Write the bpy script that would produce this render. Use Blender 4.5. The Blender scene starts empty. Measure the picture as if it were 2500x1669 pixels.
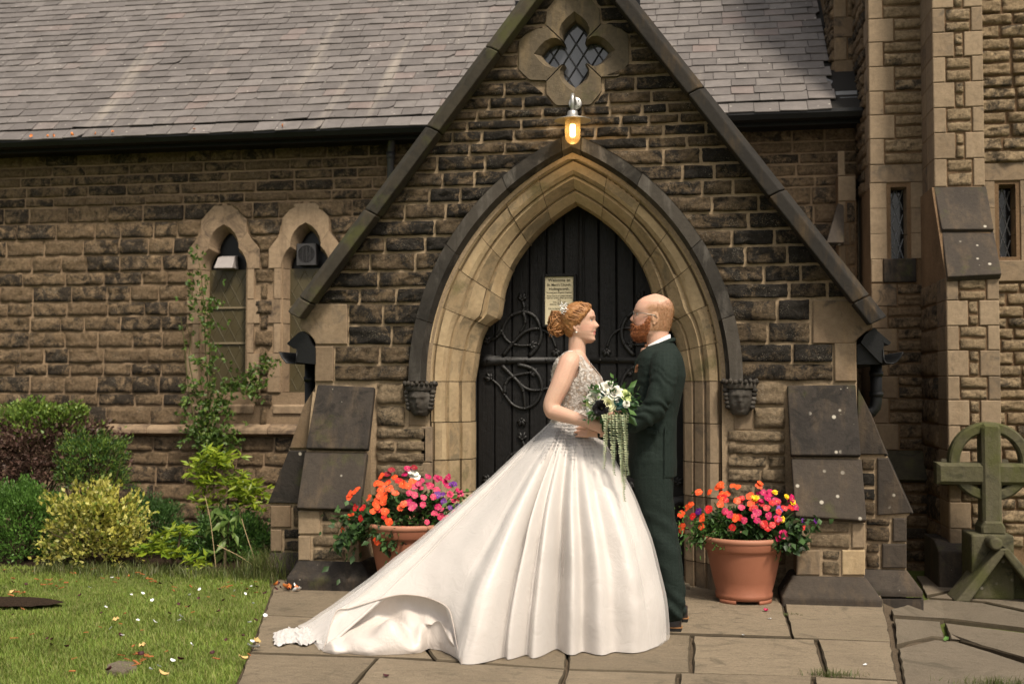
import bpy, bmesh, math, random
import numpy as np
from mathutils import Vector, Matrix, noise
rad = math.radians
S = bpy.context.scene
COL = S.collection
# ------------------------------------------------------------------ camera
FPX, CAMH, YAW = 2800.0, 1.295, rad(9.35)
PIT = math.atan((940 - 834.5) / FPX)
cd = bpy.data.cameras.new('camera')
cam = bpy.data.objects.new('camera', cd); COL.objects.link(cam)
cam.location = (0, 0, CAMH)
cam.rotation_euler = (math.pi / 2 + PIT, 0, YAW)
cd.sensor_width = 36.0; cd.lens = 36.0 * FPX / 2500.0
cd.clip_end = 400; cd.clip_start = 0.05
cd.dof.use_dof = True; cd.dof.focus_distance = 6.35; cd.dof.aperture_fstop = 2.8
S.camera = cam
S.render.resolution_x, S.render.resolution_y = 1024, 683
# ------------------------------------------------------------------ sky and sun
SUN_EL, SUN_AZ = rad(54), rad(36)          # azimuth measured from the view side (-Y) towards +X
to_sun = Vector((math.sin(SUN_AZ) * math.cos(SUN_EL), -math.cos(SUN_AZ) * math.cos(SUN_EL), math.sin(SUN_EL)))
world = bpy.data.worlds.new('World'); S.world = world; world.use_nodes = True
wn = world.node_tree; wn.nodes.clear()
wo = wn.nodes.new('ShaderNodeOutputWorld'); wb = wn.nodes.new('ShaderNodeBackground')
sky = wn.nodes.new('ShaderNodeTexSky'); sky.sky_type = 'NISHITA'; sky.sun_disc = False
sky.sun_elevation = SUN_EL; sky.sun_rotation = math.atan2(to_sun.x, to_sun.y)
sky.air_density = 1.0; sky.dust_density = 4.0; sky.ozone_density = 0.6
hs = wn.nodes.new('ShaderNodeHueSaturation'); hs.inputs['Saturation'].default_value = 0.35
wn.links.new(sky.outputs[0], hs.inputs['Color'])
mxw = wn.nodes.new('ShaderNodeMix'); mxw.data_type = 'RGBA'; mxw.blend_type = 'MULTIPLY'; mxw.inputs[0].default_value = 1.0
mxw.inputs[7].default_value = (1.0, 0.95, 0.88, 1)
wn.links.new(hs.outputs[0], mxw.inputs[6]); wn.links.new(mxw.outputs[2], wb.inputs[0])
wb.inputs[1].default_value = 0.122
wn.links.new(wb.outputs[0], wo.inputs[0])
sl = bpy.data.lights.new('sun', 'SUN'); sl.energy = 2.7; sl.angle = rad(8); sl.color = (1.0, 0.89, 0.74)
sun = bpy.data.objects.new('sun', sl); COL.objects.link(sun); sun.location = (4, -4, 12)
sun.rotation_euler = (-to_sun).to_track_quat('-Z', 'Y').to_euler()
S.view_settings.view_transform = 'Standard'; S.view_settings.look = 'None'
S.view_settings.exposure = 0.5; S.view_settings.gamma = 1.0
try: S.view_settings.use_curve_mapping = False
except Exception: pass
# ------------------------------------------------------------------ helpers
_cy, _sy, _cp, _sp = math.cos(YAW), math.sin(YAW), math.cos(PIT), math.sin(PIT)
def ray(px, py):                       # direction of a photo pixel (2500 px wide photo)
    u = (px - 1250) / FPX; v = (834.5 - py) / FPX
    return Vector((-_sy * _cp + u * _cy + v * _sy * _sp, _cy * _cp + u * _sy - v * _cy * _sp, _sp + v * _cp))
def at(px, py, Y):                     # point on the vertical plane y = Y
    r = ray(px, py); t = Y / r.y
    return Vector((r.x * t, Y, CAMH + r.z * t))
def gr(px, py, z=0.0):                 # point on the horizontal plane at height z
    r = ray(px, py); t = (z - CAMH) / r.z
    return Vector((r.x * t, r.y * t, z))
def lerp(a, b, t): return a + (b - a) * t
def interp(x, xs, ys): return float(np.interp(x, xs, ys))
WL = {}
def tag(o, label=None, cat=None, group=None, kind=None):
    if label: o['label'] = label
    if cat: o['category'] = cat
    if group: o['group'] = group
    if kind: o['kind'] = kind
    return o
def thing(name, label, cat, loc, group=None):
    o = bpy.data.objects.new(name, None); COL.objects.link(o)
    o.location = loc; o.empty_display_size = 0.1; WL[o.name] = Vector(loc)
    return tag(o, label, cat, group)
def mesh(name, V, F, mat, parent=None, smooth=False, org=None, mi=None, base=False):
    V = np.asarray(V, dtype=float).reshape(-1, 3)
    lo, hi = V.min(0), V.max(0)
    if org is None:
        c = (lo + hi) / 2
        if base: c[2] = lo[2]
    else: c = np.array(org, dtype=float)
    me = bpy.data.meshes.new(name)
    me.from_pydata((V - c).tolist(), [], [tuple(int(i) for i in f) for f in F])
    mats = mat if isinstance(mat, (list, tuple)) else [mat]
    for m in mats: me.materials.append(m)
    if mi is not None: me.polygons.foreach_set('material_index', np.asarray(mi, dtype=np.int32))
    if smooth: me.polygons.foreach_set('use_smooth', np.ones(len(me.polygons), dtype=bool))
    me.update()
    o = bpy.data.objects.new(name, me); COL.objects.link(o)
    W = Vector(c); WL[o.name] = W
    if parent is not None:
        o.parent = parent; o.location = W - WL[parent.name]
    else: o.location = W
    return o
def fixn(o):                           # consistent outward normals
    bm = bmesh.new(); bm.from_mesh(o.data); bmesh.ops.recalc_face_normals(bm, faces=bm.faces); bm.to_mesh(o.data); bm.free(); return o
class MB:                              # collects simple solids into one mesh
    def __init__(s): s.V = []; s.F = []; s.I = []; s.m = 0
    def add(s, V, F):
        b = len(s.V); s.V += [tuple(v) for v in V]; s.F += [tuple(i + b for i in f) for f in F]; s.I += [s.m] * len(F); return s
    def box(s, x0, x1, y0, y1, z0, z1):
        return s.add([(x0,y0,z0),(x1,y0,z0),(x1,y1,z0),(x0,y1,z0),(x0,y0,z1),(x1,y0,z1),(x1,y1,z1),(x0,y1,z1)],
                     [(0,3,2,1),(4,5,6,7),(0,1,5,4),(1,2,6,5),(2,3,7,6),(3,0,4,7)])
    def hexa(s, a, b):                 # two matching loops of points (bottom / front), joined and capped
        n = len(a)
        return s.add(list(a) + list(b), [tuple(range(n - 1, -1, -1)), tuple(range(n, 2 * n))] + [(i, (i + 1) % n, n + (i + 1) % n, n + i) for i in range(n)])
    def tube(s, P, R, n=8, cap=True):
        P = [Vector(p) for p in P]; k = len(P)
        if not isinstance(R, (list, tuple)): R = [R] * k
        V = []; up = None
        for i in range(k):
            d = (P[min(i + 1, k - 1)] - P[max(i - 1, 0)]).normalized()
            if up is None:
                up = Vector((0, 0, 1)) if abs(d.z) < .9 else Vector((1, 0, 0))
            a = d.cross(up)
            if a.length < 1e-5: a = d.orthogonal()
            a.normalize(); b = a.cross(d).normalized(); up = b
            for j in range(n):
                t = 2 * math.pi * j / n
                V.append(P[i] + (a * math.cos(t) + b * math.sin(t)) * R[i])
        F = [(i*n+j, i*n+(j+1)%n, (i+1)*n+(j+1)%n, (i+1)*n+j) for i in range(k-1) for j in range(n)]
        if cap: F += [tuple(range(n-1, -1, -1)), tuple(range((k-1)*n, k*n))]
        return s.add(V, F)
    def lathe(s, prof, c, n=24, axis=None, a0=0, a1=2*math.pi, sx=1, sy=1):
        full = abs(a1 - a0 - 2 * math.pi) < 1e-6; m = n if full else n + 1; V = []
        for r, z in prof:
            for j in range(m):
                t = a0 + (a1 - a0) * j / n
                V.append((c[0] + r * math.cos(t) * sx, c[1] + r * math.sin(t) * sy, c[2] + z))
        k = len(prof)
        F = [(i*m+j, i*m+(j+1)%m, (i+1)*m+(j+1)%m, (i+1)*m+j) for i in range(k-1) for j in range(n)]
        return s.add(V, F)
    def ball(s, c, r, n=10, m=7):
        if not isinstance(r, (list, tuple)): r = (r, r, r)
        V = []; F = []
        for i in range(m + 1):
            p = math.pi * i / m
            for j in range(n):
                t = 2 * math.pi * j / n
                V.append((c[0] + r[0]*math.sin(p)*math.cos(t), c[1] + r[1]*math.sin(p)*math.sin(t), c[2] - r[2]*math.cos(p)))
        F = [(i*n+j, i*n+(j+1)%n, (i+1)*n+(j+1)%n, (i+1)*n+j) for i in range(m) for j in range(n)]
        return s.add(V, F)
    def build(s, name, mat, parent=None, smooth=False, **k):
        return mesh(name, s.V, s.F, mat, parent, smooth, mi=s.I if isinstance(mat, (list, tuple)) else None, **k)
def bevel(o, w=.006, seg=2):
    m = o.modifiers.new('bevel', 'BEVEL'); m.width = w; m.segments = seg; m.limit_method = 'ANGLE'; m.angle_limit = rad(35); return o
R = random.Random(7)
def nz(x, y, z): return noise.noise(Vector((x, y, z)))
# ------------------------------------------------------------------ material kit
class Mat:
    def __init__(s, name, rough=.8, spec=.3):
        s.m = bpy.data.materials.new(name); s.m.use_nodes = True; s.t = s.m.node_tree
        s.b = s.t.nodes['Principled BSDF']; s.b.inputs['Roughness'].default_value = rough
        s.b.inputs['Specular IOR Level'].default_value = spec; s._p = None; s._r = None
    def set(s, node, k, v):
        i = node.inputs[k]
        if isinstance(v, bpy.types.NodeSocket): s.t.links.new(v, i)
        elif isinstance(v, (tuple, list)) and len(v) == 3 and i.type == 'RGBA': i.default_value = (*v, 1)
        else: i.default_value = v
    def n(s, typ, ins=None, **at_):
        nd = s.t.nodes.new('ShaderNode' + typ)
        for k, v in at_.items(): setattr(nd, k, v)
        for k, v in (ins or {}).items(): s.set(nd, k, v)
        return nd
    @property
    def pos(s):
        if s._p is None: s._p = s.n('NewGeometry')
        return s._p.outputs['Position']
    @property
    def rnd(s):                        # one random number per object and per loose piece of it
        if s._r is None:
            s.pos; oi = s.n('ObjectInfo'); a = s.math('ADD', oi.outputs['Random'], s._p.outputs['Random Per Island'])
            s._r = s.math('FRACT', a)
        return s._r
    def math(s, op, a, b=0.0, c=0.0, clamp=False):
        nd = s.n('Math', {0: a, 1: b, 2: c}, operation=op); nd.use_clamp = clamp; return nd.outputs[0]
    def vec(s, k=1.0, off=True, scale=(1, 1, 1)):   # position, shifted by the object's random number
        v = s.pos
        if off:
            c = s.n('CombineXYZ', {0: s.math('MULTIPLY', s.rnd, 17.3), 1: s.math('MULTIPLY', s.rnd, 9.1), 2: s.math('MULTIPLY', s.rnd, 29.7)})
            v = s.n('VectorMath', {0: v, 1: c.outputs[0]}, operation='ADD').outputs[0]
        if scale != (1, 1, 1): v = s.n('VectorMath', {0: v, 1: scale}, operation='MULTIPLY').outputs[0]
        return v
    def noise(s, scale, detail=4, rough=.6, v=None, dist=0.0):
        return s.n('TexNoise', {'Vector': v if v is not None else s.pos, 'Scale': scale, 'Detail': detail, 'Roughness': rough, 'Distortion': dist}).outputs['Fac']
    def voro(s, scale, v=None, feature='F1', out='Distance', rnd=1.0):
        return s.n('TexVoronoi', {'Vector': v if v is not None else s.pos, 'Scale': scale, 'Randomness': rnd}, feature=feature).outputs[out]
    def ramp(s, fac, *stops, interp='LINEAR'):
        nd = s.n('ValToRGB', {0: fac}); cr = nd.color_ramp; cr.interpolation = interp
        while len(cr.elements) < len(stops): cr.elements.new(.5)
        for e, (p, c) in zip(cr.elements, stops):
            e.position = p; e.color = (*c, 1) if isinstance(c, (tuple, list)) else (c, c, c, 1)
        return nd.outputs[0]
    def mix(s, fac, a, b, blend='MIX'):
        nd = s.n('Mix', {0: fac, 6: a, 7: b}, data_type='RGBA', blend_type=blend); return nd.outputs[2]
    def hsv(s, col, h=.5, sat=1.0, v=1.0):
        return s.n('HueSaturation', {'Hue': h, 'Saturation': sat, 'Value': v, 'Color': col}).outputs[0]
    def col(s, c): s.set(s.b, 'Base Color', c); return s
    def bump(s, h, dist=.01, strength=1.0):
        prev = s.b.inputs['Normal'].links
        ins = {'Height': h, 'Distance': dist, 'Strength': strength}
        if prev: ins['Normal'] = prev[0].from_socket
        s.t.links.new(s.n('Bump', ins).outputs[0], s.b.inputs['Normal']); return s
    def p(s, **k):
        for a, v in k.items(): s.set(s.b, a.replace('_', ' '), v)
        return s
def plain(name, c, rough=.6, spec=.3, var=.0, nsc=30, bump=0.0, bsc=80, **k):
    m = Mat(name, rough, spec); col = c
    if var:
        f = m.math('MULTIPLY_ADD', m.noise(nsc, 5, .6, m.vec()), 2 * var, 1 - var)
        f = m.math('ADD', f, m.math('MULTIPLY_ADD', m.rnd, var, -var / 2))
        col = m.mix(1.0, c, m.n('CombineColor', {0: f, 1: f, 2: f}).outputs[0], 'MULTIPLY')
    m.col(col)
    if bump: m.bump(m.noise(bsc, 6, .65), bump)
    m.p(**k); return m.m
# ------------------------------------------------------------------ materials
def rubble(name, tan, brown, soot, bias, grain=(.50, 1.55), moss=0.0, white=0.35):
    m = Mat(name, .9, .2); v = m.vec(); r = m.rnd
    big = m.noise(8.5, 6, .66, v, .8); sed = m.noise(3.2, 6, .6, m.vec(scale=(1.2, 1.2, 9.0)), .3)
    fine = m.noise(70, 6, .72, v)
    base = m.mix(m.ramp(m.math('ADD', m.math('MULTIPLY', sed, .6), m.math('MULTIPLY', r, .5)), (.3, 0.0), (.85, 1.0)), brown, tan)
    sf = m.math('ADD', big, m.math('MULTIPLY_ADD', r, .30, bias - .15))
    sf = m.math('ADD', sf, m.math('MULTIPLY_ADD', fine, .40, -.20))
    c = m.mix(m.ramp(sf, (.42, 0.0), (.60, 1.0)), base, soot)
    g = m.ramp(m.noise(38, 8, .7, v), (.28, grain[0]), (.72, grain[1]))
    c = m.mix(1.0, c, g, 'MULTIPLY')
    if moss:
        mf = m.ramp(m.noise(3.0, 5, .65), (.62 - moss, 0.0), (.8 - moss, .7)); c = m.mix(mf, c, (.075, .08, .025))
    if white:
        w = m.ramp(m.math('ADD', m.noise(160, 3, .6, v), m.math('MULTIPLY', m.noise(9, 3, .5, v), .5)), (.93 - white * .1, 0.0), (1.0, .6))
        c = m.mix(w, c, (.42, .37, .29))
    m.col(c)
    m.bump(m.noise(20, 8, .72, v, .5), .045, .95)
    m.bump(m.noise(80, 6, .75, v), .011, .9)
    return m.m
ST_PORCH = rubble('sooty_rough_sandstone', (.21, .15, .09), (.105, .076, .047), (.026, .0225, .0185), .045)
ST_LOW = rubble('buff_rough_sandstone', (.31, .235, .148), (.20, .15, .095), (.055, .046, .034), -.10)
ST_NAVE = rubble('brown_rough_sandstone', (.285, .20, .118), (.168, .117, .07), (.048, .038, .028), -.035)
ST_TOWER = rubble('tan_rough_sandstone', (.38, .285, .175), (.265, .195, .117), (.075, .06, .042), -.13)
def ashlar(name, c1, c2, c3, stain, streak=.5, moss=0.0, bump=.004, spots=0.0):
    m = Mat(name, .85, .25); v = m.vec()
    a = m.noise(2.6, 5, .6, v, .5); b = m.noise(30, 7, .7, v)
    c = m.mix(m.ramp(m.math('ADD', a, m.math('MULTIPLY_ADD', m.rnd, .55, -.27)), (.3, 0.0), (.7, 1.0)), c1, c2)
    c = m.mix(m.ramp(m.noise(4.2, 6, .65, m.vec(scale=(2.2, 1.3, .45))), (.5, 0.0), (.74, streak)), c, c3)
    c = m.mix(m.ramp(m.math('ADD', m.noise(6.5, 6, .7, v, 1.0), m.math('MULTIPLY_ADD', m.rnd, .3, -.2)), (.53, 0.0), (.68, .9)), c, stain)
    c = m.mix(m.ramp(m.noise(1.3, 4, .6, v), (.45, 0.0), (.75, .45)), c, tuple(x * .55 for x in c2))
    c = m.mix(1.0, c, m.ramp(b, (.25, .78), (.75, 1.2)), 'MULTIPLY')
    if moss:
        c = m.mix(m.ramp(m.noise(3.4, 5, .65), (.6 - moss, 0.0), (.78 - moss, .75)), c, (.07, .075, .02))
    if spots:
        d = m.voro(9.0, m.pos); w = m.math('MULTIPLY', m.ramp(d, (.08, 1.0), (.13, 0.0)), m.ramp(m.noise(2.2, 2, .5), (.53, 0.0), (.58, 1.0)))
        d2 = m.voro(30.0, m.pos); w2 = m.math('MULTIPLY', m.ramp(d2, (.10, 1.0), (.16, 0.0)), m.ramp(m.noise(5.2, 3, .5), (.60, 0.0), (.70, .7)))
        c = m.mix(m.math('MULTIPLY', m.math('MAXIMUM', w, w2), spots), c, (.40, .37, .31))
    m.col(c); m.bump(b, bump); m.bump(m.noise(140, 4, .7, v), .0015, .7)
    return m.m
AS_GOLD = ashlar('golden_dressed_sandstone', (.41, .31, .185), (.31, .23, .135), (.28, .18, .085), (.17, .135, .085), .5, .03)
AS_TRAC = ashlar('lichened_tracery_stone', (.125, .098, .064), (.08, .064, .045), (.24, .175, .095), (.036, .031, .025), .8, .02, .006, .3)
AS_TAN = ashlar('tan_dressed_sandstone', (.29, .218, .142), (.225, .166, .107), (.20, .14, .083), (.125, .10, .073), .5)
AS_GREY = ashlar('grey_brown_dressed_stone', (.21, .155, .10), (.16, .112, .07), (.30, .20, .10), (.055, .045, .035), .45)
AS_BROWN = ashlar('window_dressed_stone', (.33, .24, .155), (.26, .185, .118), (.12, .083, .056), (.085, .062, .045), .7)
AS_DARK = ashlar('dark_weathered_slab', (.056, .045, .035), (.032, .027, .023), (.12, .085, .052), (.017, .015, .013), .6, .01, .006, 1.0)
AS_COPE = ashlar('mossy_coping_stone', (.062, .052, .035), (.04, .034, .025), (.085, .066, .04), (.022, .02, .016), .5, .10)
AS_COPE2 = ashlar('shaded_sooty_coping_stone', (.026, .0225, .0185), (.018, .016, .014), (.12, .075, .03), (.011, .010, .009), .55, .0)  # right slope: soot, with the shade on its face darkened into the colour
AS_HOOD = ashlar('black_crusted_hood_stone', (.060, .052, .042), (.034, .030, .025), (.17, .155, .135), (.018, .016, .013), .8)
AS_CROSS = ashlar('lichened_grey_green_stone', (.105, .095, .06), (.075, .07, .035), (.13, .115, .085), (.03, .03, .018), .5, .14, .006, .5)
def mortar(name, c, b=.2):
    m = Mat(name, .95, .1); f = m.noise(60, 6, .7)
    cc = m.mix(m.ramp(m.noise(2.0, 5, .6), (.35, 0.0), (.7, 1.0)), c, tuple(x * .62 for x in c))
    m.col(m.mix(1.0, cc, m.ramp(f, (.3, .7), (.7, 1.2)), 'MULTIPLY')); m.bump(f, .006); return m.m
MORTAR = mortar('tan_lime_mortar', (.36, .27, .175)); MORTAR_N = mortar('nave_mortar', (.31, .22, .14)); MORTAR_T = mortar('tower_mortar', (.20, .13, .075))
def slate_mat():
    m = Mat('grey_mauve_slate', .55, .35); v = m.vec(); r = m.rnd
    c = m.ramp(r, (0.0, (.122, .109, .102)), (.5, (.148, .133, .125)), (.88, (.175, .158, .148)), (1.0, (.185, .148, .135)))
    c = m.mix(1.0, c, m.ramp(m.noise(7, 6, .65, v), (.3, .82), (.7, 1.15)), 'MULTIPLY')
    st = m.ramp(m.noise(1.0, 5, .6, m.n('VectorMath', {0: m.pos, 1: (2.6, .35, .35)}, operation='MULTIPLY').outputs[0]), (.60, 0.0), (.75, .55))
    c = m.mix(st, c, (.36, .32, .27))
    d = m.voro(13.0, m.pos); w = m.math('MULTIPLY', m.ramp(d, (.07, 1.0), (.13, 0.0)), m.ramp(m.noise(4, 3, .5), (.48, 0.0), (.58, 1.0)))
    c = m.mix(m.math('MULTIPLY', w, .85), c, (.55, .52, .46))
    k = m.math('MULTIPLY', m.ramp(m.voro(6.0, m.vec(off=False, scale=(1, 1.6, 1.6))), (.05, 1.0), (.09, 0.0)), m.ramp(m.noise(3.1, 2, .5), (.52, 0.0), (.56, 1.0)))
    c = m.mix(k, c, (.02, .018, .015))
    m.col(c); m.bump(m.noise(22, 5, .6, v), .006); return m.m
SLATE = slate_mat()
SLATE_UNDER = plain('roof_underlay', (.02, .018, .016), .9)
BLACK_PL = plain('black_gutter_plastic', (.006, .0063, .0066), .5, .3, .25, 12, .0015, 60)
DOOR = Mat('black_painted_wood', .5, .25)
_f = DOOR.noise(5, 6, .65, DOOR.vec(scale=(14, 14, 1.2))); DOOR.col(DOOR.ramp(_f, (.3, (.0050, .0047, .0047)), (.75, (.0105, .0098, .0095)))); DOOR.bump(_f, .003); DOOR.bump(DOOR.noise(24, 4, .6), .004); DOOR = DOOR.m
IRON = plain('black_wrought_iron', (.0085, .0083, .008), .45, .4, .3, 40, .003, 70)
LEAD_DK = plain('dark_lead_came', (.018, .018, .02), .5, .4)
LEAD_LT = plain('pale_lead_came', (.28, .29, .31), .5, .4)
LEADF = plain('lead_flashing', (.20, .205, .22), .5, .5, .25, 14, .006, 25)
def glass(name, c, rough=.12, spec=.6, dirt=None):
    m = Mat(name, rough, spec); cc = c
    if dirt: cc = m.mix(m.ramp(m.noise(2.5, 5, .6), (.35, 0.0), (.7, 1.0)), c, dirt)
    m.col(cc); m.bump(m.noise(7, 3, .5, m.vec()), .004, .6); return m.m
GL_QUAT = glass('grey_leaded_glass', (.075, .078, .088), .10, .8)
GL_TOWER = glass('dark_leaded_glass', (.012, .012, .013), .12, .5)
GL_NAVE = glass('dusty_olive_perspex', (.060, .048, .024), .28, .35, (.085, .070, .038))
GL_BLACK = glass('black_window_panel', (.004, .004, .0045), .3, .3)
def flag(name, c1, c2, c3):
    m = Mat(name, .82, .25); v = m.vec()
    a = m.noise(1.6, 6, .62, v, .6); b = m.noise(14, 8, .72, m.vec(scale=(1, 2.4, 1)), 1.2); d = m.noise(110, 5, .7, v)
    c = m.mix(m.ramp(m.math('ADD', a, m.math('MULTIPLY_ADD', m.rnd, .5, -.25)), (.3, 0.0), (.7, 1.0)), c1, c2)
    c = m.mix(m.ramp(b, (.52, 0.0), (.72, .65)), c, c3)
    c = m.mix(1.0, c, m.ramp(d, (.25, .72), (.75, 1.22)), 'MULTIPLY')
    w = m.math('MULTIPLY', m.ramp(m.voro(7, m.pos), (.05, 1.0), (.09, 0.0)), m.ramp(m.noise(1.7, 2, .5), (.56, 0.0), (.6, .7)))
    c = m.mix(w, c, (.36, .33, .27))
    c = m.mix(m.ramp(m.noise(3.3, 6, .7, v, 1.5), (.55, 0.0), (.68, .55)), c, (.085, .075, .052))
    m.col(c); m.bump(b, .030, .8); m.bump(d, .004); return m.m
FLAG = flag('sandstone_flag', (.30, .24, .165), (.225, .18, .123), (.125, .10, .068))
FLAG_R = flag('grey_sandstone_flag', (.225, .185, .135), (.175, .145, .105), (.11, .09, .065))
DIRT = plain('dirty_flag_edge', (.07, .056, .038), .95, .1, .4, 40)
JOINT = plain('sandy_joint_fill', (.125, .095, .065), .95, .1, .5, 60, .02, 50)
SOIL = plain('dark_bark_soil', (.035, .023, .015), .95, .1, .5, 25, .03, 30)
LAWN_G = plain('lawn_earth', (.10, .125, .03), .95, .1, .45, 6, .02, 40)
def leafmat(name, *cols, rough=.45, trans=.25, spec=.35, sat_noise=True):
    m = Mat(name, rough, spec)
    k = len(cols); f = m.math('FRACT', m.math('ADD', m.rnd, m.math('MULTIPLY', m.noise(3, 2, .5), .35)))
    c = m.ramp(m.rnd, *[((i + .5) / k, c) for i, c in enumerate(cols)])
    c = m.mix(1.0, c, m.ramp(m.noise(2.6, 3, .5), (.3, .72), (.7, 1.25)), 'MULTIPLY')
    m.col(c)
    tr = m.n('BsdfTranslucent', {'Color': c}); mx = m.n('MixShader', {0: trans, 1: m.b.outputs[0], 2: tr.outputs[0]})
    m.t.links.new(mx.outputs[0], m.t.nodes['Material Output'].inputs['Surface']); return m.m
TWIG = plain('brown_twig', (.06, .042, .025), .85, .2, .3, 40)
# ------------------------------------------------------------------ ground, paving, lawn
YW = 7.40          # porch front wall
YN = 10.30         # nave wall
YT = 9.65          # tower face
def zpath(x, y):   # the crazy paving falls away to the right of the flagged path
    return -0.42 * min(max(x - 1.07, 0), .32) * min(max((y - 4.9) / 2.0, 0.1), 1)
def grp(px, py):
    z = 0.0
    for _ in range(12):
        p = gr(px, py, z); z = .5 * z + .5 * zpath(p.x, p.y)
    return gr(px, py, z)
g = mesh('ground', [(-45,-30,-.16),(45,-30,-.16),(45,45,-.16),(-45,45,-.16)], [(0,1,2,3)], LAWN_G); g['kind'] = 'structure'
def slab_mesh(P, thick=.045, jig=.004, seed=0, lip=.006):
    """flagstone: irregular outline, slightly dished and tilted top, small arris"""
    rr = random.Random(seed); n = len(P); out = []
    for i in range(n):
        a, b = P[i], P[(i + 1) % n]; L = (b - a).length; k = max(2, int(L / .09))
        for j in range(k):
            p = a.lerp(b, j / k); t = (b - a).normalized(); nn = Vector((-t.y, t.x, 0))
            out.append(p + nn * (rr.uniform(-jig, jig) if j else 0))
    c = sum(out, Vector()) / len(out); tz = rr.uniform(-.003, .004); k = len(out)
    ax, ay = rr.uniform(-.004, .004), rr.uniform(-.003, .003)
    lift = lambda p: tz + ax * (p.x - c.x) + ay * (p.y - c.y)
    fm = [1, 1] * k + [0]
    V = [p - Vector((0, 0, thick)) for p in out] + [p + Vector((0, 0, lift(p) - .006 - rr.random() * .004)) for p in out]
    inn = [p + (c - p).normalized() * lip for p in out]
    V += [p + Vector((0, 0, lift(p))) for p in inn]
    F = []
    for i in range(k):
        j = (i + 1) % k
        F += [(i, j, k + j, k + i), (k + i, k + j, 2*k + j, 2*k + i)]
    F.append(tuple(range(2*k, 3*k)))
    return V, F, fm
def shrink(P, d):
    c = sum(P, Vector()) / len(P); n = len(P); Q = []
    for i in range(n):
        a, b, e = P[i - 1], P[i], P[(i + 1) % n]
        t1 = (b - a).normalized(); t2 = (e - b).normalized()
        n1 = Vector((-t1.y, t1.x, 0)); n2 = Vector((-t2.y, t2.x, 0))
        if n1.dot(c - b) < 0: n1 = -n1
        if n2.dot(c - b) < 0: n2 = -n2
        m = (n1 + n2); m = m / max(m.length_squared / 2, .3) if m.length > .2 else n1
        Q.append(b + m * d)
    return Q
pav = mesh('pavement', [gr(600,1380,-.022), gr(640,1360,-.022), Vector((-2.65,8.6,-.022)), Vector((1.07,8.6,-.022)), Vector((1.07,7.0,-.022)), gr(2210,1690,-.022), Vector((.9,3.6,-.022)), Vector((-1.9,3.6,-.022)), gr(560,1690,-.022)],
           [(0,1,2,3,4,5,6,7,8)][::1], JOINT); pav['kind'] = 'structure'
fixn(pav)
lineB = lambda x: interp(x, [560, 680, 1631, 1925, 2190], [1496, 1501, 1547, 1555, 1566])
lineC = lambda x: interp(x, [560, 629, 1036, 1450, 1950, 2190], [1591, 1593, 1608, 1637, 1648, 1661])
edgeL = lambda y: interp(y, [1360, 1440, 1501, 1593, 1669, 1800, 2100], [690, 662, 640, 607, 572, 515, 380])
edgeR = lambda y: interp(y, [1380, 1480, 1565, 1661, 1800, 2100], [2141, 2160, 2178, 2196, 2222, 2280])
yb = lambda x: 1800.0
ye = lambda x: 2100.0
rows = [([1402] * 2, lineB, [(1010, 1040), (1330, 1350), (1480, 1500), (1893, 1935)], lambda x: 1402.0),
        (None, lineC, [(985, 1062), (1388, 1384), (1690, 1688), (1992, 2022)], lineB),
        (None, yb, [(923, 750), (1384, 1330), (1657, 1650), (1986, 1995)], lineC),
        (None, ye, [(700, 520), (1150, 1000), (1500, 1440), (1800, 1850), (2050, 2120)], yb)]
k = 0
for _, lo, js, hi in rows:
    yh, yl = hi(1200), lo(1200)
    xs = [(edgeL(hi(640)), edgeL(lo(620)))] + js + [(edgeR(hi(2160)), edgeR(lo(2180)))]
    for (a0, a1), (b0, b1) in zip(xs[:-1], xs[1:]):
        n = max(1, int((b0 - a0) / 260)); P = []
        for i in range(n + 1): x = lerp(a0, b0, i / n); P.append(gr(x, hi(x)))
        for i in range(n + 1): x = lerp(b1, a1, i / n); P.append(gr(x, lo(x)))
        P = shrink(P, .0075)
        V, F, fm = slab_mesh(P, seed=k, lip=.009); k += 1
        fixn(mesh('flagstone', V, F, [FLAG, DIRT], pav, mi=fm))
gxs = np.concatenate([np.linspace(.80, 1.45, 14), np.linspace(1.6, 4.2, 6)]); gys = np.linspace(4.2, 8.9, 24); V = [(x, y, zpath(x, y) - .034) for y in gys for x in gxs]; nx_ = len(gxs)
cut_ = lambda x, y: x > interp(y, [4.2, 5.1, 6.9, 7.1, 8.9], [.93, .97, 1.07, 1.10, 1.10]) - .06
yard = mesh('crazy_paving', V, [(j*nx_+i, j*nx_+i+1, (j+1)*nx_+i+1, (j+1)*nx_+i) for j in range(23) for i in range(nx_-1) if cut_(gxs[i+1], gys[j])], JOINT, smooth=True)
yard['kind'] = 'structure'
crazy = [[(2172,1487),(2262,1462),(2330,1466),(2400,1472),(2500,1494),(2620,1520),(2620,1548),(2500,1533),(2400,1521),(2301,1510),(2178,1500)],
         [(2180,1507),(2296,1517),(2309,1555),(2279,1552),(2188,1571),(2184,1540)],
         [(2304,1518),(2400,1530),(2500,1543),(2620,1558),(2620,1632),(2500,1603),(2420,1580),(2338,1559),(2317,1557)],
         [(2190,1580),(2279,1560),(2330,1563),(2420,1590),(2500,1616),(2620,1650),(2620,1790),(2400,1790),(2222,1790),(2204,1669)],
         [(2264,1456),(2330,1441),(2420,1440),(2500,1455),(2600,1475),(2600,1510),(2500,1487),(2404,1466)],
         [(2235,1404),(2318,1404),(2345,1436),(2262,1452)]]
for i, P in enumerate(crazy):
    Q = shrink([grp(*p) for p in P], .006); V, F, fm = slab_mesh(Q, seed=70 + i, jig=.004, lip=.008)
    fixn(mesh('flagstone', V, F, [FLAG_R, DIRT], yard, mi=fm))
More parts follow.
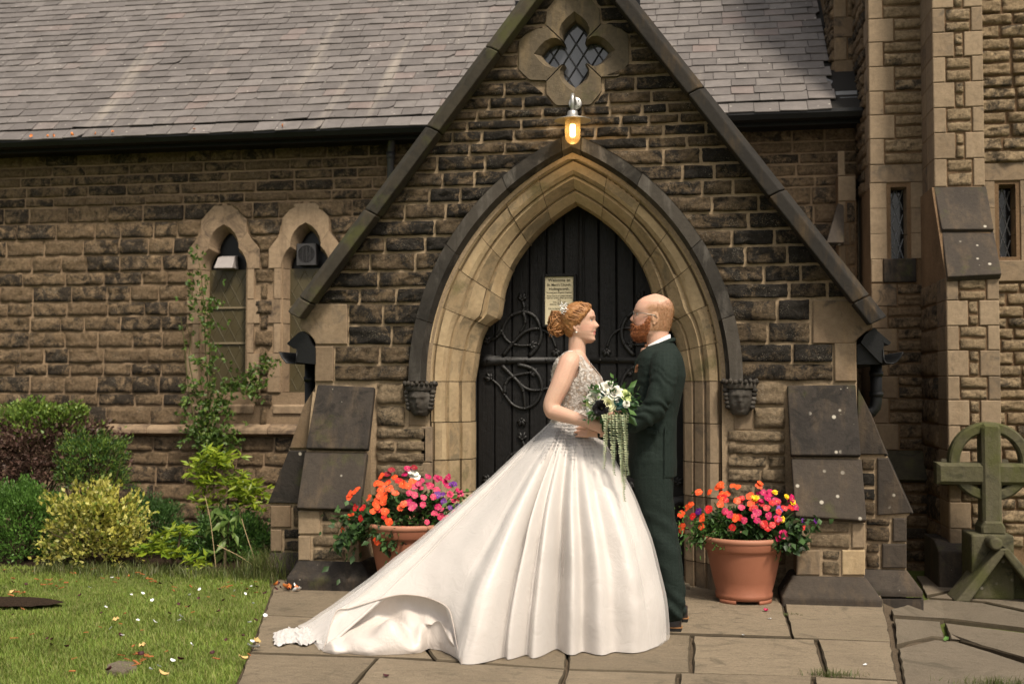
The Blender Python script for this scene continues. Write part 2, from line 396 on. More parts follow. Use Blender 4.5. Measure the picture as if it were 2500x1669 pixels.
# lawn, planting bed
lawn_pts = [gr(572,1669), gr(515,1800), gr(380,2100), Vector((-9,2.6,0)), Vector((-9,7.7,0)), Vector((-2.72,7.9,0)), gr(652,1400), gr(662,1440), gr(640,1501), gr(607,1593)]
lw = mesh('lawn', [(p.x, p.y, -.012) for p in lawn_pts], [tuple(range(len(lawn_pts)))], LAWN_G); lw['kind'] = 'structure'; fixn(lw)
bed = mesh('flower_bed', [(-9,7.3,-.02),(-5,7.35,-.008),(-4.2,7.45,-.008),(-2.72,7.75,-.008),(-2.55,10.5,-.008),(-9,10.5,-.02)], [(0,1,2,3,4,5)], SOIL); bed['kind'] = 'structure'; fixn(bed)
c = gr(20, 1472); V = []; 
for j in range(28):
    t = 2 * math.pi * j / 28; rr = 1 + .18 * nz(3 * math.cos(t), 3 * math.sin(t), 4)
    V.append((c.x + .34 * rr * math.cos(t), c.y + .15 * rr * math.sin(t), .012))
V.append((c.x, c.y, .022))
pt = mesh('soil_patch', V, [(j, (j + 1) % 28, 28) for j in range(28)], SOIL, smooth=True); tag(pt, kind='structure')
# grass: real blades over the part of the lawn in view
def inpoly(x, y, P):
    ins = np.zeros(len(x), bool); n = len(P)
    for i in range(n):
        x0, y0 = P[i].x, P[i].y; x1, y1 = P[(i+1) % n].x, P[(i+1) % n].y
        with np.errstate(divide='ignore', invalid='ignore'):
            ins ^= ((y0 > y) != (y1 > y)) & (x < (x1 - x0) * (y - y0) / (y1 - y0) + x0)
    return ins
rng = np.random.default_rng(5)
def blades(name, x, y, h, lean, wid, mat, label=None, z0=-.012):
    n = len(x); a = rng.uniform(0, 2*np.pi, n); dx, dy = np.cos(a), np.sin(a); b = a + np.pi/2 + rng.normal(0, .4, n)
    L = h * lean * rng.uniform(.2, 1.3, n)
    V = np.zeros((n, 5, 3)); wx, wy = np.cos(b) * wid, np.sin(b) * wid
    V[:, 0] = np.stack([x - wx, y - wy, np.full(n, z0)], 1); V[:, 1] = np.stack([x + wx, y + wy, np.full(n, z0)], 1)
    mx, my = x + dx * L * .35, y + dy * L * .35
    V[:, 2] = np.stack([mx + wx*.8, my + wy*.8, z0 + h * .6], 1); V[:, 3] = np.stack([mx - wx*.8, my - wy*.8, z0 + h * .6], 1)
    V[:, 4] = np.stack([x + dx * L, y + dy * L, z0 + h], 1)
    me = bpy.data.meshes.new(name); me.vertices.add(n * 5); me.vertices.foreach_set('co', V.reshape(-1))
    base = (np.arange(n) * 5)[:, None]
    li = np.concatenate([base + np.array([0, 1, 2, 3]), base + np.array([3, 2, 4])], 1).reshape(-1)
    me.loops.add(len(li)); me.loops.foreach_set('vertex_index', li)
    ls = (np.arange(n) * 7)[:, None] + np.array([0, 4]); me.polygons.add(n * 2)
    me.polygons.foreach_set('loop_start', ls.reshape(-1)); me.polygons.foreach_set('loop_total', np.tile([4, 3], n))
    me.materials.append(mat); me.update(calc_edges=True); me.validate()
    o = bpy.data.objects.new(name, me); COL.objects.link(o); WL[o.name] = Vector((0, 0, 0)); return o
GRASS = leafmat('lawn_grass', (.15, .235, .032), (.19, .27, .044), (.235, .285, .06), (.17, .25, .038), (.27, .265, .09), rough=.55, trans=.35)
n = 210000; gx = rng.uniform(-6.1, -1.95, n); gy = rng.uniform(4.5, 7.62, n)
keep = inpoly(gx, gy, lawn_pts) & (gx > -.655 * gy - 1.2) & ~(((gx - c.x) / .36) ** 2 + ((gy - c.y) / .17) ** 2 < 1)
gx, gy = gx[keep], gy[keep]
dens = np.array([nz(a * 1.7, b * 1.7, 3.3) for a, b in zip(gx, gy)]); keep = rng.random(len(gx)) < .62 + .5 * dens
gx, gy, dens = gx[keep], gy[keep], dens[keep]
gh = rng.uniform(.013, .034, len(gx)) * (1 + .5 * dens)
tag(blades('grass', gx, gy, gh, .9, .0016, GRASS), 'short mown green lawn grass scattered with fallen petals', 'grass', kind='stuff')
# ------------------------------------------------------------------ masonry kit
def front(Y): return lambda a, b, d: (a, Y - d, b)
def sideX(X, sg): return lambda a, b, d: (X + sg * d, a, b)      # wall facing +X (sg=1) or -X
def rock(fr, xl0, xl1, xr0, xr1, z0, z1, mat, parent, proud=.03, seed=0, name='stone', cell=.042, back=.02):
    w = max(xr0, xr1) - min(xl0, xl1); h = z1 - z0
    if min(xr0 - xl0, 9) < .015 and xr1 - xl1 < .015: return None
    nx = max(2, min(11, int(w / cell))); nh = max(2, min(4, int(h / cell) + 2)); rr = random.Random(seed)
    e = .008; eu, ev = min(.3, e / max(w, .02)), min(.3, e / h)
    us = [0, eu] + [lerp(eu, 1 - eu, i / nx) for i in range(1, nx)] + [1 - eu, 1]
    vs = [0, ev] + [lerp(ev, 1 - ev, i / nh) for i in range(1, nh)] + [1 - ev, 1]
    V = []; m, k = len(us), len(vs); tx, ty = rr.uniform(-.3, .3), rr.uniform(-.5, .2); o = rr.random() * 90
    for j, v in enumerate(vs):
        for i, u in enumerate(us):
            a = lerp(lerp(xl0, xl1, v), lerp(xr0, xr1, v), u); b = lerp(z0, z1, v)
            if i in (0, m-1) or j in (0, k-1): d = -back; a += rr.uniform(-.003, .003); b += rr.uniform(-.003, .003)
            else:
                q = .9 * nz(a * 9, b * 14, o) + .8 * (.35 - abs(nz(a * 17, b * 24, o + 5))) * 2 - .15 + .35 * nz(a * 40, b * 55, o)
                d = proud * (.80 + .75 * q + tx * (u - .5) + ty * (v - .5))
                if i in (1, m-2) or j in (1, k-2): d *= .80; a += rr.uniform(-.004, .004); b += rr.uniform(-.0035, .0035)
                d = max(d, .004)
            V.append(fr(a, b, d))
    F = [(j*m+i, j*m+i+1, (j+1)*m+i+1, (j+1)*m+i) for j in range(k-1) for i in range(m-1)]
    return mesh(name, V, F, mat, parent, True)
def dress(fr, P, d, mat, parent, name='dressed_stone', bev=.006, back=.03, gap=.003, flip=False):
    """flat dressed block: outline P in the wall's plane, arris bevelled"""
    Q = [Vector((a, b, 0)) for a, b in P]
    if sum(Q[i].x * Q[(i+1) % len(Q)].y - Q[(i+1) % len(Q)].x * Q[i].y for i in range(len(Q))) < 0: Q.reverse()
    A = shrink(Q, gap); B = shrink(Q, gap + bev); n = len(A)
    V = [fr(p.x, p.y, -back) for p in A] + [fr(p.x, p.y, d - bev * .7) for p in A] + [fr(p.x, p.y, d) for p in B]
    F = [(i, (i+1) % n, n + (i+1) % n, n + i) for i in range(n)] + [(n + i, n + (i+1) % n, 2*n + (i+1) % n, 2*n + i) for i in range(n)] + [tuple(range(2*n, 3*n))]
    return fixn(mesh(name, V, F, mat, parent))
def cut(x, xs): return float(np.interp(x, *xs))
# ------------------------------------------------------------------ porch
PX0 = at(1412, 700, 7.75).x                                         # door axis
porch = thing('church_porch', 'gabled dark sandstone porch with pointed doorway and black doors', 'porch', (PX0, YW, 0))
F0 = front(YW)
zl = lambda yl, yr: .5 * (at(1000, yl, YW).z + at(1800, yr, YW).z)
GL = lambda z: (lambda p, q: lerp(p.x, q.x, (z - p.z) / (q.z - p.z)))(at(765, 735, 7.36), at(1298, 0, 7.36))
GRt = lambda z: (lambda p, q: lerp(p.x, q.x, (z - p.z) / (q.z - p.z)))(at(2110, 734, 7.36), at(1511, 0, 7.36))
ZS = at(1162, 931, 7.7).z; CC = .655
hw = lambda px, Y: PX0 - at(px, 931, Y).x
HO = hw(997, 7.335) + CC
def arcx(z, rho): return math.sqrt(max(rho * rho - max(z - ZS, 0) ** 2, 0)) - CC   # half width of the arch at height z
def archL(z):
    h = arcx(z, HO - .02); return PX0 - h if h > 0 else None
# quatrefoil window outline (photo 1100..1700 crop)
qp = lambda x, y, Y=7.36: at(1100 + x / 3.915, y / 3.915, Y)
QOUT = [(1175,-250),(1010,-60),(1005,0),(905,100),(900,250),(750,265),(640,385),(640,665),(745,765),(905,770),(905,895),(1000,1012),(1340,1005),(1445,880),(1445,735),(1605,730),(1715,600),(1705,320),(1590,222),(1435,212),(1430,70),(1365,0),(1340,-60)]
QL = sorted([(qp(x, y).z, qp(x, y).x) for x, y in QOUT[1:12]]); QR = sorted([(qp(x, y).z, qp(x, y).x) for x, y in QOUT[12:]])
qzmin = qp(1100, 1012).z
ql = lambda z: cut(z, ([a for a, _ in QL], [b for _, b in QL])); qr = lambda z: cut(z, ([a for a, _ in QR], [b for _, b in QR]))
courses = [  # y on the left (x~1000), y on the right (x~1800), joints left, joints right
 (-60,-72,[],[]), (-28,-40,[],[]), (0,-12,[],[]), (27,18,[1289],[]), (64,54,[],[]), (96,87,[],[]), (134,119,[],[]), (171,152,[],[]), (200,187,[],[]), (236,223,[1232],[1552]), (269,251,[1195,1278],[1487,1590]),
 (294.5,278,[1166,1231],[1325,1423,1490,1568,1629]), (322,301,[1141,1273],[1395,1516,1585,1659]), (348,333,[1105,1177,1255],[1454,1536,1620,1724]), (377,364,[1147,1234],[1581,1677]),
 (416,404,[1067,1185],[1620,1711]), (453,444,[1081,1159],[1667,1744]), (493,481,[1049,1125],[1715,1790]), (533,522,[989,1089],[1738,1852]), (575,562.5,[1062],[1827]),
 (614,603,[941,1039],[1787,1891]), (658,651,[904,1015],[1820,1922]), (699,694,[924],[1865,1955]), (740,731,[879,968],[1927,2020]), (790,788,[852,936],[1898,1982]), (841,840,[854,957],[1875,1982]),
 (885,891,[816,928],[1935,2036]), (931,933,[816],[2036]), (984,994,[],[]), (1040,1051,[],[]), (1070,1084,[],[]), (1100,1113,[966],[]), (1130,1143,[],[1874]), (1166,1182,[960],[1857]), (1215,1225,[],[1840]), (1262,1275,[980],[]), (1312,1325,[],[1880]), (1362,1375,[950],[]), (1420,1432,[],[])]
# each row of the table names the bottom line of a course; its top line is the row before
sd = 100
KX = at(1980, 788, YW).x; KXl = at(850, 790, YW).x; QXl = at(816, 900, YW).x; QXr = at(2036, 900, YW).x; EXl = at(770, 900, YW).x; EXr = at(2091, 880, YW).x
JXl = lambda z: PX0 - hw(1040, 7.40); JXr = lambda z: PX0 + hw(1040, 7.40)
BXl = at(918, 1000, YW).x; BXr = at(1919, 1000, YW).x
gapx = .0055
def lay(xa, xb, z0, z1, mat, la, lb, pr=.028):
    """one stone between two joints; la / lb are functions giving sloping ends"""
    global sd; sd += 1
    f0 = la if la else (lambda z: xa); f1 = lb if lb else (lambda z: xb)
    a0, a1, b0, b1 = f0(z0) + gapx, f0(z1) + gapx, f1(z0) - gapx, f1(z1) - gapx
    if max(b0 - a0, b1 - a1) < .03: return
    if b0 < a0: b0 = a0 + .001
    if b1 < a1:
        m = .5 * (a1 + b1); a1, b1 = m - .001, m + .001
    rock(F0, a0, a1, b0, b1, z0 + .0045, z1 - .0045, mat, porch, pr * random.Random(sd).uniform(.75, 1.25), sd)
for i in range(1, len(courses)):
    yl1, yr1, _, _ = courses[i-1]; yl0, yr0, JL, JR = courses[i]
    z1, z0 = zl(yl1, yr1), zl(yl0, yr0); zm = .5 * (z0 + z1)
    mat = ST_PORCH if zm > ZS - .02 else ST_LOW
    if yl0 > 741:                                             # below the gable
        Lf = (lambda z, x=KXl: x) if yl0 in (790, 841) else (lambda z, x=QXl: x) if yl0 in (885, 931) else (lambda z: BXl)
        Rf = (lambda z, x=KX: x) if yl0 in (790, 841) else (lambda z, x=QXr: x) if yl0 in (885, 931) else (lambda z: BXr)
        JL = [j for j in JL if j not in (852, 854, 816)]; JR = [j for j in JR if j not in (1982, 2036)]
    else: Lf = lambda z: GL(z) + .026; Rf = lambda z: GRt(z) - .026
    if zm > ZS - .02: Al = lambda z: PX0 - max(arcx(z, HO - .03), -9); Ar = lambda z: PX0 + max(arcx(z, HO - .03), -9)
    else: Al, Ar = JXl, JXr
    xj = lambda x, y: at(x, y, YW).x
    spans = []
    solid = arcx(z0, HO - .03) <= .02 and zm > ZS
    if z1 > qzmin + .01 and yl0 > -59 and zm > qzmin:
        spans = [(Lf, ql, JL, yl0), (qr, Rf, JR, yr0)]
    elif solid: spans = [(Lf, Rf, sorted(JL + JR), .5 * (yl0 + yr0))]
    else:
        if arcx(z1, HO - .03) <= 0:
            Al = lambda z: PX0 - max(arcx(z, HO - .03), 0.0); Ar = lambda z: PX0 + max(arcx(z, HO - .03), 0.0)
        spans = [(Lf, Al, JL, yl0), (Ar, Rf, JR, yr0)]
    if yl0 in (984, 1040):                                    # stones beside the carved heads
        hl, hr = at(992, 960, YW).x, at(1838, 960, YW).x
        spans = [(Lf, lambda z: hl, [], yl0), (lambda z: hr, Rf, [], yr0)]
    for la, lb, js, y in spans:
        xs = [None] + [xj(x, y) for x in js] + [None]
        for p, q in zip(xs[:-1], xs[1:]):
            lay(p, q, z0, z1, mat, la if p is None else None, lb if q is None else None)
# backing wall of mortar (with the door opening left out)
def arch_pts(rho, n=22):
    te = math.acos(CC / rho); L = [(PX0 + CC - rho * math.cos(te * i / n), ZS + rho * math.sin(te * i / n)) for i in range(n + 1)]
    return L + [(2 * PX0 - x, z) for x, z in L[-2::-1]]
zap = (lambda p, q: p.z + (PX0 - p.x) * (q.z - p.z) / (q.x - p.x))(at(765, 735, 7.36), at(1298, 0, 7.36))
ro = hw(1052, 7.42) + CC; AP = arch_pts(ro); zk = zl(740, 731)
V = []; F = []
zc_ = at(1400, 286, YW).z; tc = (zc_ - zk) / (zap - zk)
out = [(EXl, -.02), (EXl, ZS), (EXl, zk)] + [(lerp(EXl, PX0, tc * i / 20), lerp(zk, zc_, i / 20)) for i in range(1, 21)]
outr = [(lerp(EXr, PX0, tc * i / 20), lerp(zk, zc_, i / 20)) for i in range(20, 0, -1)] + [(EXr, zk), (EXr, ZS), (EXr, -.02)]
O = out + [(lerp(out[-1][0], outr[0][0], i / 8), zc_) for i in range(1, 8)] + outr; I = [(PX0 - (ro - CC), -.02), AP[0]] + AP[1:-1] + [AP[-1], (PX0 + ro - CC, -.02)]
nI = len(I); nO = len(O); m = 90
def resample(P, m):
    d = [0]
    for a, b in zip(P[:-1], P[1:]): d.append(d[-1] + math.dist(a, b))
    t = np.linspace(0, d[-1], m); return list(zip(np.interp(t, d, [p[0] for p in P]), np.interp(t, d, [p[1] for p in P])))
O, I = resample(O, m), resample(I, m)
V = [F0(a, b, 0) for a, b in O] + [F0(a, b, 0) for a, b in I]
# leave the quatrefoil glazing clear: the wall behind it is covered by the window's own stones
qc = qp(1180, 490)
F = [(i, i + 1, m + i + 1, m + i) for i in range(m - 1)]
def hit(P, dx, dz):
    best = None
    for i in range(len(P)):
        (ax, az), (bx, bz) = P[i], P[(i + 1) % len(P)]
        den = dx * (bz - az) - dz * (bx - ax)
        if abs(den) < 1e-12: continue
        t = (ax * (bz - az) - az * (bx - ax)) / den; w_ = (ax * dz - az * dx) / den
        if t > 0 and -1e-6 <= w_ <= 1 + 1e-6: best = t if best is None else min(best, t)
    return best
TRI = [(out[-1][0] - qc.x, zc_ - qc.z), (outr[0][0] - qc.x, zc_ - qc.z), (PX0 - qc.x, zap - qc.z)]
QP_ = [(qp(x, y).x - qc.x, qp(x, y).z - qc.z) for x, y in QOUT]
angs = sorted([2 * math.pi * i / 120 for i in range(120)] + [math.atan2(z, x) % (2 * math.pi) for x, z in TRI])
n0 = len(V)
for t in angs:
    dx, dz = math.cos(t), math.sin(t); r0, r1 = hit(QP_, dx, dz), hit(TRI, dx, dz); r1 = max(r1 or r0, r0)
    V += [F0(qc.x + dx * r0 * .97, qc.z + dz * r0 * .97, 0), F0(qc.x + dx * r1, qc.z + dz * r1, 0)]
na = len(angs); F += [(n0 + 2*i, n0 + 2*i + 1, n0 + 2*((i+1) % na) + 1, n0 + 2*((i+1) % na)) for i in range(na)]
wall = mesh('wall', V, F, MORTAR, porch)
mesh('side_wall', [F0(EXl, -.15, 0), F0(EXl, -.15, -2.9), F0(EXl, zk, -2.9), F0(EXl, zk, 0)], [(0,1,2,3)], ST_NAVE, porch)
mesh('side_wall', [F0(EXr, -.15, 0), F0(EXr, -.15, -2.9), F0(EXr, zk, -2.9), F0(EXr, zk, 0)], [(3,2,1,0)], ST_NAVE, porch)
# ---- arch mouldings: hood, two splayed orders, reveal
BH = [0, 36, 77, 113, 146, 160, 168, 180, 213, 238, 294, 340, 368]; BB = [0, 5, 7, 9, 16, 27, 36, 36, 27, 20, 8, 3, 0]
def cusp(z): return interp((z - ZS) / .00273, BH, BB) * .00273
PROF = [(997, 7.335, 0), (1026, 7.33, 0), (1034, 7.372, 0), (1041, 7.40, 0), (1054, 7.415, 0), (1058, 7.437, 0), (1062, 7.42, 0), (1079, 7.43, .1), (1088, 7.45, .2), (1092, 7.478, .3), (1098, 7.47, .4), (1110, 7.50, .5), (1121, 7.53, .7), (1124, 7.558, .8), (1129, 7.545, .85), (1150, 7.60, 1), (1158, 7.66, 1), (1162, 7.72, 1), (1160, 7.88, 1)]
PR = [(hw(px, Y) + CC, Y, b) for px, Y, b in PROF]
def sweep(idx, f0, f1, side, dv=(0, 0), n=6, apex=False, gap=.0022, sink=0.0):
    rows = []
    seq = [(f0 + (f1 - f0) * i / n, side) for i in range(n + 1)]
    if apex: seq = [(lerp(f0, 1, i / n), -1) for i in range(n + 1)] + [(lerp(1, f0, i / n), 1) for i in range(1, n + 1)]
    N = len(seq)
    for q, (f, sdn) in enumerate(seq):
        row = []
        for i in idx:
            rho, Y, b = PR[i]; te = math.acos(CC / rho); th = f * te
            if q == 0: th += gap / rho
            if q == N - 1: th += (gap if sdn == 1 and apex else -gap) / rho
            z = ZS + rho * math.sin(th); r2 = rho - b * cusp(z) - dv[0] + sink
            x = min(CC - r2 * math.cos(th), 0)
            row.append((PX0 + (x if sdn < 0 else -x), Y + dv[1] + sink, ZS + r2 * math.sin(th)))
        rows.append(row)
    k = len(idx); body = list(rows)
    bk = lambda row: [(x + (.0), y + .03, z) for x, y, z in row]
    rows = [bk(rows[0])] + rows + [bk(rows[-1])]
    V = [p for r in rows for p in r]
    F = [(a*k+i, a*k+i+1, (a+1)*k+i+1, (a+1)*k+i) for a in range(len(rows)-1) for i in range(k-1)]
    return V, F
def jamb(idx, z0, z1, side, dv=(0, 0), gap=.003):
    V = []
    for z in (z0 + gap, z1 - gap):
        for i in idx:
            rho, Y, b = PR[i]; V.append((PX0 + side * (rho - dv[0] - CC), Y + dv[1], z))
    k = len(idx); return V, [(i, i+1, k+i+1, k+i) for i in range(k-1)]
def edges(o, a=30):
    m = o.modifiers.new('edge', 'EDGE_SPLIT'); m.split_angle = rad(a); o.data.polygons.foreach_set('use_smooth', np.ones(len(o.data.polygons), bool)); return o
vr = random.Random(3)
fj = [0, .135, .27, .42, .565, .71, .86]
I1 = list(range(4, 8)); I2 = list(range(7, 15)); IH = [0, 1, 2, 3]; I0 = [2, 3, 4]
for side in (-1, 1):
    for a, b in zip(fj[:-1], fj[1:]):
        for idx, mt in ((list(range(3, 13)), AS_GOLD), (list(range(12, 19)), AS_GOLD)):
            V, F = sweep(idx, a, b, side, (vr.uniform(-.003, .003), vr.uniform(-.004, .004)))
            edges(fixn(mesh('voussoir', V, F, mt, porch)), 25)
    for a, b in ((0, .205), (.205, .46), (.46, .74), (.74, .965)):
        V, F = sweep(IH, a, b, side, (0, vr.uniform(-.003, .003)), n=10); edges(fixn(mesh('hood_mould', V, F, AS_HOOD, porch)), 30)
    # outer flank of the hood back to the wall
    zs_ = [0] + [zl(yl, yr) for yl, yr in ((1420,1432),(1340,1350),(1250,1262),(1130,1143),(1043,1051),(931,933))]
    zs_ = [-.02, .16, .36, .58, .80, ZS - .27, ZS]
    for a, b in zip(zs_[:-1], zs_[1:]):
        d = (vr.uniform(-.003, .003), vr.uniform(-.003, .003))
        V, F = jamb(list(range(4, 13)), a, b, side, d); edges(fixn(mesh('jamb_stone', V, F, AS_GOLD if side < 0 else AS_TAN, porch)), 25)
        V, F = jamb(list(range(12, 19)), a, b, side, d); edges(fixn(mesh('jamb_stone', V, F, AS_GOLD if side < 0 else AS_TAN, porch)), 25)
V, F = sweep(list(range(3, 19)), .86, 1, -1, apex=True, n=5); edges(fixn(mesh('keystone', V, F, AS_GOLD, porch)), 25)
V, F = sweep(IH, .965, 1, -1, apex=True, n=3); edges(fixn(mesh('hood_mould', V, F, AS_HOOD, porch)), 30)
hb = MB()
for side in (-1, 1):
    te = math.acos(CC / HO); rows = []
    for i in range(31):
        th = te * i / 30; x = CC - HO * math.cos(th); z = ZS + HO * math.sin(th)
        rows.append([(PX0 + (x if side < 0 else -x), y, z) for y in (7.335, 7.40)])
    hb.add([p for r in rows for p in r], [(2*i, 2*i+1, 2*i+3, 2*i+2) for i in range(30)])
fixn(hb.build('hood_flank', AS_HOOD, porch))
jb = MB()                                                       # dark joint bed behind arch and jambs
for side in (-1, 1):
    V, F = sweep(list(range(3, 19)), 0, 1, side, n=40, sink=.007, gap=0); jb.add(V, F)
    V, F = jamb(list(range(4, 19)), -.05, ZS, side, (-.007, .007), 0); jb.add(V, F)
jb.build('joint_bed', plain('dark_joint', (.10, .072, .042), .95, .1), porch)
# dressed stones beside the jambs, under and behind the carved heads
for x0, x1, y0, y1, mt in ((995,1042,1043,1128,AS_GOLD),(1026,1056,1040,1128,AS_TAN),(997,1042,940,1040,AS_GREY),(1024,1056,1128,1180,AS_TAN)):
    a, b = at(x0, y1, YW), at(x1, y0, YW); dress(F0, [(a.x, a.z), (b.x, a.z), (b.x, b.z), (a.x, b.z)], .006, mt, porch)
for x0, x1, y0, y1, mt in ((1790,1838,934,1050,AS_GREY),(1780,1797,1052,1140,AS_TAN),(1780,1806,1142,1210,AS_TAN)):
    a, b = at(x0, y1, YW), at(x1, y0, YW); dress(F0, [(a.x, a.z), (b.x, a.z), (b.x, b.z), (a.x, b.z)], .006, mt, porch)
# quoins and kneelers
def quad(x0, y0, x1, y1, Y=YW): a, b = at(x0, y1, Y), at(x1, y0, Y); return [(a.x, a.z), (b.x, a.z), (b.x, b.z), (a.x, b.z)]
zq0, zq1, zq2 = zl(931, 933), zl(841, 840), zl(740, 731)
dress(F0, [(EXl, zq0), (QXl, zq0), (QXl, zq1), (EXl, zq1)], .02, AS_GREY, porch, 'quoin_stone', back=.12)
dress(F0, [(QXr, zq0), (EXr, zq0), (EXr, zq1), (QXr, zq1)], .02, AS_GREY, porch, 'quoin_stone', back=.12)
kn = lambda pts: [(p.x, p.z) for p in (at(x, y, YW - .02) for x, y in pts)]
dress(F0, kn([(770,841),(848,841),(848,741),(765,741),(731,778),(733,800),(752,815),(764,828)]), .02, AS_TAN, porch, 'kneeler_stone', back=.35)
dress(F0, kn([(1984,839),(2086,839),(2096,826),(2112,812),(2128,800),(2136,780),(2138,768),(2108,733),(1984,732)]), .02, AS_GREY, porch, 'kneeler_stone', back=.35)
# coping: stone slabs up both slopes
def coping(pts_out, pts_in, tilt, mat):
    """cross-section: top edge line and lower edge line on the face; body runs back over the porch roof"""
    for (a, b) in zip(range(len(pts_out) - 1), range(1, len(pts_out))):
        o0, o1, i0, i1 = pts_out[a], pts_out[b], pts_in[a], pts_in[b]
        t = (o1 - o0).normalized() * .003; j = Vector((0, vr.uniform(-.006, .006), 0))
        mid0, mid1 = o0.lerp(i0, tilt), o1.lerp(i1, tilt)
        bk = Vector((0, .42, 0)); ch = Vector((0, .035, 0))
        loop = lambda o, mi, i: [o + ch * 1.6 + bk * 0, mi, i, i + bk * .3, o + bk]
        A = [p + t + j for p in loop(o0, mid0, i0)]; B = [p - t + j for p in loop(o1, mid1, i1)]
        o = MB().hexa(A, B).build('coping_stone', mat, porch); fixn(o); bevel(o, .008)
YC = 7.22
def cl(pts, Y=YC): return [at(x, y, Y) for x, y in pts]
eL = lambda y: interp(y, [-140, 0, 745], [1364, 1260, 706]); iL = lambda y: interp(y, [-140, 0, 735], [1400, 1298, 765])
yo = [-185, -40, 108, 303, 507, 722, 760]
po = [at(lerp(1260, 706, y / 745), y, YC) for y in yo]
dy = Vector((.085, 0, -.055))
d0 = at(1298, 20, YC) - at(1245, 20, YC)
pin = [p + Vector((.098, .0, -.050)) for p in po]
coping(po, pin, .42, AS_COPE)
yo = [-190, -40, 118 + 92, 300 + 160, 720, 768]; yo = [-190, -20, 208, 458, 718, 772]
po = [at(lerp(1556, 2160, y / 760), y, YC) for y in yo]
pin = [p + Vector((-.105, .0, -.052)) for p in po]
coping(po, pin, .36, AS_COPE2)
rf = MB()
for (x, s) in ((EXl, -1), (EXr, 1)):
    xe = x + s * .13; ze = zk - .13
    rf.add([(xe, YW + .1, ze), (xe, YN, ze), (PX0, YN, zap + .05), (PX0, YW + .1, zap + .05)], [(0,1,2,3)])
rf.build('roof', SLATE, porch)
# ---- quatrefoil window
def foil(s, ctr, k=1.0):
    lobe = [(118,118),(170,150),(225,152),(285,128),(345,75),(372,38),(405,0)]
    P = []
    for q, L in enumerate((1.0, 1.0, 1.0, 1.0)):
        ang = q * math.pi / 2
        pts = [(a, -b) for a, b in lobe] + [(a, b) for a, b in lobe[-2::-1]]
        for a, b in pts[:-1]:
            x = a * math.cos(ang) - b * math.sin(ang); z = a * math.sin(ang) + b * math.cos(ang)
            P.append((x * s * k, z * s * k))
    U = []
    for i in range(len(P)):
        a, b = P[i], P[(i + 1) % len(P)]; U += [(lerp(a[0], b[0], t / 4), lerp(a[1], b[1], t / 4)) for t in range(4)]
    return U
u = 7.36 / 2800 / 3.915 * 1.0
NF = len(foil(1, 0))
FA = foil(u, qc); FB = foil(u * .83, qc)
qw = qc; 
def qring(poly, Y): return [Vector((qw.x + x, Y, qw.z + z)) for x, z in poly]
RA, RB, RC = qring(FA, 7.375), qring(FB, 7.44), qring(FB, 7.52)
# outer outline resampled to the same count by direction
def outer_at(dirv):
    best = None
    for i in range(len(QOUT)):
        a = qp(*QOUT[i]); b = qp(*QOUT[(i + 1) % len(QOUT)])
        ax, az, bx, bz = a.x - qw.x, a.z - qw.z, b.x - qw.x, b.z - qw.z
        den = dirv[0] * (bz - az) - dirv[1] * (bx - ax)
        if abs(den) < 1e-9: continue
        t = (ax * (bz - az) - az * (bx - ax)) / den; s_ = (ax * dirv[1] - az * dirv[0]) / den
        if t > 0 and -1e-6 <= s_ <= 1 + 1e-6: best = t if best is None else min(best, t)
    return best or .3
RO = []
for x, z in FA:
    L = math.hypot(x, z); d = (x / L, z / L); t = outer_at(d) - .004; RO.append(Vector((qw.x + d[0] * t, 7.375, qw.z + d[1] * t)))
q4 = NF // 4
for q in range(4):                                            # four blocks meeting at the cusps
    ids = [(q * q4 + i) % NF for i in range(0, q4 + 1)]
    rowsq = [[RO[i] + Vector((0, .05, 0)) for i in ids], [RO[i] for i in ids], [RA[i] for i in ids], [RB[i] for i in ids], [RC[i] for i in ids]]
    V = [p for r in rowsq for p in r]; kk = len(ids)
    F = [(a*kk+i, a*kk+i+1, (a+1)*kk+i+1, (a+1)*kk+i) for a in range(4) for i in range(kk-1)]
    sc_ = .004
    cen = sum(V, Vector()) / len(V)
    edges(fixn(mesh('tracery_stone', [p + (cen - p).normalized() * sc_ for p in V], F, AS_TRAC, porch)), 25)
qwin = mesh('quatrefoil_window', [(qw.x + x * .6, 7.56, qw.z + y * .6) for x, y in ((-.7,-.7),(.7,-.7),(.7,.7),(-.7,.7))], [(0,1,2,3)], GL_BLACK, porch)
pw, ph = .100, .156; pcount = 0; cam_bars = MB()
for i in range(-4, 5):
    for j in range(-4, 5):
        cx, cz = (i - j) * pw / 2, (i + j) * ph / 2 + .01
        if (abs(cx) < .15 and abs(cz) < .36) or (abs(cz) < .13 and abs(cx) < .34):
            tx, tz = R.uniform(-.01, .01), R.uniform(-.01, .01); k_ = .93
            P = [(-pw/2*k_, 0), (0, -ph/2*k_), (pw/2*k_, 0), (0, ph/2*k_)]
            mesh('pane', [(qw.x + cx + a, 7.50 + a * tx * 4 + b * tz * 4, qw.z + cz + b) for a, b in P], [(0,1,2,3)], GL_QUAT, qwin); pcount += 1
for s in (-1, 1):
    for i in range(-7, 8):
        c0 = Vector((qw.x + (i - .5) * pw, 7.496, qw.z + .01)); d = Vector((pw * s / 2, 0, ph / 2)).normalized()
        pts = [c0 + d * t for t in np.linspace(-.5, .5, 101)]; pts = [p for p in pts if (abs(p.x - qw.x) < .15 and abs(p.z - qw.z) < .30) or (abs(p.z - qw.z) < .14 and abs(p.x - qw.x) < .29)]
        if len(pts) > 1: cam_bars.tube([pts[0], pts[-1]], .0055, 5)
cam_bars.build('lead_came', LEAD_DK, qwin)
for o_ in (qwin,): o_.location.y += .0
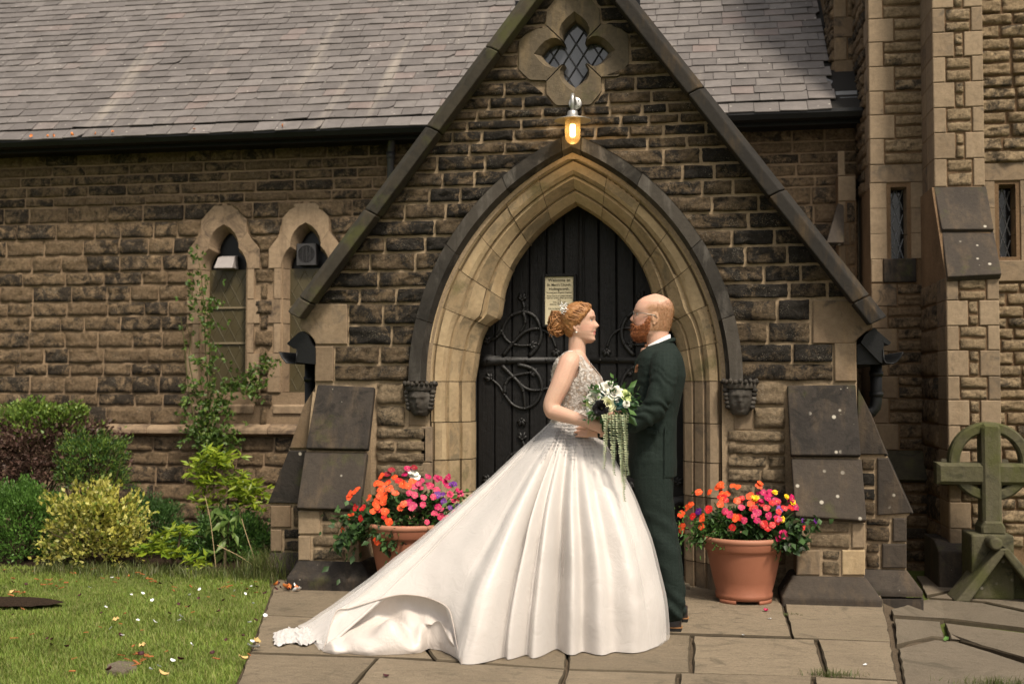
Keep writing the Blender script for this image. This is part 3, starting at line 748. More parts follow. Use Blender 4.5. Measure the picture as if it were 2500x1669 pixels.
# ---- doors
door = mesh('door', [(PX0 - .95, 7.90, -.01), (PX0 + .95, 7.90, -.01), (PX0 + .95, 7.90, 2.75), (PX0 - .95, 7.90, 2.75)], [(0,1,2,3)], DOOR, porch)
DY = 7.86; seam = at(1419, 700, DY).x; wp = .1215
ri = PR[-1][0] + .05
for i in range(-7, 7):
    x0, x1 = seam + i * wp + .003, seam + (i + 1) * wp - .003
    top = lambda x: ZS + math.sqrt(max(ri * ri - (abs(x - PX0) + CC) ** 2, 0))
    if min(abs(x0 - PX0), abs(x1 - PX0)) > ri - CC: continue
    x0 = max(x0, PX0 - (ri - CC)); x1 = min(x1, PX0 + ri - CC); jy = R.uniform(-.003, .003); e = .007
    tops = [top(x0), top((x0 + x1) / 2), top(x1)]
    A = [(x0, 0.01), (x1, 0.01), (x1, tops[2]), ((x0 + x1) / 2, tops[1]), (x0, tops[0])]
    Bq = [(x0 + e, 0.01), (x1 - e, 0.01), (x1 - e, tops[2]), ((x0 + x1) / 2, tops[1]), (x0 + e, tops[0])]
    V = [(x, DY + .03, z) for x, z in A] + [(x, DY + jy + .006, z) for x, z in A] + [(x, DY + jy, z) for x, z in Bq]
    F = [(a, (a+1) % 5, 5 + (a+1) % 5, 5 + a) for a in range(5)] + [(5 + a, 5 + (a+1) % 5, 10 + (a+1) % 5, 10 + a) for a in range(5)] + [(10, 11, 12, 13, 14)]
    fixn(mesh('plank', V, F, DOOR, door))
cs = MB(); cs.box(seam - .022, seam + .022, DY - .018, DY + .01, .01, 2.62); cs.tube([(seam - .012, DY - .02, .01), (seam - .012, DY - .02, 2.6)], .006, 6); cs.tube([(seam + .012, DY - .02, .01), (seam + .012, DY - .02, 2.6)], .006, 6)
cs.build('cover_strip', DOOR, door)
# wrought iron hinges: traced scrolls, forged half-round
hz = lambda x, y: at(1050 + x / 2.411, 650 + y / 2.411, DY)
ha = hz(560, 553)
def scroll(pts, w0=.017, w1=.009):
    P = [hz(x, y) - ha for x, y in pts]; Q = []
    for i in range(len(P) - 1):                                # Catmull-Rom
        p0, p1, p2, p3 = P[max(i-1, 0)], P[i], P[i+1], P[min(i+2, len(P)-1)]
        for t in (0, .25, .5, .75):
            Q.append(.5 * ((2*p1) + (p2 - p0) * t + (2*p0 - 5*p1 + 4*p2 - p3) * t*t + (3*p1 - p0 - 3*p2 + p3) * t**3))
    Q.append(P[-1]); return Q, [lerp(w0, w1, i / (len(Q) - 1)) for i in range(len(Q))]
SCR = [[(430,525),(490,450),(560,385),(640,368),(710,405),(742,480)], [(585,528),(640,460),(655,380),(620,300),(555,268),(480,290),(435,350),(430,400),(465,445),(520,465),(585,465)],
       [(425,375),(395,415),(355,438)], [(545,270),(555,240),(543,205)], [(550,275),(562,330),(530,392)], [(515,578),(600,602),(648,660),(658,730),(625,800),(558,836),(490,815),(440,755),(405,700),(362,664)],
       [(425,585),(490,650),(555,712),(620,730),(700,716)], [(440,745),(445,690),(480,650),(560,630),(590,627)], [(520,680),(550,735),(560,838)]]
LEAF = [(590,465,0), (352,438,170), (543,200,90), (362,662,150), (592,626,10), (742,492,-90), (540,898,270)]
def hinge(zoff, mirror):
    m = MB(); fx = lambda v: Vector(((-1 if mirror else 1) * (ha.x + v.x - seam) + seam, DY - .006 + v.y, ha.z + v.z + zoff))
    xl = hz(285, 553).x - ha.x; xr = hz(835, 553).x - ha.x
    top = [(280,508),(330,516),(400,528),(480,533),(835,536)]; bot = [(835,570),(480,574),(420,580),(340,588),(280,600)]
    L = [hz(x, y) - ha for x, y in top + bot]
    m.hexa([fx(p) + Vector((0, .006, 0)) for p in L], [fx(p) + Vector((0, -.006, 0)) for p in L])
    for s in SCR:
        Q, Wd = scroll(s); m.tube([fx(q) for q in Q], Wd, 6)
    for x, y, a in LEAF + [(850, 553, 0)]:
        c = hz(x, y) - ha; a = rad(a)
        for da, L_ in ((-.9, .040), (-.35, .055), (.35, .055), (.9, .040)):
            d = Vector((math.cos(a + da), 0, math.sin(a + da))); m.tube([fx(c), fx(c + d * L_ * .6), fx(c + d * L_)], [.011, .013, .006], 6)
        m.ball(fx(c) + Vector((0, -.008, 0)), .011, 8, 5)
    for x in (340, 455, 565, 685, 780): m.ball(fx(hz(x, 553) - ha) + Vector((0, -.008, 0)), .009, 8, 5)
    for s in SCR:
        for x, y in s[1:-1:2]: m.ball(fx(hz(x, y) - ha) + Vector((0, -.013, 0)), .009, 7, 5)
    o = m.build('hinge', IRON, door, True); fixn(o); return o
dz2 = hz(0, 553).z - hz(0, 1363).z
for zo in (0, -dz2):
    for mi_ in (False, True): hinge(zo, mi_)
mesh('threshold', *(lambda b: (b.V, b.F))(MB().box(PX0 - .74, PX0 + .74, 7.42, 7.92, -.03, .012)), FLAG_R, porch)
# ---- carved heads at the ends of the hood mould
def carved(px, py, face_right, name):
    c = at(px, py, 7.34); m = MB(); n, k = 28, 22; V = []
    hwid, hh = .085, .115
    for j in range(k + 1):
        t = j / k; z = lerp(-hh, hh * .55, t)
        w = hwid * (math.sin(math.pi * (.12 + .60 * t)) ** .6); 
        for i in range(n + 1):
            a = math.pi * i / n; x = -math.cos(a) * w; y = -math.sin(a) * w * 1.15
            fx = (x / hwid + (.25 if face_right else .0)); bump = 0
            bump += .022 * math.exp(-((fx) / .16) ** 2) * math.exp(-((t - .50) / .16) ** 2)            # nose
            bump += .014 * math.exp(-((t - .70) / .06) ** 2) * math.exp(-(fx / .7) ** 2)                 # brow
            bump -= .016 * (math.exp(-((abs(fx) - .36) / .17) ** 2)) * math.exp(-((t - .60) / .07) ** 2)  # eyes
            bump += .009 * math.exp(-((abs(fx) - .36) / .09) ** 2) * math.exp(-((t - .59) / .035) ** 2)
            bump += .010 * math.exp(-(fx / .32) ** 2) * (math.exp(-((t - .27) / .035) ** 2) + math.exp(-((t - .35) / .03) ** 2))
            bump += .012 * math.exp(-(fx / .4) ** 2) * math.exp(-((t - .12) / .08) ** 2)
            bump += .007 * nz(x * 60, z * 60, px)
            V.append((c.x + x, c.y + .05 + y - bump * math.sin(a), c.z + z))
    m.add(V, [(j*(n+1)+i, j*(n+1)+i+1, (j+1)*(n+1)+i+1, (j+1)*(n+1)+i) for j in range(k) for i in range(n)])
    zc = c.z + hh * .45                                           # crown band with points
    for i in range(11):
        a = math.pi * i / 10; x, y = -math.cos(a) * .105, -math.sin(a) * .10
        m.ball((c.x + x, c.y + .04 + y, zc + .042 + .006 * (i % 2)), (.014, .014, .016), 7, 5)
    m.lathe([(.098, 0), (.104, .012), (.104, .035), (.092, .045), (0, .045)], (c.x, c.y + .05, zc), 24)
    for s in (-1, 1):                                             # hair curls beside the face
        for q in range(5): m.ball((c.x + s * (.088 - q * .004), c.y + .02, c.z + .04 - q * .026), (.022, .03, .017), 8, 6)
    m.box(c.x - .075, c.x + .075, c.y + .02, 7.40, c.z - .085, zc + .03)
    return fixn(m.build('carved_head', AS_HOOD, porch, True))
carved(1023, 972, False, 'head'); carved(1807, 968, False, 'head')
# ------------------------------------------------------------------ porch buttresses, gutters
def A2(x, y, Y): p = at(x, y, Y); return (p.x, p.z)
def slab(P, name, mat, parent, th=.05, bv=.008):
    """weathering slab: four front corners given as (x, y, Y) in order tl, tr, br, bl"""
    q = [at(*c) for c in P]; n = (q[1] - q[0]).cross(q[3] - q[0]).normalized()
    if n.y < 0: n = -n
    o = fixn(MB().hexa([p + n * th for p in q], q).build(name, mat, parent)); bevel(o, bv); return o
def rockpx(F, Y, x0, y0, x1, y1, mat, parent, pr=.02):
    global sd; sd += 1; a, b = at(x0, y1, Y), at(x1, y0, Y)
    rock(F, a.x + .004, a.x + .004, b.x - .004, b.x - .004, a.z + .004, b.z - .004, mat, parent, pr, sd)
def dresspx(F, Y, pts, mat, parent, d=.012, name='dressed_stone'):
    return dress(F, [A2(x, y, Y) for x, y in pts], d, mat, parent, name, gap=.004)
rect = lambda x0, y0, x1, y1: [(x0, y1), (x1, y1), (x1, y0), (x0, y0)]
YB = 7.15; FB_ = front(YB)
def plinth(px_t, px_b, yt, ym, yb_, Yt, Yb, zb, mat, parent, back):
    a, b = at(px_t[0], yt, Yt), at(px_t[1], yt, Yt); c, d = at(px_b[0], ym, Yb), at(px_b[1], ym, Yb)
    top = [(a.x, Yt, a.z), (b.x, Yt, a.z), (b.x + .0, back, a.z), (a.x, back, a.z)]
    mid = [(c.x, Yb, c.z), (d.x, Yb, c.z), (d.x, back, c.z), (c.x, back, c.z)]
    bot = [(c.x, Yb, zb), (d.x, Yb, zb), (d.x, back, zb), (c.x, back, zb)]
    V = bot + mid + top; F = [(i, (i+1) % 4, 4 + (i+1) % 4, 4 + i) for i in range(4)] + [(4+i, 4 + (i+1) % 4, 8 + (i+1) % 4, 8 + i) for i in range(4)] + [(8, 9, 10, 11)]
    o = fixn(mesh('plinth_stone', V, F, mat, parent)); bevel(o, .012); return o
def butt(x0, x1, zt):
    b = MB(); xa, xb = at(x0, 1320, YB).x, at(x1, 1320, YB).x
    L = [(YB, -.02), (YB, .45), (7.39, 1.25), (7.46, 1.25), (7.46, -.02)]
    b.hexa([(xa + .012, y, z) for y, z in L], [(xb - .012, y, z) for y, z in L])
    return fixn(b.build('buttress', MORTAR, porch))
# front right
bR = butt(1943, 2113, 0)
slab([(1922,940,7.375),(2089,938,7.375),(2102,1111,7.22),(1931,1110,7.22)], 'weathering_slab', AS_DARK, bR)
slab([(1932,1117,7.245),(2104,1119,7.245),(2116,1270,7.09),(1942,1259,7.09)], 'weathering_slab', AS_DARK, bR)
for x0, y0, x1, y1, k in ((1943,1272,1974,1338,0),(2078,1275,2113,1338,0),(1943,1340,2003,1404,0),(2054,1340,2113,1404,0),(1976,1272,2076,1300,1),(1976,1301,2076,1338,1),(2005,1340,2052,1366,1),(2005,1367,2052,1404,1)):
    if k: rockpx(FB_, YB, x0, y0, x1, y1, ST_LOW, bR, .014)
    else: dresspx(FB_, YB, rect(x0, y0, x1, y1), AS_GOLD if x0 > 2053 and y0 > 1339 else AS_TAN, bR)
plinth((1935,2114), (1909,2154), 1405, 1457, 1478, 7.13, 7.02, -.03, AS_DARK, bR, 7.5)
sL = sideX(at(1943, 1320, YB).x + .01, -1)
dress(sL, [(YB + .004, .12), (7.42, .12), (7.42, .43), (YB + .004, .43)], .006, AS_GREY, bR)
# front left
bL = butt(727, 882, 0)
slab([(775,938,7.375),(914,944,7.375),(897,1096,7.22),(746,1093,7.22)], 'weathering_slab', AS_DARK, bL)
slab([(744,1102,7.245),(896,1104,7.245),(878,1243,7.09),(724,1239,7.09)], 'weathering_slab', AS_DARK, bL)
for x0, y0, x1, y1, k in ((728,1245,783,1304,0),(832,1245,880,1304,0),(728,1306,760,1368,0),(847,1306,880,1368,0),(785,1245,830,1274,1),(785,1276,830,1304,1),(762,1306,845,1336,1),(762,1338,845,1368,1)):
    if k: rockpx(FB_, YB, x0, y0, x1, y1, ST_LOW, bL, .014)
    else: dresspx(FB_, YB, rect(x0, y0, x1, y1), AS_TAN, bL)
plinth((727,882), (698,905), 1368, 1410, 1438, 7.13, 7.02, -.03, AS_DARK, bL, 7.5)
sR = sideX(at(882, 1320, YB).x - .01, 1)
dress(sR, [(YB + .004, .12), (7.42, .12), (7.42, .47), (YB + .004, .47)], .006, AS_TAN, bL)
# side buttresses
YS = 7.50; FS = front(YS)
def side(P1, P2, slope):
    m = MB(); pts = [at(x, y, YS) for x, y in P1]
    m.hexa([p + Vector((0, .42, 0)) for p in pts], [p + Vector((0, .004, 0)) for p in pts]); return fixn(m.build('buttress', MORTAR, porch))
sbR = side([(2060,1480),(2213,1480),(2213,1262),(2226,1250),(2168,1116),(2120,1000),(2092,944),(2060,944)], None, None)
dresspx(FS, YS, [(2090,1110),(2168,1110),(2128,1010),(2093,944)], AS_DARK, sbR, .02)
dresspx(FS, YS, [(2140,1258),(2230,1252),(2169,1116),(2140,1116)], AS_DARK, sbR, .02)
for y0, y1 in ((1118,1150),(1152,1188),(1190,1222),(1224,1258)): rockpx(FS, YS, 2100, y0, 2138, y1, ST_PORCH, sbR, .016)
for x0, y0, x1, y1, k in ((2113,1262,2175,1284,1),(2113,1286,2175,1322,1),(2178,1262,2214,1322,0),(2113,1325,2149,1350,1),(2113,1352,2149,1386,1),(2152,1325,2214,1386,0)):
    if k: rockpx(FS, YS, x0, y0, x1, y1, ST_PORCH, sbR, .016)
    else: dresspx(FS, YS, rect(x0, y0, x1, y1), AS_DARK, sbR, .018)
plinth((2100,2214), (2100,2254), 1388, 1440, 1456, YS - .01, YS - .1, at(2250,1457,YS-.1).z, AS_DARK, sbR, 7.95)
dresspx(front(YS - .08), YS - .08, rect(2100, 1458, 2256, 1500), AS_DARK, sbR, .012, 'plinth_stone')
slab([(2093,943,YS),(2093,943,YS+.42),(2170,1112,YS+.42),(2170,1112,YS)], 'weathering_slab', AS_DARK, sbR, .03)
slab([(2169,1114,YS),(2169,1114,YS+.42),(2231,1252,YS+.42),(2231,1252,YS)], 'weathering_slab', AS_DARK, sbR, .03)
sbL = side([(790,1400),(660,1400),(660,1232),(655,1228),(706,1096),(742,990),(770,944),(790,944)], None, None)
dresspx(FS, YS, [(707,1095),(790,1095),(790,944),(770,944),(742,990)], AS_GREY, sbL, .02)
dresspx(FS, YS, [(655,1228),(790,1230),(790,1098),(706,1098)], AS_DARK, sbL, .02)
for x0, y0, x1, y1, k in ((661,1232,712,1287,0),(714,1232,770,1287,1),(661,1290,690,1346,0),(692,1290,770,1316,1),(692,1318,770,1346,1)):
    if k: rockpx(FS, YS, x0, y0, x1, y1, ST_PORCH, sbL, .014)
    else: dresspx(FS, YS, rect(x0, y0, x1, y1), AS_GREY, sbL, .016)
plinth((660,770), (640,770), 1347, 1385, 1410, YS - .01, YS - .1, -.03, AS_DARK, sbL, 7.95)
slab([(770,943,YS),(770,943,YS+.42),(705,1097,YS+.42),(705,1097,YS)], 'weathering_slab', AS_DARK, sbL, .03)
slab([(706,1097,YS),(706,1097,YS+.42),(654,1229,YS+.42),(654,1229,YS)], 'weathering_slab', AS_DARK, sbL, .03)
# plastic gutters of the porch roof
def poly_ext(m, pts, Y0, Y1):
    A = [at(x, y, Y0) for x, y in pts]; m.hexa([p + Vector((0, Y1 - Y0, 0)) for p in A], A)
def trough(m, pts, Y0, Y1, th=.006):
    P = [at(x, y, Y0) for x, y in pts]; c = sum(P, Vector()) / len(P)
    Q = [p + (c - p).normalized() * th for p in P]; d = Vector((0, Y1 - Y0, 0)); n = len(P)
    V = P + Q + [p + d for p in P] + [q + d for q in Q]; F = []
    for i in range(n - 1): F += [(i, i+1, 2*n+i+1, 2*n+i), (n+i, n+i+1, 3*n+i+1, 3*n+i), (i, i+1, n+i+1, n+i)]
    F += [(0, n, 3*n, 2*n), (n-1, 2*n-1, 4*n-1, 3*n-1)]
    m.add(V, F)
m = MB(); poly_ext(m, [(2102,836),(2112,818),(2134,800),(2140,803),(2158,838),(2154,886),(2148,884)], 7.37, 7.40); poly_ext(m, [(2092,842),(2100,838),(2148,884),(2150,889),(2092,889)], 7.42, 10.2)
poly_ext(m, [(2136,802),(2176,836),(2170,842),(2158,836),(2138,806)], 7.40, 10.2)
fixn(m.build('fascia_board', BLACK_PL, porch))
m = MB(); trough(m, [(2156,851),(2157,878),(2162,886),(2180,889),(2190,884),(2200,872),(2206,858)], 7.36, 10.2); fixn(m.build('gutter', BLACK_PL, porch, True))
m = MB(); pw_ = lambda x, y, Y=7.6: at(x, y, Y)
m.tube([pw_(2139,880), pw_(2139,960), pw_(2139,978), pw_(2136,994), pw_(2128,1004), pw_(2112,1006), pw_(2090,1000)], .037, 14)
for y in (912, 962): m.tube([pw_(2139, y - 6), pw_(2139, y + 6)], .044, 14)
fixn(m.build('downpipe', BLACK_PL, porch, True))
m = MB(); poly_ext(m, [(770,850),(760,838),(752,818),(738,808),(728,812),(706,842),(716,850),(724,852),(722,884),(770,889)], 7.37, 7.42)
poly_ext(m, [(728,812),(700,838),(706,844),(730,816)], 7.42, 10.2)
fixn(m.build('fascia_board', BLACK_PL, porch))
m = MB(); trough(m, [(680,858),(686,872),(698,887),(712,888),(723,886),(725,853)], 7.36, 10.2); fixn(m.build('gutter', BLACK_PL, porch, True))
m = MB(); m.tube([pw_(757,880), pw_(757,1100), pw_(757,1240)], .037, 14)
for y in (925,): m.tube([pw_(757, y - 6), pw_(757, y + 6)], .044, 14)
fixn(m.build('downpipe', BLACK_PL, porch, True))
# ------------------------------------------------------------------ nave: wall, windows, roof
NXL, NXR = -10.4, at(2094, 400, YN).x
nave = thing('church_nave', 'long brown stone nave wall under a grey slate roof', 'church', ((NXL + NXR) / 2, YN, 0))
FN = front(YN); EO = .44
NY = [345, 371, 404, 429, 453, 480, 503.6, 543.6, 584, 624, 664, 697, 737, 772, 809, 849, 887, 917, 960, 990, 1037]
NZ = [at(240, y, YN).z for y in NY]
ZST = at(500, 1048, YN)                                             # string course
NZ2 = [at(400, y, YN).z for y in (1062, 1101, 1136, 1180, 1222, 1268, 1315, 1362, 1420)]
WC = [at(547.5, 657, YN).x, at(747, 651, YN).x]; WZ = at(547.5, 657, YN).z; WB = at(547.5, 957, YN).z; WAP = .427
OUTW = [(0, .362), (.09, .362), (.18, .362), (.235, .32), (.29, .275), (.345, .232), (.47, .228), (.54, .165), (.605, .10), (.61, .0)]
def outw(z, row): 
    d = z - WZ
    if d > .61: return 0.0
    if d < 0: return .362 if row % 2 else .312
    return float(np.interp(d, [a for a, _ in OUTW], [b for _, b in OUTW]))
def course(z0, z1, mat, x0, x1, thingp, fr, lmin=.24, lmax=.46, pr=.027, bl=True, row=0):
    """one course of random stones; ends follow the window surrounds"""
    global sd
    rr = random.Random(int(z0 * 1000) + 5); g_ = .0055
    ends = [(lambda z: x0, None)]
    if bl:
        for c in WC:
            if x0 < c < x1 and z1 > WB - .15 and max(outw(z0, row), outw(z1, row)) > .02:
                ends += [(lambda z, c=c: c - outw(z, row) - .004, 'l'), (lambda z, c=c: c + outw(z, row) + .004, 'r')]
    ends.append((lambda z: x1, None))
    for (fa, _), (fb, _) in zip(ends[0::2], ends[1::2]):
        a, b = min(fa(z0), fa(z1)), max(fb(z0), fb(z1))
        if b - a < .03: continue
        L = [a]
        while b - L[-1] > lmax * 1.35: L.append(L[-1] + rr.uniform(lmin, lmax))
        if b - L[-1] > lmax * .9: L.append((L[-1] + b) / 2)
        L.append(b); n = len(L) - 1
        for i in range(n):
            pf = fa if i == 0 else (lambda z, v=L[i]: v); qf = fb if i == n - 1 else (lambda z, v=L[i+1]: v); sd += 1
            a0, a1, b0, b1 = pf(z0) + g_, pf(z1) + g_, qf(z0) - g_, qf(z1) - g_
            if max(b0 - a0, b1 - a1) < .025: continue
            b0 = max(b0, a0 + .001); b1 = max(b1, a1 + .001)
            rock(fr, a0, a1, b0, b1, z0 + g_ * .9, z1 - g_ * .9, mat, thingp, pr * rr.uniform(.7, 1.3), sd, cell=.055)
gL, gR2 = at(-620, 700, YN).x, at(1120, 700, YN).x
gR0 = at(1560, 400, YN).x
for ri_, (zt, zb) in enumerate(zip(NZ[:-1], NZ[1:])):
    course(zb, zt, ST_NAVE, gL, gR2, nave, FN, row=ri_)
    if zt > 1.2: course(zb, zt, ST_NAVE, gR0, NXR, nave, FN, .3, .6)
for zt, zb in zip(NZ2[:-1], NZ2[1:]): course(zb, zt, ST_NAVE, at(-620, 1100, YN).x, gR2, nave, FN, bl=False)
for zt, zb in zip(NZ[-6:-1], NZ[-5:]): course(zb, zt, ST_NAVE, at(2085, 900, YN).x, NXR + .1, nave, FN, bl=False)
ztop = at(240, 330, YN).z
# wall sheet with the two window openings left out
xs = sorted([NXL, NXR] + [c + s * .222 for c in WC for s in (-1, 1)]); zs = [-.2, WB, WZ + .44, ztop + .02]
V = []; F = []
for i in range(len(xs) - 1):
    for j in range(3):
        if j == 1 and any(abs((xs[i] + xs[i+1]) / 2 - c) < .2 for c in WC): continue
        n = len(V); V += [FN(xs[i], zs[j], 0), FN(xs[i+1], zs[j], 0), FN(xs[i+1], zs[j+1], 0), FN(xs[i], zs[j+1], 0)]; F.append((n, n+1, n+2, n+3))
# the band between spring and apex of the window heads: cut round the trefoil by the surround stones
mesh('wall', V, F, MORTAR_N, nave)
m = MB(); L = [(YN + .05, .075), (YN - .09, .02), (YN - .10, .0), (YN - .10, -.035), (YN - .03, -.06), (YN + .05, -.06)]
zs_ = ZST.z
for a, b in zip(np.linspace(-7, gR2, 9)[:-1], np.linspace(-7, gR2, 9)[1:]):
    mm = MB(); mm.hexa([(a + .002, y, zs_ + z) for y, z in L], [(b - .002, y, zs_ + z) for y, z in L]); o = fixn(mm.build('string_course', AS_BROWN, nave)); bevel(o, .006)
# trefoil windows
TF = [(.243, 0), (.236, .05), (.216, .11), (.188, .160), (.149, .200), (.150, .235), (.140, .285), (.112, .342), (.065, .392), (0, .427)]
TG = [(.200, 0), (.194, .045), (.176, .095), (.150, .138), (.112, .172), (.112, .205), (.102, .25), (.080, .296), (.046, .34), (0, .372)]
OUT = [(.362, 0), (.362, .10), (.362, .175), (.33, .23), (.29, .275), (.255, .315), (.225, .36), (.20, .42), (.12, .52), (0, .60)]
OUT = [(.362, 0), (.362, .09), (.362, .18), (.32, .235), (.275, .29), (.228, .345), (.228, .47), (.165, .54), (.10, .605), (0, .605)]
for wi, c in enumerate(WC):
    win = mesh('window', [(c - .3, YN + .16, WB - .02), (c + .3, YN + .16, WB - .02), (c + .3, YN + .16, WZ + .45), (c - .3, YN + .16, WZ + .45)], [(0,1,2,3)], GL_BLACK, nave)
    P3 = lambda lst, s, Y: [Vector((c + s * x, Y, WZ + z)) for x, z in lst]
    def ring(lo, hi, sgn, nm='window_stone'):
        V = []
        for Y, lst in ((YN + .02, OUT), (YN - .022, OUT), (YN - .022, TF), (YN + .09, TG), (YN + .16, TG)):
            for x, z in lst[lo:hi + 1]: V.append((c + sgn * x, Y, WZ + z))
        k = hi - lo + 1; F = [(a*k+i, a*k+i+1, (a+1)*k+i+1, (a+1)*k+i) for a in range(4) for i in range(k-1)]; return V, F
    for s in (-1, 1):
        V, F = ring(0, 5, s); cen = np.mean(V, 0); edges(fixn(mesh('window_stone', np.array(V) + (cen - np.array(V)) * .012, F, AS_BROWN, win)), 28)
    VL, FL = ring(5, 9, -1); VR, FR = ring(5, 9, 1); o = mesh('window_stone', VL + VR, FL + [tuple(i + len(VL) for i in f) for f in FR], AS_BROWN, win); fixn(o); edges(o, 28)
    hs_ = [WZ, WZ - .29, WZ - .52, WZ - .80, WB]
    for i, (zt, zb) in enumerate(zip(hs_[:-1], hs_[1:])):
        for s in (-1, 1):
            o_ = (.305, .362)[i % 2]; g_ = .004
            prof = [(o_, YN + .02), (o_, YN - .02), (.243, YN - .02), (.200, YN + .09), (.200, YN + .17)]
            V = [(c + s * x, y, z) for z in (zb + g_, zt - g_) for x, y in prof]
            F = [(j, j+1, 5+j+1, 5+j) for j in range(4)] + [(5, 6, 7, 8, 9), (0, 1, 2, 3, 4)]
            edges(fixn(mesh('window_stone', V, F, AS_BROWN, win)), 28)
    mesh('glazing', [(c - .24, YN + .125, WB - .05), (c + .24, YN + .125, WB - .05), (c + .24, YN + .125, WZ + .005), (c - .24, YN + .125, WZ + .005)], [(0,1,2,3)], GL_NAVE, win)
    lb = MB()
    for s in (-1, 1):
        for q in range(-9, 12):
            p0 = Vector((c + q * .115, YN + .122, WB)); d = Vector((.0575 * s, 0, .105)); a0 = p0; pts = []
            for t in np.linspace(-12, 12, 97):
                p = p0 + d * t
                if abs(p.x - c) < .2 and WB < p.z < WZ - .01: pts.append(p)
            if len(pts) > 1: lb.tube([pts[0], pts[-1]], .0032, 4)
    lb.build('lead_came', plain('olive_came', (.10, .085, .048), .5), win)
    bb = MB()
    for z in (WZ - .36, WZ - .70):
        bb.box(c - .2, c + .2, YN + .108, YN + .121, z - .009, z + .009)
    bb.build('saddle_bar', plain('tan_bar', (.20, .16, .10), .6), win)
    mm = MB(); mm.hexa([(c - .31, y, WB + z) for y, z in ((YN + .17, .02), (YN - .02, -.13), (YN - .02, -.20), (YN + .17, -.20))], [(c + .31, y, WB + z) for y, z in ((YN + .17, .02), (YN - .02, -.13), (YN - .02, -.20), (YN + .17, -.20))])
    o = fixn(mm.build('window_sill', AS_BROWN, win)); bevel(o, .006)
# box vent and extractor fan set in the black panels
p = at(557, 643, YN + .1); m = MB()
m.hexa([(p.x - .088, YN + .06, p.z + .055), (p.x + .083, YN + .06, p.z + .062), (p.x + .083, YN + .14, p.z + .08), (p.x - .088, YN + .14, p.z + .075)],
       [(p.x - .095, YN - .02, p.z - .055), (p.x + .09, YN - .02, p.z - .055), (p.x + .09, YN + .14, p.z - .06), (p.x - .095, YN + .14, p.z - .06)])
o = fixn(m.build('vent_cowl', plain('grey_white_plastic', (.34, .31, .30), .6, .3, .25, 20)))
bevel(o, .006); tag(o, 'grey sloped vent cowl in the dark head of the left nave window', 'vent')
fan = thing('extractor_fan', 'square dark extractor fan with round grille in the right nave window', 'fan', at(752, 622, YN + .1))
p = at(752, 622, YN + .1); m = MB(); FANM = plain('dark_grey_plastic', (.05, .048, .05), .5, .4, .2, 20)
n = 32
sq = [(math.cos(t) / max(abs(math.cos(t)), abs(math.sin(t))) * .094, math.sin(t) / max(abs(math.cos(t)), abs(math.sin(t))) * .102) for t in [2*math.pi*i/n for i in range(n)]]
ci = [(.083 * math.cos(2*math.pi*i/n), .083 * math.sin(2*math.pi*i/n)) for i in range(n)]
V = [(p.x + a, YN + .13, p.z + b) for a, b in sq] + [(p.x + a, YN + .05, p.z + b) for a, b in sq] + [(p.x + a, YN + .05, p.z + b) for a, b in ci] + [(p.x + a, YN + .09, p.z + b) for a, b in ci]
fixn(mesh('fan_housing', V, [(a*n+i, a*n+(i+1)%n, (a+1)*n+(i+1)%n, (a+1)*n+i) for a in range(3) for i in range(n)], FANM, fan))
m = MB()
for i in range(-9, 10):
    h = math.sqrt(max(.083**2 - (i*.0088)**2, 0)); z = p.z + i * .0088
    m.box(p.x - h, p.x + h, YN + .055, YN + .062, z - .0016, z + .0016)
for x in (-.035, 0, .035): m.box(p.x + x - .002, p.x + x + .002, YN + .053, YN + .064, p.z - .075, p.z + .075)
m.build('grille', FANM, fan)
m = MB(); m.ball((p.x + .02, YN + .075, p.z - .01), (.018, .01, .018), 12, 6); m.build('hub', FANM, fan, True)
# gutter and eaves
ze = at(1030, 302, YN - EO).z; m = MB()
prof = [(YN - EO, 0), (YN - EO - .002, -.03), (YN - EO + .02, -.07), (YN - EO + .12, -.075), (YN - EO + .14, -.06), (YN - EO + .14, 0), (YN - EO + .13, 0), (YN - EO + .13, -.05), (YN - EO + .03, -.05), (YN - EO + .008, 0)]
m.hexa([(NXL, y, ze + z) for y, z in prof], [(NXR - .0, y, ze + z) for y, z in prof])
fixn(m.build('gutter', BLACK_PL, nave))
m = MB(); m.box(NXL, NXR, YN - EO + .15, YN - EO + .18, ze - .10, ze + .0); m.box(NXL, NXR, YN - EO + .18, YN + .02, ze - .085, ze - .06); m.build('fascia_board', BLACK_PL, nave)  # boards coloured black to stand in for the shadow under the eaves
m = MB(); pd = at(955, 330, YN - .10); m.tube([at(957, 318, YN - .19), at(956, 345, YN - .15), at(954, 372, YN - .09), at(952, 600, YN - .09)], .034, 12); m.tube([at(954, 372, YN - .09), at(954, 388, YN - .09)], .042, 12)
fixn(m.build('downpipe', plain('grey_worn_pipe', (.06, .058, .062), .4, .4, .5, 30), nave, True))
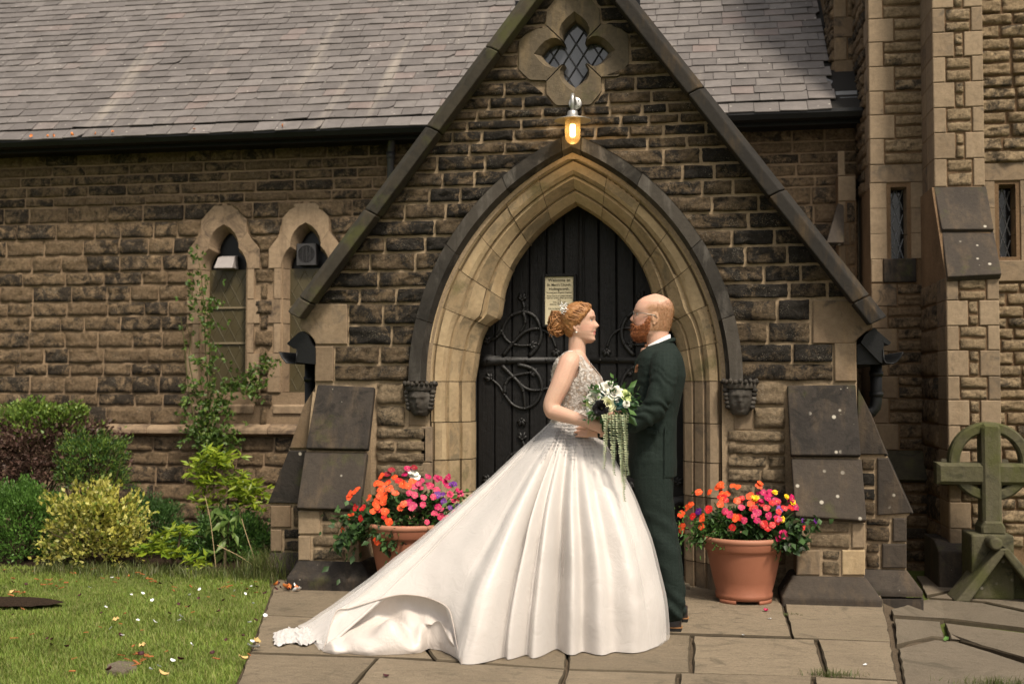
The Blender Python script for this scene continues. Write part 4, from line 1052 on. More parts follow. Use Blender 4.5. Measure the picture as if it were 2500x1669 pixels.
# slate roof
SL = rad(42); ry, rz = math.cos(SL), math.sin(SL); E0 = Vector((0, YN - EO + .03, ze + .015))
gauge, sw = .142, .216
def proj(P):
    d = P - Vector((0, 0, CAMH)); dep = d.dot(ray(1250, 834.5)) ; r_ = Vector((_cy, _sy, 0)); u_ = Vector((_sy*_sp, -_cy*_sp, _cp))
    return 1250 + FPX * d.dot(r_) / dep, 834.5 - FPX * d.dot(u_) / dep
RX = at(2016, 150, YN + .3).x
roof = mesh('roof', [(NXL, E0.y, E0.z - .03), (RX + .4, E0.y, E0.z - .03), (RX + .4, E0.y + 8*ry, E0.z + 8*rz - .03), (NXL, E0.y + 8*ry, E0.z + 8*rz - .03)], [(0,1,2,3)], SLATE_UNDER, nave)
rr = random.Random(11); cand = []
for r_ in range(0, 42):
    off = (r_ % 2) * sw / 2 + rr.uniform(-.02, .02); x = NXL + off
    if r_ == 0: g0 = -.0
    while x < RX + .02:
        w = sw * rr.uniform(.88, 1.1)
        s0 = r_ * gauge + rr.uniform(-.006, .006) - (.05 if r_ == 0 else 0)
        c_ = E0 + Vector((x + w/2, (s0 + .07) * ry, (s0 + .07) * rz)); px, py = proj(c_)
        hid = (py < -25 or px < -620 or px > 2060)
        if not hid and py < 745:
            gl = lerp(1260, 706, py / 745) + 260; gr_ = lerp(1556, 2160, py / 760) - 260
            hid = gl < px < gr_
        if not hid: cand.append((py - (4000 if (px < -40 or (py < 745 and gl - 220 < px < gr_ + 220)) else 0), x, min(w, RX + .02 - x), s0, r_))
        x += w
def slate(x, w, s0, r_, rr):
    L = gauge * 1.25; th = rr.uniform(.007, .012); lift = .012 + rr.uniform(-.003, .004); g_ = .0025
    tw = rr.uniform(-.004, .004); cx = [x + g_, x + w - g_]; chip = rr.uniform(.01, .05) if rr.random() < .07 else 0
    def pt(xx, s, h): return (xx, E0.y + s * ry - h * rz, E0.z + s * rz + h * ry)
    sL_, sR_ = s0 + rr.uniform(-.004, .004), s0 + rr.uniform(-.004, .004)
    top = [pt(cx[0], sL_, lift + tw), pt(cx[1] - chip, sR_, lift - tw), pt(cx[1], sR_ + chip, lift - tw), pt(cx[1], s0 + L, .0), pt(cx[0], s0 + L, .0)]
    bot = [pt(cx[0], sL_, lift + tw - th), pt(cx[1] - chip, sR_, lift - tw - th), pt(cx[1], sR_ + chip, lift - tw - th), pt(cx[1], s0 + L, -.008), pt(cx[0], s0 + L, -.008)]
    return top + bot, [(0,1,2,3,4), (5,6,1,0), (6,7,2,1), (7,8,3,2), (9,5,0,4)]
cand.sort(reverse=True); mm = MB()
for i, (py, x, w, s0, r_) in enumerate(cand):
    if w < .05: continue
    V, F = slate(x, w, s0, r_, rr)
    if i < 298: mesh('slate', V, F, SLATE, roof)
    else: mm.add(V, F)
tag(mm.build('slate', SLATE, roof), kind='stuff')
# lead at the foot of the roof by the tower
m = MB(); q = [at(2012,188,YN-.0), at(2038,200,YN-.02), at(2040,246,YN-.2), at(2030,246,YN-.2), at(2008,205,YN-.1)]
m.add(q + [v + Vector((0, .02, 0)) for v in q], [(0,1,2,3,4), (5,6,7,8,9)]); 
a, b = at(2040, 246, YN - .2), at(2092, 222, YN - .2); m.box(a.x, b.x, YN - .21, YN + .1, a.z, b.z)
a2, b2 = at(2050, 240, YN - .22), at(2092, 247, YN - .22); m.box(a2.x, b2.x, YN - .25, YN - .20, b2.z, a2.z)
fixn(m.build('lead_flashing', LEADF, nave))
# small weathered buttress at the end of the nave wall
nb = MB(); xa, xb = at(2046, 500, YN - .2).x, at(2090, 500, YN - .2).x; z1 = at(2060, 428, YN - .2).z
nb.box(xa, xb, YN - .2, YN + .1, -.2, z1); nbo = nb.build('buttress', MORTAR_T, nave)
Fb = front(YN - .2); zc = [at(2060, y, YN - .2).z for y in (368, 430, 492, 545, 600, 650, 705, 760, 815, 870, 925, 980, 1040)]
for i, (zt, zb) in enumerate(zip(zc[:-1], zc[1:])):
    xm = lerp(xa, xb, (.42, .62)[i % 2])
    if i < 2: dress(Fb, [(xa, zb), (xb if i else xm, zb), (xb if i else xm, zt), (xa, zt)], .012, AS_TAN, nbo)
    else:
        dress(Fb, [(xa, zb), (xm, zb), (xm, zt), (xa, zt)], .01, AS_GREY, nbo)
        sd += 1; rock(Fb, xm + .006, xm + .006, xb - .006, xb - .006, zb + .006, zt - .006, ST_NAVE, nbo, .015, sd)
slab([(2046,495,YN-.21),(2060,500,YN-.21),(2062,592,YN-.42),(2018,592,YN-.42)], 'weathering_slab', AS_DARK, nbo, .05)
# ------------------------------------------------------------------ tower
XT = at(2124, 500, YT).x; XR = XT + 2.2
tower = thing('church_tower', 'tall tan stone tower with stepped buttress and slit windows', 'tower', (XT + 1.1, YT, -.13))
FT = front(YT)
YP1, YP2 = 9.20, 8.72
pxl, pxr = at(2278, 300, YP1).x, at(2402, 300, YP1).x
pyl, pyr = at(2311, 850, YP2).x, at(2441, 850, YP2).x
def bands(Y, xref, ys): return [at(xref, y, Y).z for y in ys]
def quoined(fr, x0, x1, zs, wl, wr, parent, matq=AS_TAN, matr=ST_TOWER, pr=.022, ph=0, joint=.55):
    global sd; rr = random.Random(int(x0 * 100) + ph)
    for i, (zt, zb) in enumerate(zip(zs[:-1], zs[1:])):
        a = x0 + (wl[(i + ph) % 2] if wl else 0); b = x1 - (wr[(i + ph) % 2] if wr else 0)
        if wl: dress(fr, [(x0, zb), (a, zb), (a, zt), (x0, zt)], .014, matq, parent, 'quoin_stone', gap=.0025)
        if wr: dress(fr, [(b, zb), (x1, zb), (x1, zt), (b, zt)], .014, matq, parent, 'quoin_stone', gap=.0025)
        zm = lerp(zb, zt, rr.uniform(.44, .56))
        for z0, z1 in ((zb, zm), (zm, zt)):
            L = [a]
            while b - L[-1] > joint * 1.3: L.append(L[-1] + rr.uniform(.5, 1) * joint)
            L.append(b)
            for p, q in zip(L[:-1], L[1:]):
                if q - p < .03: continue
                sd += 1; rock(fr, p + .005, p + .005, q - .005, q - .005, z0 + .004, z1 - .004, matr, parent, pr * rr.uniform(.8, 1.3), sd)
core = MB(); core.box(XT, XR, YT, YT + 4, -.3, 7.5)
core.box(at(2034, 100, YN + .12).x, XT + .02, YN + .12, YT + 4, 3.2, 7.5)
core.build('wall', MORTAR_T, tower)
# face, above the lintels
up = [-140, -78, -14, 46, 103, 163, 223, 281, 339, 402]
zf = bands(YT, 2180, up)
quoined(FT, XT, pxl + .15, zf, (.115, .20), None, tower)
# slit window 1
def slit(x0, x1, yt, yb_, Y, xa, xb, zt_l, zb_l, inner, glassm, came, nm, spl=.05):
    a, b = at(x0, yb_, Y), at(x1, yt, Y)
    win = mesh('slit_window', [(a.x - .02, Y + .16, a.z - .05), (b.x + .02, Y + .16, a.z - .05), (b.x + .02, Y + .16, b.z + .05), (a.x - .02, Y + .16, b.z + .05)], [(0,1,2,3)], glassm, tower)
    w = b.x - a.x; m = MB()
    for s in (-1, 1):
        for q in range(-6, 12):
            pts = []
            for t in np.linspace(-6, 6, 121):
                p = Vector((a.x + w * .5 + s * t * w * .5 , Y + .155, a.z + q * .40 / 1 * .5 + t * .20))
                if a.x < p.x < b.x and a.z < p.z < b.z: pts.append(p)
            if len(pts) > 1: m.tube([pts[0], pts[-1]], .0045, 4)
    m.build('lead_came', came, win)
    return a, b, win
cams = []
# wall core is opaque: set glazing in front of a shallow dark recess by pushing the dressed frame forward
def framed(fr, Y, a, b, xa, xb, zl_, zs_, win, mat=AS_TAN, d=.012, spl=.035):
    """lintel, jambs and sill with splayed arrises around an opening a..b"""
    o0, o1, p0, p1 = a.x - spl, b.x + spl, a.z, b.z + spl
    def piece(V, F, nm): return edges(fixn(mesh(nm, V, F, mat, win)), 25)
    pcs = {'lintel': [(xa, p1), (xb, p1), (xb, zl_), (xa, zl_)]}
    dress(fr, [(xa, p1 + .0), (xb, p1), (xb, zl_), (xa, zl_)], d, mat, win, 'lintel', gap=.002)
    n = 3; hs = [a.z + (p1 - a.z) * i / n for i in range(n + 1)]
    for z0, z1 in zip(hs[:-1], hs[1:]):
        for s, xo, xi, xg in ((-1, xa, o0, a.x), (1, xb, o1, b.x)):
            g_ = .002; V = [(x, y, z) for z in (z0 + g_, z1 - g_) for x, y in ((xo, Y + .02), (xo, Y - d), (xi, Y - d), (xg, Y + .10), (xg, Y + .17))]
            piece(V, [(j, j+1, 6+j, 5+j) for j in range(4)] + [(0,1,2,3,4), (5,6,7,8,9)], 'jamb_stone')
    V = [(o0, Y - d, p1 + .002), (o1, Y - d, p1 + .002), (b.x, Y + .10, b.z), (a.x, Y + .10, b.z), (a.x, Y + .17, b.z), (b.x, Y + .17, b.z)]
    piece(V, [(0,1,2,3), (3,2,5,4)], 'lintel_soffit')
    dress(fr, [(o0 - .03, zs_), (o1 + .03, zs_), (o1 + .03, a.z), (o0 - .03, a.z)], d + .02, AS_DARK if Y == YT and a.x < pxl else mat, win, 'window_sill', gap=.002, back=.2)
# cut the core behind windows: rebuild the tower core as panels round the openings
bpy.data.objects.remove(bpy.data.objects['wall.002'] if 'wall.002' in bpy.data.objects else tower.children[0], do_unlink=True)
W1 = (at(2176, 632, YT), at(2213, 456, YT)); W2 = (at(2441, 636, YT), at(2479, 452, YT))
xs = [XT, W1[0].x, W1[1].x, W2[0].x, W2[1].x, XR]; zlo, zhi = W1[0].z, W1[1].z
V = []; F = []
def pane_(x0, x1, z0, z1, Y):
    n = len(V); V.extend([(x0, Y, z0), (x1, Y, z0), (x1, Y, z1), (x0, Y, z1)]); F.append((n, n+1, n+2, n+3))
for i in range(5):
    for z0, z1 in ((-.3, zlo), (zlo, zhi), (zhi, 7.5)):
        if z0 == zlo and i in (1, 3): continue
        pane_(xs[i], xs[i+1], z0, z1, YT)
V += [(XT, YT, -.3), (XT, YT + 4, -.3), (XT, YT + 4, 7.5), (XT, YT, 7.5)]; F.append((len(V)-4, len(V)-3, len(V)-2, len(V)-1))
mesh('wall', V, F, MORTAR_T, tower)
for Wn, xa, xb, zl_, zs_ in ((W1, XT, pxl + .12, at(2180, 402, YT).z, at(2180, 690, YT).z), (W2, pxr - .02, at(2530, 500, YT).x, at(2450, 398, YT).z, at(2450, 688, YT).z)):
    a, b, win = slit(*( (2176, 2213, 456, 632) if Wn is W1 else (2441, 2479, 452, 636)), YT, 0, 0, 0, 0, 0, GL_TOWER, LEAD_LT, '')
    framed(FT, YT, a, b, xa, xb, zl_, zs_, win)
dress(FT, [(XT, at(2150, 690, YT).z), (W1[0].x - .065, at(2150, 690, YT).z), (W1[0].x - .065, W1[0].z), (XT, W1[0].z)], .014, AS_TAN, tower, 'quoin_stone')
# face below the window
lowz = bands(YT, 2180, [692, 748, 802, 858, 918, 972, 1034, 1098, 1158])
quoined(FT, XT, pyl + .3, lowz, (.20, .125), None, tower, AS_GREY, ST_NAVE)
# left return of the tower, seen edge-on, and the stage set back above the nave roof
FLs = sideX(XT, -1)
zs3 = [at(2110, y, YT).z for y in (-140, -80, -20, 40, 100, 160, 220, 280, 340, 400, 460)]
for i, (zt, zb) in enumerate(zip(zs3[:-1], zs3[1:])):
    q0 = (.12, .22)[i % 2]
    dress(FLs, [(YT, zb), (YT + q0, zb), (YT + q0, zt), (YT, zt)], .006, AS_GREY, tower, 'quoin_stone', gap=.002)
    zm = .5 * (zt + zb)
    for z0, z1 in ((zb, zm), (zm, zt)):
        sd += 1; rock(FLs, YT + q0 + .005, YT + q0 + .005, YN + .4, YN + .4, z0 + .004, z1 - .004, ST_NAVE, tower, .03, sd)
YK = YN + .12; FK = front(YK); xk0 = at(2036, 100, YK).x
kb = MB(); kb.box(xk0, XT + .05, YK, YK + 3, at(2060, 226, YK).z, 7.5); kb.build('wall', MORTAR_T, tower)
zk_ = bands(YK, 2060, [-130, -70, -10, 43, 92, 148, 200, 226])
for i, (zt, zb) in enumerate(zip(zk_[:-1], zk_[1:])):
    xm = xk0 + (.11, .30)[i % 2]
    dress(FK, [(xk0, zb), (xm, zb), (xm, zt), (xk0, zt)], .012, AS_GREY, tower, 'quoin_stone', gap=.002)
    if xm < XT - .05: sd += 1; rock(FK, xm + .005, xm + .005, XT - .005, XT - .005, zb + .004, zt - .004, ST_NAVE, tower, .02, sd)
FKs = sideX(xk0, -1)
for i, (zt, zb) in enumerate(zip(zk_[:-1], zk_[1:])):
    for z0, z1 in ((zb, .5*(zb+zt)), (.5*(zb+zt), zt)): sd += 1; rock(FKs, YK + .004, YK + .004, YK + .6, YK + .6, z0 + .003, z1 - .003, ST_NAVE, tower, .03, sd)
# buttress of the tower
pb = MB(); zs1 = at(2340, 457, YP1).z
pb.box(pxl, pxr, YP1, YT + .1, zs1 - .02, 7.5); zs2 = at(2370, 674, YP2).z
L = [(YP2, -.3), (YP2, zs2), (YP1 - .02, zs1), (YT + .1, zs1), (YT + .1, -.3)]
pb.hexa([(pyl, y, z) for y, z in L], [(pyr, y, z) for y, z in L])
pbo = fixn(pb.build('buttress', MORTAR_T, tower))
FP1, FP2 = front(YP1), front(YP2)
quoined(FP1, pxl, pxr, bands(YP1, 2340, [-105, -42, 20, 79, 139, 201, 263, 324, 388, 456]), (.16, .095), (.14, .085), pbo, AS_TAN, ST_TOWER, .02, 1, .5)
quoined(FP2, pyl, pyr, bands(YP2, 2370, [676, 733, 795, 855, 918, 976, 1039, 1100, 1160, 1225, 1290, 1335]), (.085, .15), (.085, .14), pbo, AS_TAN, ST_TOWER, .02, 0, .5)
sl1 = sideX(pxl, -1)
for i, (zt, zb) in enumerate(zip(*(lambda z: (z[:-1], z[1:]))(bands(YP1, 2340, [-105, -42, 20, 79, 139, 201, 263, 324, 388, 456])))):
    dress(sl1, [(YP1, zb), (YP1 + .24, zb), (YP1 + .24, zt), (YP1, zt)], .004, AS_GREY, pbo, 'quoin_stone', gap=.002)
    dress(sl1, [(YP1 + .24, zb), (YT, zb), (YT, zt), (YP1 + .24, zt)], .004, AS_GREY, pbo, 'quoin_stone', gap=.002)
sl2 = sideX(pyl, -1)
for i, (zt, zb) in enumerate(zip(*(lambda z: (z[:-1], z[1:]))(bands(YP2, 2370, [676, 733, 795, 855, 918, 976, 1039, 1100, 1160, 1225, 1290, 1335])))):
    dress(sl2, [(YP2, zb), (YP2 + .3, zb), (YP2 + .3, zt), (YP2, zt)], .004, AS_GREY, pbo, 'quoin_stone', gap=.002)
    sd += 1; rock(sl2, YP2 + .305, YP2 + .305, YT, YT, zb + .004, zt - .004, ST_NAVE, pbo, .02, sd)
slab([(2280,456,YP1-.02),(2408,454,YP1-.02),(2427,559,YP1-.285),(2300,559,YP1-.285)], 'weathering_slab', AS_DARK, pbo, .06)
slab([(2299,563,YP1-.25),(2426,563,YP1-.25),(2446,668,YP2-.06),(2314,675,YP2-.06)], 'weathering_slab', AS_DARK, pbo, .06)
# wall to the right of the buttress
rz_ = bands(YT, 2450, [-150, -92, -30, 33, 94, 153, 214, 274, 335, 398])
quoined(FT, pxr + .02, XR, rz_, None, None, tower, AS_TAN, ST_TOWER, .032, 2, .42)
quoined(FT, at(2530, 500, YT).x, XR, bands(YT, 2450, [398, 456, 514, 572, 630, 688]), None, None, tower, AS_TAN, ST_TOWER, .03, 5, .42)
rz2 = bands(YT, 2450, [690, 745, 800, 858, 918, 975, 1036, 1096, 1156, 1215, 1275, 1335])
quoined(FT, pyr + .02, XR, rz2, None, None, tower, AS_TAN, ST_TOWER, .03, 3, .42)
# mossy set-off and the lower stage
YL = YT - .16; AS_MOSS = ashlar('mossy_set_off_stone', (.06, .05, .034), (.042, .038, .022), (.075, .06, .038), (.02, .018, .013), .5, .06)
za, zb = at(2200, 1098, YT).z, at(2200, 1160, YL).z
mm = MB(); Lp = [(YT, za), (YL - .03, zb), (YL - .05, zb - .03), (YL - .01, zb - .055), (YT + .1, zb - .055), (YT + .1, za)]
mm.hexa([(XT - .03, y, z) for y, z in Lp], [(pyl + .01, y, z) for y, z in Lp]); bevel(fixn(mm.build('set_off', AS_MOSS, tower)), .008)
FL_ = front(YL); core2 = MB(); core2.box(XT - .02, pyl, YL, YT, -.3, zb - .05); core2.build('wall', MORTAR_T, tower)
quoined(FL_, XT - .02, pyl, bands(YL, 2200, [1178, 1230, 1285, 1340, 1400]), (.12, .2), None, tower, AS_GREY, ST_NAVE)
yl2 = YP2 - .06; Lp = [(YP2 + .02, at(2340, 1118, YP2).z), (yl2 - .03, at(2340, 1165, yl2).z), (yl2 - .03, at(2340, 1180, yl2).z), (YP2 + .02, at(2340, 1188, yl2).z)]
mm = MB(); mm.hexa([(pyl - .05, y, z) for y, z in Lp], [(pyr + .05, y, z) for y, z in Lp]); bevel(fixn(mm.build('set_off', AS_MOSS, tower)), .008)
pl = MB(); xa, xb = at(2290, 1350, 8.6).x, at(2470, 1350, 8.6).x; z1, z0 = at(2300, 1318, YP2).z, at(2300, 1345, 8.58).z
Lp = [(YP2 + .03, z1), (8.58, z0), (8.58, -.3), (YP2 + .4, -.3), (YP2 + .4, z1)]
pl.hexa([(xa, y, z) for y, z in Lp], [(xb, y, z) for y, z in Lp]); bevel(fixn(pl.build('plinth_stone', AS_DARK, tower)), .01)
# ------------------------------------------------------------------ wall lamp (lit)
STEEL = plain('galvanised_steel', (.46, .45, .43), .38, .5, .2, 30, .001, 90, Metallic=.75)
lx = at(1398, 290, 7.20); lamp = thing('wall_lamp', 'lit galvanised wall lamp with round shade above the church doorway', 'lamp', lx)
pc = at(1404, 253, 7.355)
m = MB(); m.tube([pc + Vector((0, .02, 0)), pc, pc + Vector((0, -.004, 0))], [.043, .043, .038], 28)
for a in (35, 145, 215, 325): m.ball((pc.x + .03 * math.cos(rad(a)), pc.y - .006, pc.z + .03 * math.sin(rad(a))), .005, 8, 5)
m.build('wall_plate', STEEL, lamp, True)
m = MB(); m.tube([pc, pc + Vector((0, -.07, .015)), Vector((lx.x, lx.y, pc.z + .018)), Vector((lx.x, lx.y - .012, pc.z - .005)), Vector((lx.x, lx.y, lx.z + .03))], [.013, .0125, .0125, .0125, .0125], 12); m.build('arm', STEEL, lamp, True)
m = MB(); m.lathe([(.0, .050), (.028, .049), (.033, .043), (.035, .020), (.041, .018), (.042, .009), (.070, .004), (.118, -.010), (.120, -.014), (.115, -.0135), (.068, -.001), (.0, .0)], lx, 40); fixn(m.build('shade', STEEL, lamp, True))
lgm = Mat('amber_lit_glass', .15, .5); lgm.col((.60, .46, .27)); tr = lgm.n('BsdfTransparent', {'Color': (1.0, .88, .68)}); tl = lgm.n('BsdfTranslucent', {'Color': (.55, .40, .22)})
mx = lgm.n('MixShader', {0: .5, 1: lgm.b.outputs[0], 2: tl.outputs[0]}); mx2 = lgm.n('MixShader', {0: .60, 1: mx.outputs[0], 2: tr.outputs[0]})
lgm.t.links.new(mx2.outputs[0], lgm.t.nodes['Material Output'].inputs['Surface'])
m = MB(); m.lathe([(.049, 0), (.049, -.105), (.046, -.128), (.036, -.148), (.018, -.160), (.001, -.163)], lx, 28); m.build('glass', lgm.m, lamp, True)
bm_ = Mat('glowing_bulb'); bm_.p(Emission_Color=(1.0, .72, .30, 1), Emission_Strength=14.0); bm_.col((.9, .7, .4))
m = MB(); m.lathe([(.0, -.036), (.016, -.038), (.018, -.05), (.018, -.108), (.012, -.117), (.0, -.119)], lx, 16); m.build('bulb', bm_.m, lamp, True)
m = MB(); m.lathe([(.021, .0), (.021, -.036), (.0, -.037)], lx, 16); m.build('bulb_holder', plain('cream_holder', (.3, .2, .1), .5), lamp, True)
pl_ = bpy.data.lights.new('bulb_light', 'POINT'); pl_.energy = .8; pl_.color = (1.0, .62, .25); pl_.shadow_soft_size = .03
plo = bpy.data.objects.new('bulb_light', pl_); COL.objects.link(plo); plo.parent = lamp; plo.location = (0, 0, -.19)
# ------------------------------------------------------------------ welcome notice on the door
sp = at(1364, 735, DY - .03); notice = thing('welcome_notice', 'framed cream welcome notice hung on the black church door', 'notice', sp)
a, b = at(1331, 792, DY - .03), at(1400, 675, DY - .03); yS = DY - .03
mesh('paper', [(a.x, yS, a.z), (b.x, yS, a.z), (b.x, yS, b.z), (a.x, yS, b.z)], [(0,1,2,3)], plain('cream_paper', (.60, .53, .36), .8, .2, .05), notice)
m = MB(); e = .019
for x0, x1, z0, z1 in ((a.x - e, a.x, a.z - e, b.z + e), (b.x, b.x + e, a.z - e, b.z + e), (a.x, b.x, b.z, b.z + e), (a.x, b.x, a.z - e, a.z)):
    m.box(x0, x1, yS - .016, DY, z0, z1)
bevel(m.build('frame', DOOR, notice), .004)
INK = plain('black_ink', (.02, .02, .018), .8, .1)
def text(body, cx, z, size, mat, parent, Y, name='lettering', bold=0.0):
    cu = bpy.data.curves.new('t', 'FONT'); cu.body = body; cu.size = size; cu.align_x = 'CENTER'; cu.align_y = 'CENTER'; cu.offset = bold; cu.resolution_u = 2
    o = bpy.data.objects.new('t', cu); COL.objects.link(o); me = bpy.data.meshes.new_from_object(o.evaluated_get(bpy.context.evaluated_depsgraph_get()))
    bpy.data.objects.remove(o, do_unlink=True); bpy.data.curves.remove(cu)
    V = [(cx + v.co.x, Y, z + v.co.y) for v in me.vertices]; F = [tuple(p.vertices) for p in me.polygons]; bpy.data.meshes.remove(me)
    return mesh(name, V, F, mat, parent)
cx = (a.x + b.x) / 2
for body, y, sz in (('Welcome to', 684, .030), ("St. Mary's Church,", 695.5, .0225), ('Hollingworth.', 705.5, .0255), ('"Growing Jesus\' Kingdom Together"', 714, .0125), ('If the Church is locked and you', 722, .0135), ('need the access, please go to the', 727, .013), ('shop', 732, .013),
                    ("'One 1st Service'", 737.5, .013), ('between 10am and 4pm', 742.5, .0135), ('One 1st Service is just along', 753, .0135), ('the road on the right.', 758, .0135)):
    text(body, cx, at(1364, y, yS).z, sz, INK, notice, yS - .002, bold=.00025 if sz > .02 else .0002)
# ------------------------------------------------------------------ terracotta pots
TERRA = Mat('terracotta_plastic', .55, .35); _c = TERRA.mix(TERRA.ramp(TERRA.noise(3, 5, .6), (.3, 0.0), (.7, 1.0)), (.265, .098, .055), (.31, .122, .07))
TERRA.col(_c); TERRA.bump(TERRA.noise(120, 3, .6), .0008); TERRA = TERRA.m
TERRA_L = plain('pale_rim_terracotta', (.37, .165, .10), .55, .35, .08, 8)
def pot(cx, Y, k, label):
    p = at(cx, 1400, Y); c = (p.x, Y, 0.0); t = thing('flower_pot', label, 'flower pot', c, 'terracotta pots beside the porch door')
    h = .392 * k
    m = MB(); m.lathe([(.150*k, .022*k), (.168*k, .022*k), (.172*k, .052*k), (.166*k, .060*k), (.185*k, .13*k), (.204*k, .22*k), (.2195*k, .300*k), (.221*k, .306*k), (.231*k, .310*k), (.238*k, .322*k), (.243*k, .36*k)], c, 56); m.build('pot_body', TERRA, t, True)
    m = MB(); m.lathe([(.243*k, .36*k), (.249*k, .366*k), (.2505*k, .378*k), (.246*k, .388*k), (.238*k, h), (.226*k, .388*k), (.222*k, .37*k), (.205*k, .25*k)], c, 56); m.build('rim', TERRA_L, t, True)
    m = MB(); m.lathe([(.218*k, .355*k), (.001, .362*k)], c, 32); m.build('compost', SOIL, t)
    m = MB()
    for a0 in (-150, -60, 30, 120):
        m.lathe([(.150*k, .0), (.169*k, .0), (.169*k, .024*k), (.150*k, .024*k), (.150*k, 0)], c, 8, a0=rad(a0), a1=rad(a0 + 42))
    m.build('foot', TERRA, t, True)
    return t, p.x, h
potR, prx, prh = pot(1816, 7.10, 1.0, 'terracotta pot of flowers right of the church door')
potL, plx, plh = pot(1000, 7.08, 1.12, 'terracotta pot half hidden behind the bridal train')
# ------------------------------------------------------------------ leaves and flowers
def leaf_cloud(P, N, size, wid=.5, fold=.25, droop=.0, rs=None, jitter=.5):
    """P, N arrays of positions and outward directions; one pointed leaf of six vertices and four faces each"""
    n = len(P); rs = rs or rng
    d = N + rs.normal(0, jitter, (n, 3)); d[:, 2] -= droop; d /= np.linalg.norm(d, axis=1)[:, None]
    r = rs.normal(0, 1, (n, 3)); s = np.cross(d, r); s /= np.linalg.norm(s, axis=1)[:, None]; u = np.cross(s, d)
    L = (size * rs.uniform(.65, 1.3, n))[:, None]; W = L * wid * .5
    V = np.zeros((n, 6, 3)); V[:, 0] = P; V[:, 1] = P + d*L*.45 + s*W + u*L*fold*.35; V[:, 2] = P + d*L*.45 - s*W + u*L*fold*.35
    V[:, 3] = P + d*L*.5; V[:, 4] = P + d*L - u*L*fold*.3; V[:, 5] = P + d*L*.8 + s*W*.1
    b = (np.arange(n) * 6)[:, None]
    F = np.concatenate([b + np.array([0, 3, 1]), b + np.array([0, 2, 3]), b + np.array([1, 3, 4]), b + np.array([3, 2, 4])], 0)
    return V.reshape(-1, 3), F
def fastmesh(name, V, F, mat, parent=None, smooth=False, org=None):
    V = np.asarray(V, float); F = np.asarray(F, np.int32); c = V.mean(0) if org is None else np.array(org, float)
    me = bpy.data.meshes.new(name); me.vertices.add(len(V)); me.vertices.foreach_set('co', (V - c).reshape(-1))
    k = F.shape[1]; me.loops.add(F.size); me.loops.foreach_set('vertex_index', F.reshape(-1)); me.polygons.add(len(F))
    me.polygons.foreach_set('loop_start', np.arange(len(F)) * k); me.polygons.foreach_set('loop_total', np.full(len(F), k))
    if smooth: me.polygons.foreach_set('use_smooth', np.ones(len(F), bool))
    me.materials.append(mat); me.update(calc_edges=True)
    o = bpy.data.objects.new(name, me); COL.objects.link(o); W = Vector(c); WL[o.name] = W
    if parent is not None: o.parent = parent; o.location = W - WL[parent.name]
    else: o.location = W
    return o
FCOL = {'o': (.80, .085, .020), 'r': (.50, .014, .014), 'm': (.40, .006, .075), 'k': (.52, .035, .10), 'p': (.11, .010, .19), 'w': (.80, .78, .70), 'y': (.85, .50, .01), 'd': (.24, .008, .02)}
FM = {k: plain('petal_' + n_, FCOL[k], .5, .3, .38, 45, Subsurface_Weight=.0) for k, n_ in zip('ormkpwyd', ('orange', 'red', 'magenta', 'pink', 'purple', 'white', 'yellow', 'crimson'))}
FEYE = plain('flower_eye', (.75, .6, .25), .6)
def flower(p, nrm, r, key, parent, rr):
    nrm = nrm.normalized(); a = nrm.orthogonal().normalized(); b = nrm.cross(a); V = []; F = []; pet = 5 if key != 'y' else 11; t0 = rr.random() * 6; I = []
    for q in range(pet):
        t = t0 + 2 * math.pi * q / pet; k = r * rr.uniform(.82, 1.12); lift = rr.uniform(-.1, .3)
        d = a * math.cos(t) + b * math.sin(t); s = -a * math.sin(t) + b * math.cos(t); w = k * (.48 if pet == 5 else .2)
        n = len(V); V += [p, p + d*k*.45 + s*w*.8 + nrm*k*.10, p + d*k*.5 + nrm*k*.04, p + d*k*.45 - s*w*.8 + nrm*k*.10, p + d*k*.85 + s*w + nrm*k*lift*.6, p + d*k*.85 - s*w + nrm*k*lift*.6, p + d*k*1.02 + nrm*k*(lift - .12)]
        F += [(n, n+2, n+1), (n, n+3, n+2), (n+1, n+2, n+6, n+4), (n+2, n+3, n+5, n+6)]; I += [0] * 4
    if pet > 5:                                                # full marigold head
        for q in range(9):
            t = t0 + q * .7; d = a * math.cos(t) + b * math.sin(t); s = -a * math.sin(t) + b * math.cos(t); n = len(V)
            V += [p + nrm*r*.2, p + d*r*.55 + s*r*.2 + nrm*r*.45, p + d*r*.55 - s*r*.2 + nrm*r*.45]; F.append((n, n+1, n+2)); I.append(0)
    n = len(V); V += [p + nrm*r*.1 + a*r*.1, p + nrm*r*.1 - a*r*.07 + b*r*.09, p + nrm*r*.1 - a*r*.07 - b*r*.09]; F.append((n, n+1, n+2)); I.append(1)
    return mesh('flower', V, F, [FM[key], FEYE], parent, True, mi=I)
def bush_hit(px, py, c, ax):
    r = ray(px, py); o = Vector((0, 0, CAMH)); q = Vector((r.x/ax[0], r.y/ax[1], r.z/ax[2])); w = Vector(((o.x-c[0])/ax[0], (o.y-c[1])/ax[1], (o.z-c[2])/ax[2]))
    A, B, C_ = q.dot(q), 2*q.dot(w), w.dot(w) - 1; D = B*B - 4*A*C_
    t = (-B - math.sqrt(D)) / (2*A) if D > 0 else -B / (2*A)
    return o + r * t
IMP = leafmat('impatiens_leaf', (.035, .075, .022), (.048, .098, .03), (.062, .125, .036), (.036, .065, .026), trans=.18)
IMP2 = leafmat('bronze_begonia_leaf', (.035, .012, .012), (.05, .018, .014), (.030, .03, .014), trans=.15)
IMP3 = leafmat('marigold_leaf', (.06, .14, .028), (.078, .165, .036), (.05, .115, .024), trans=.2)
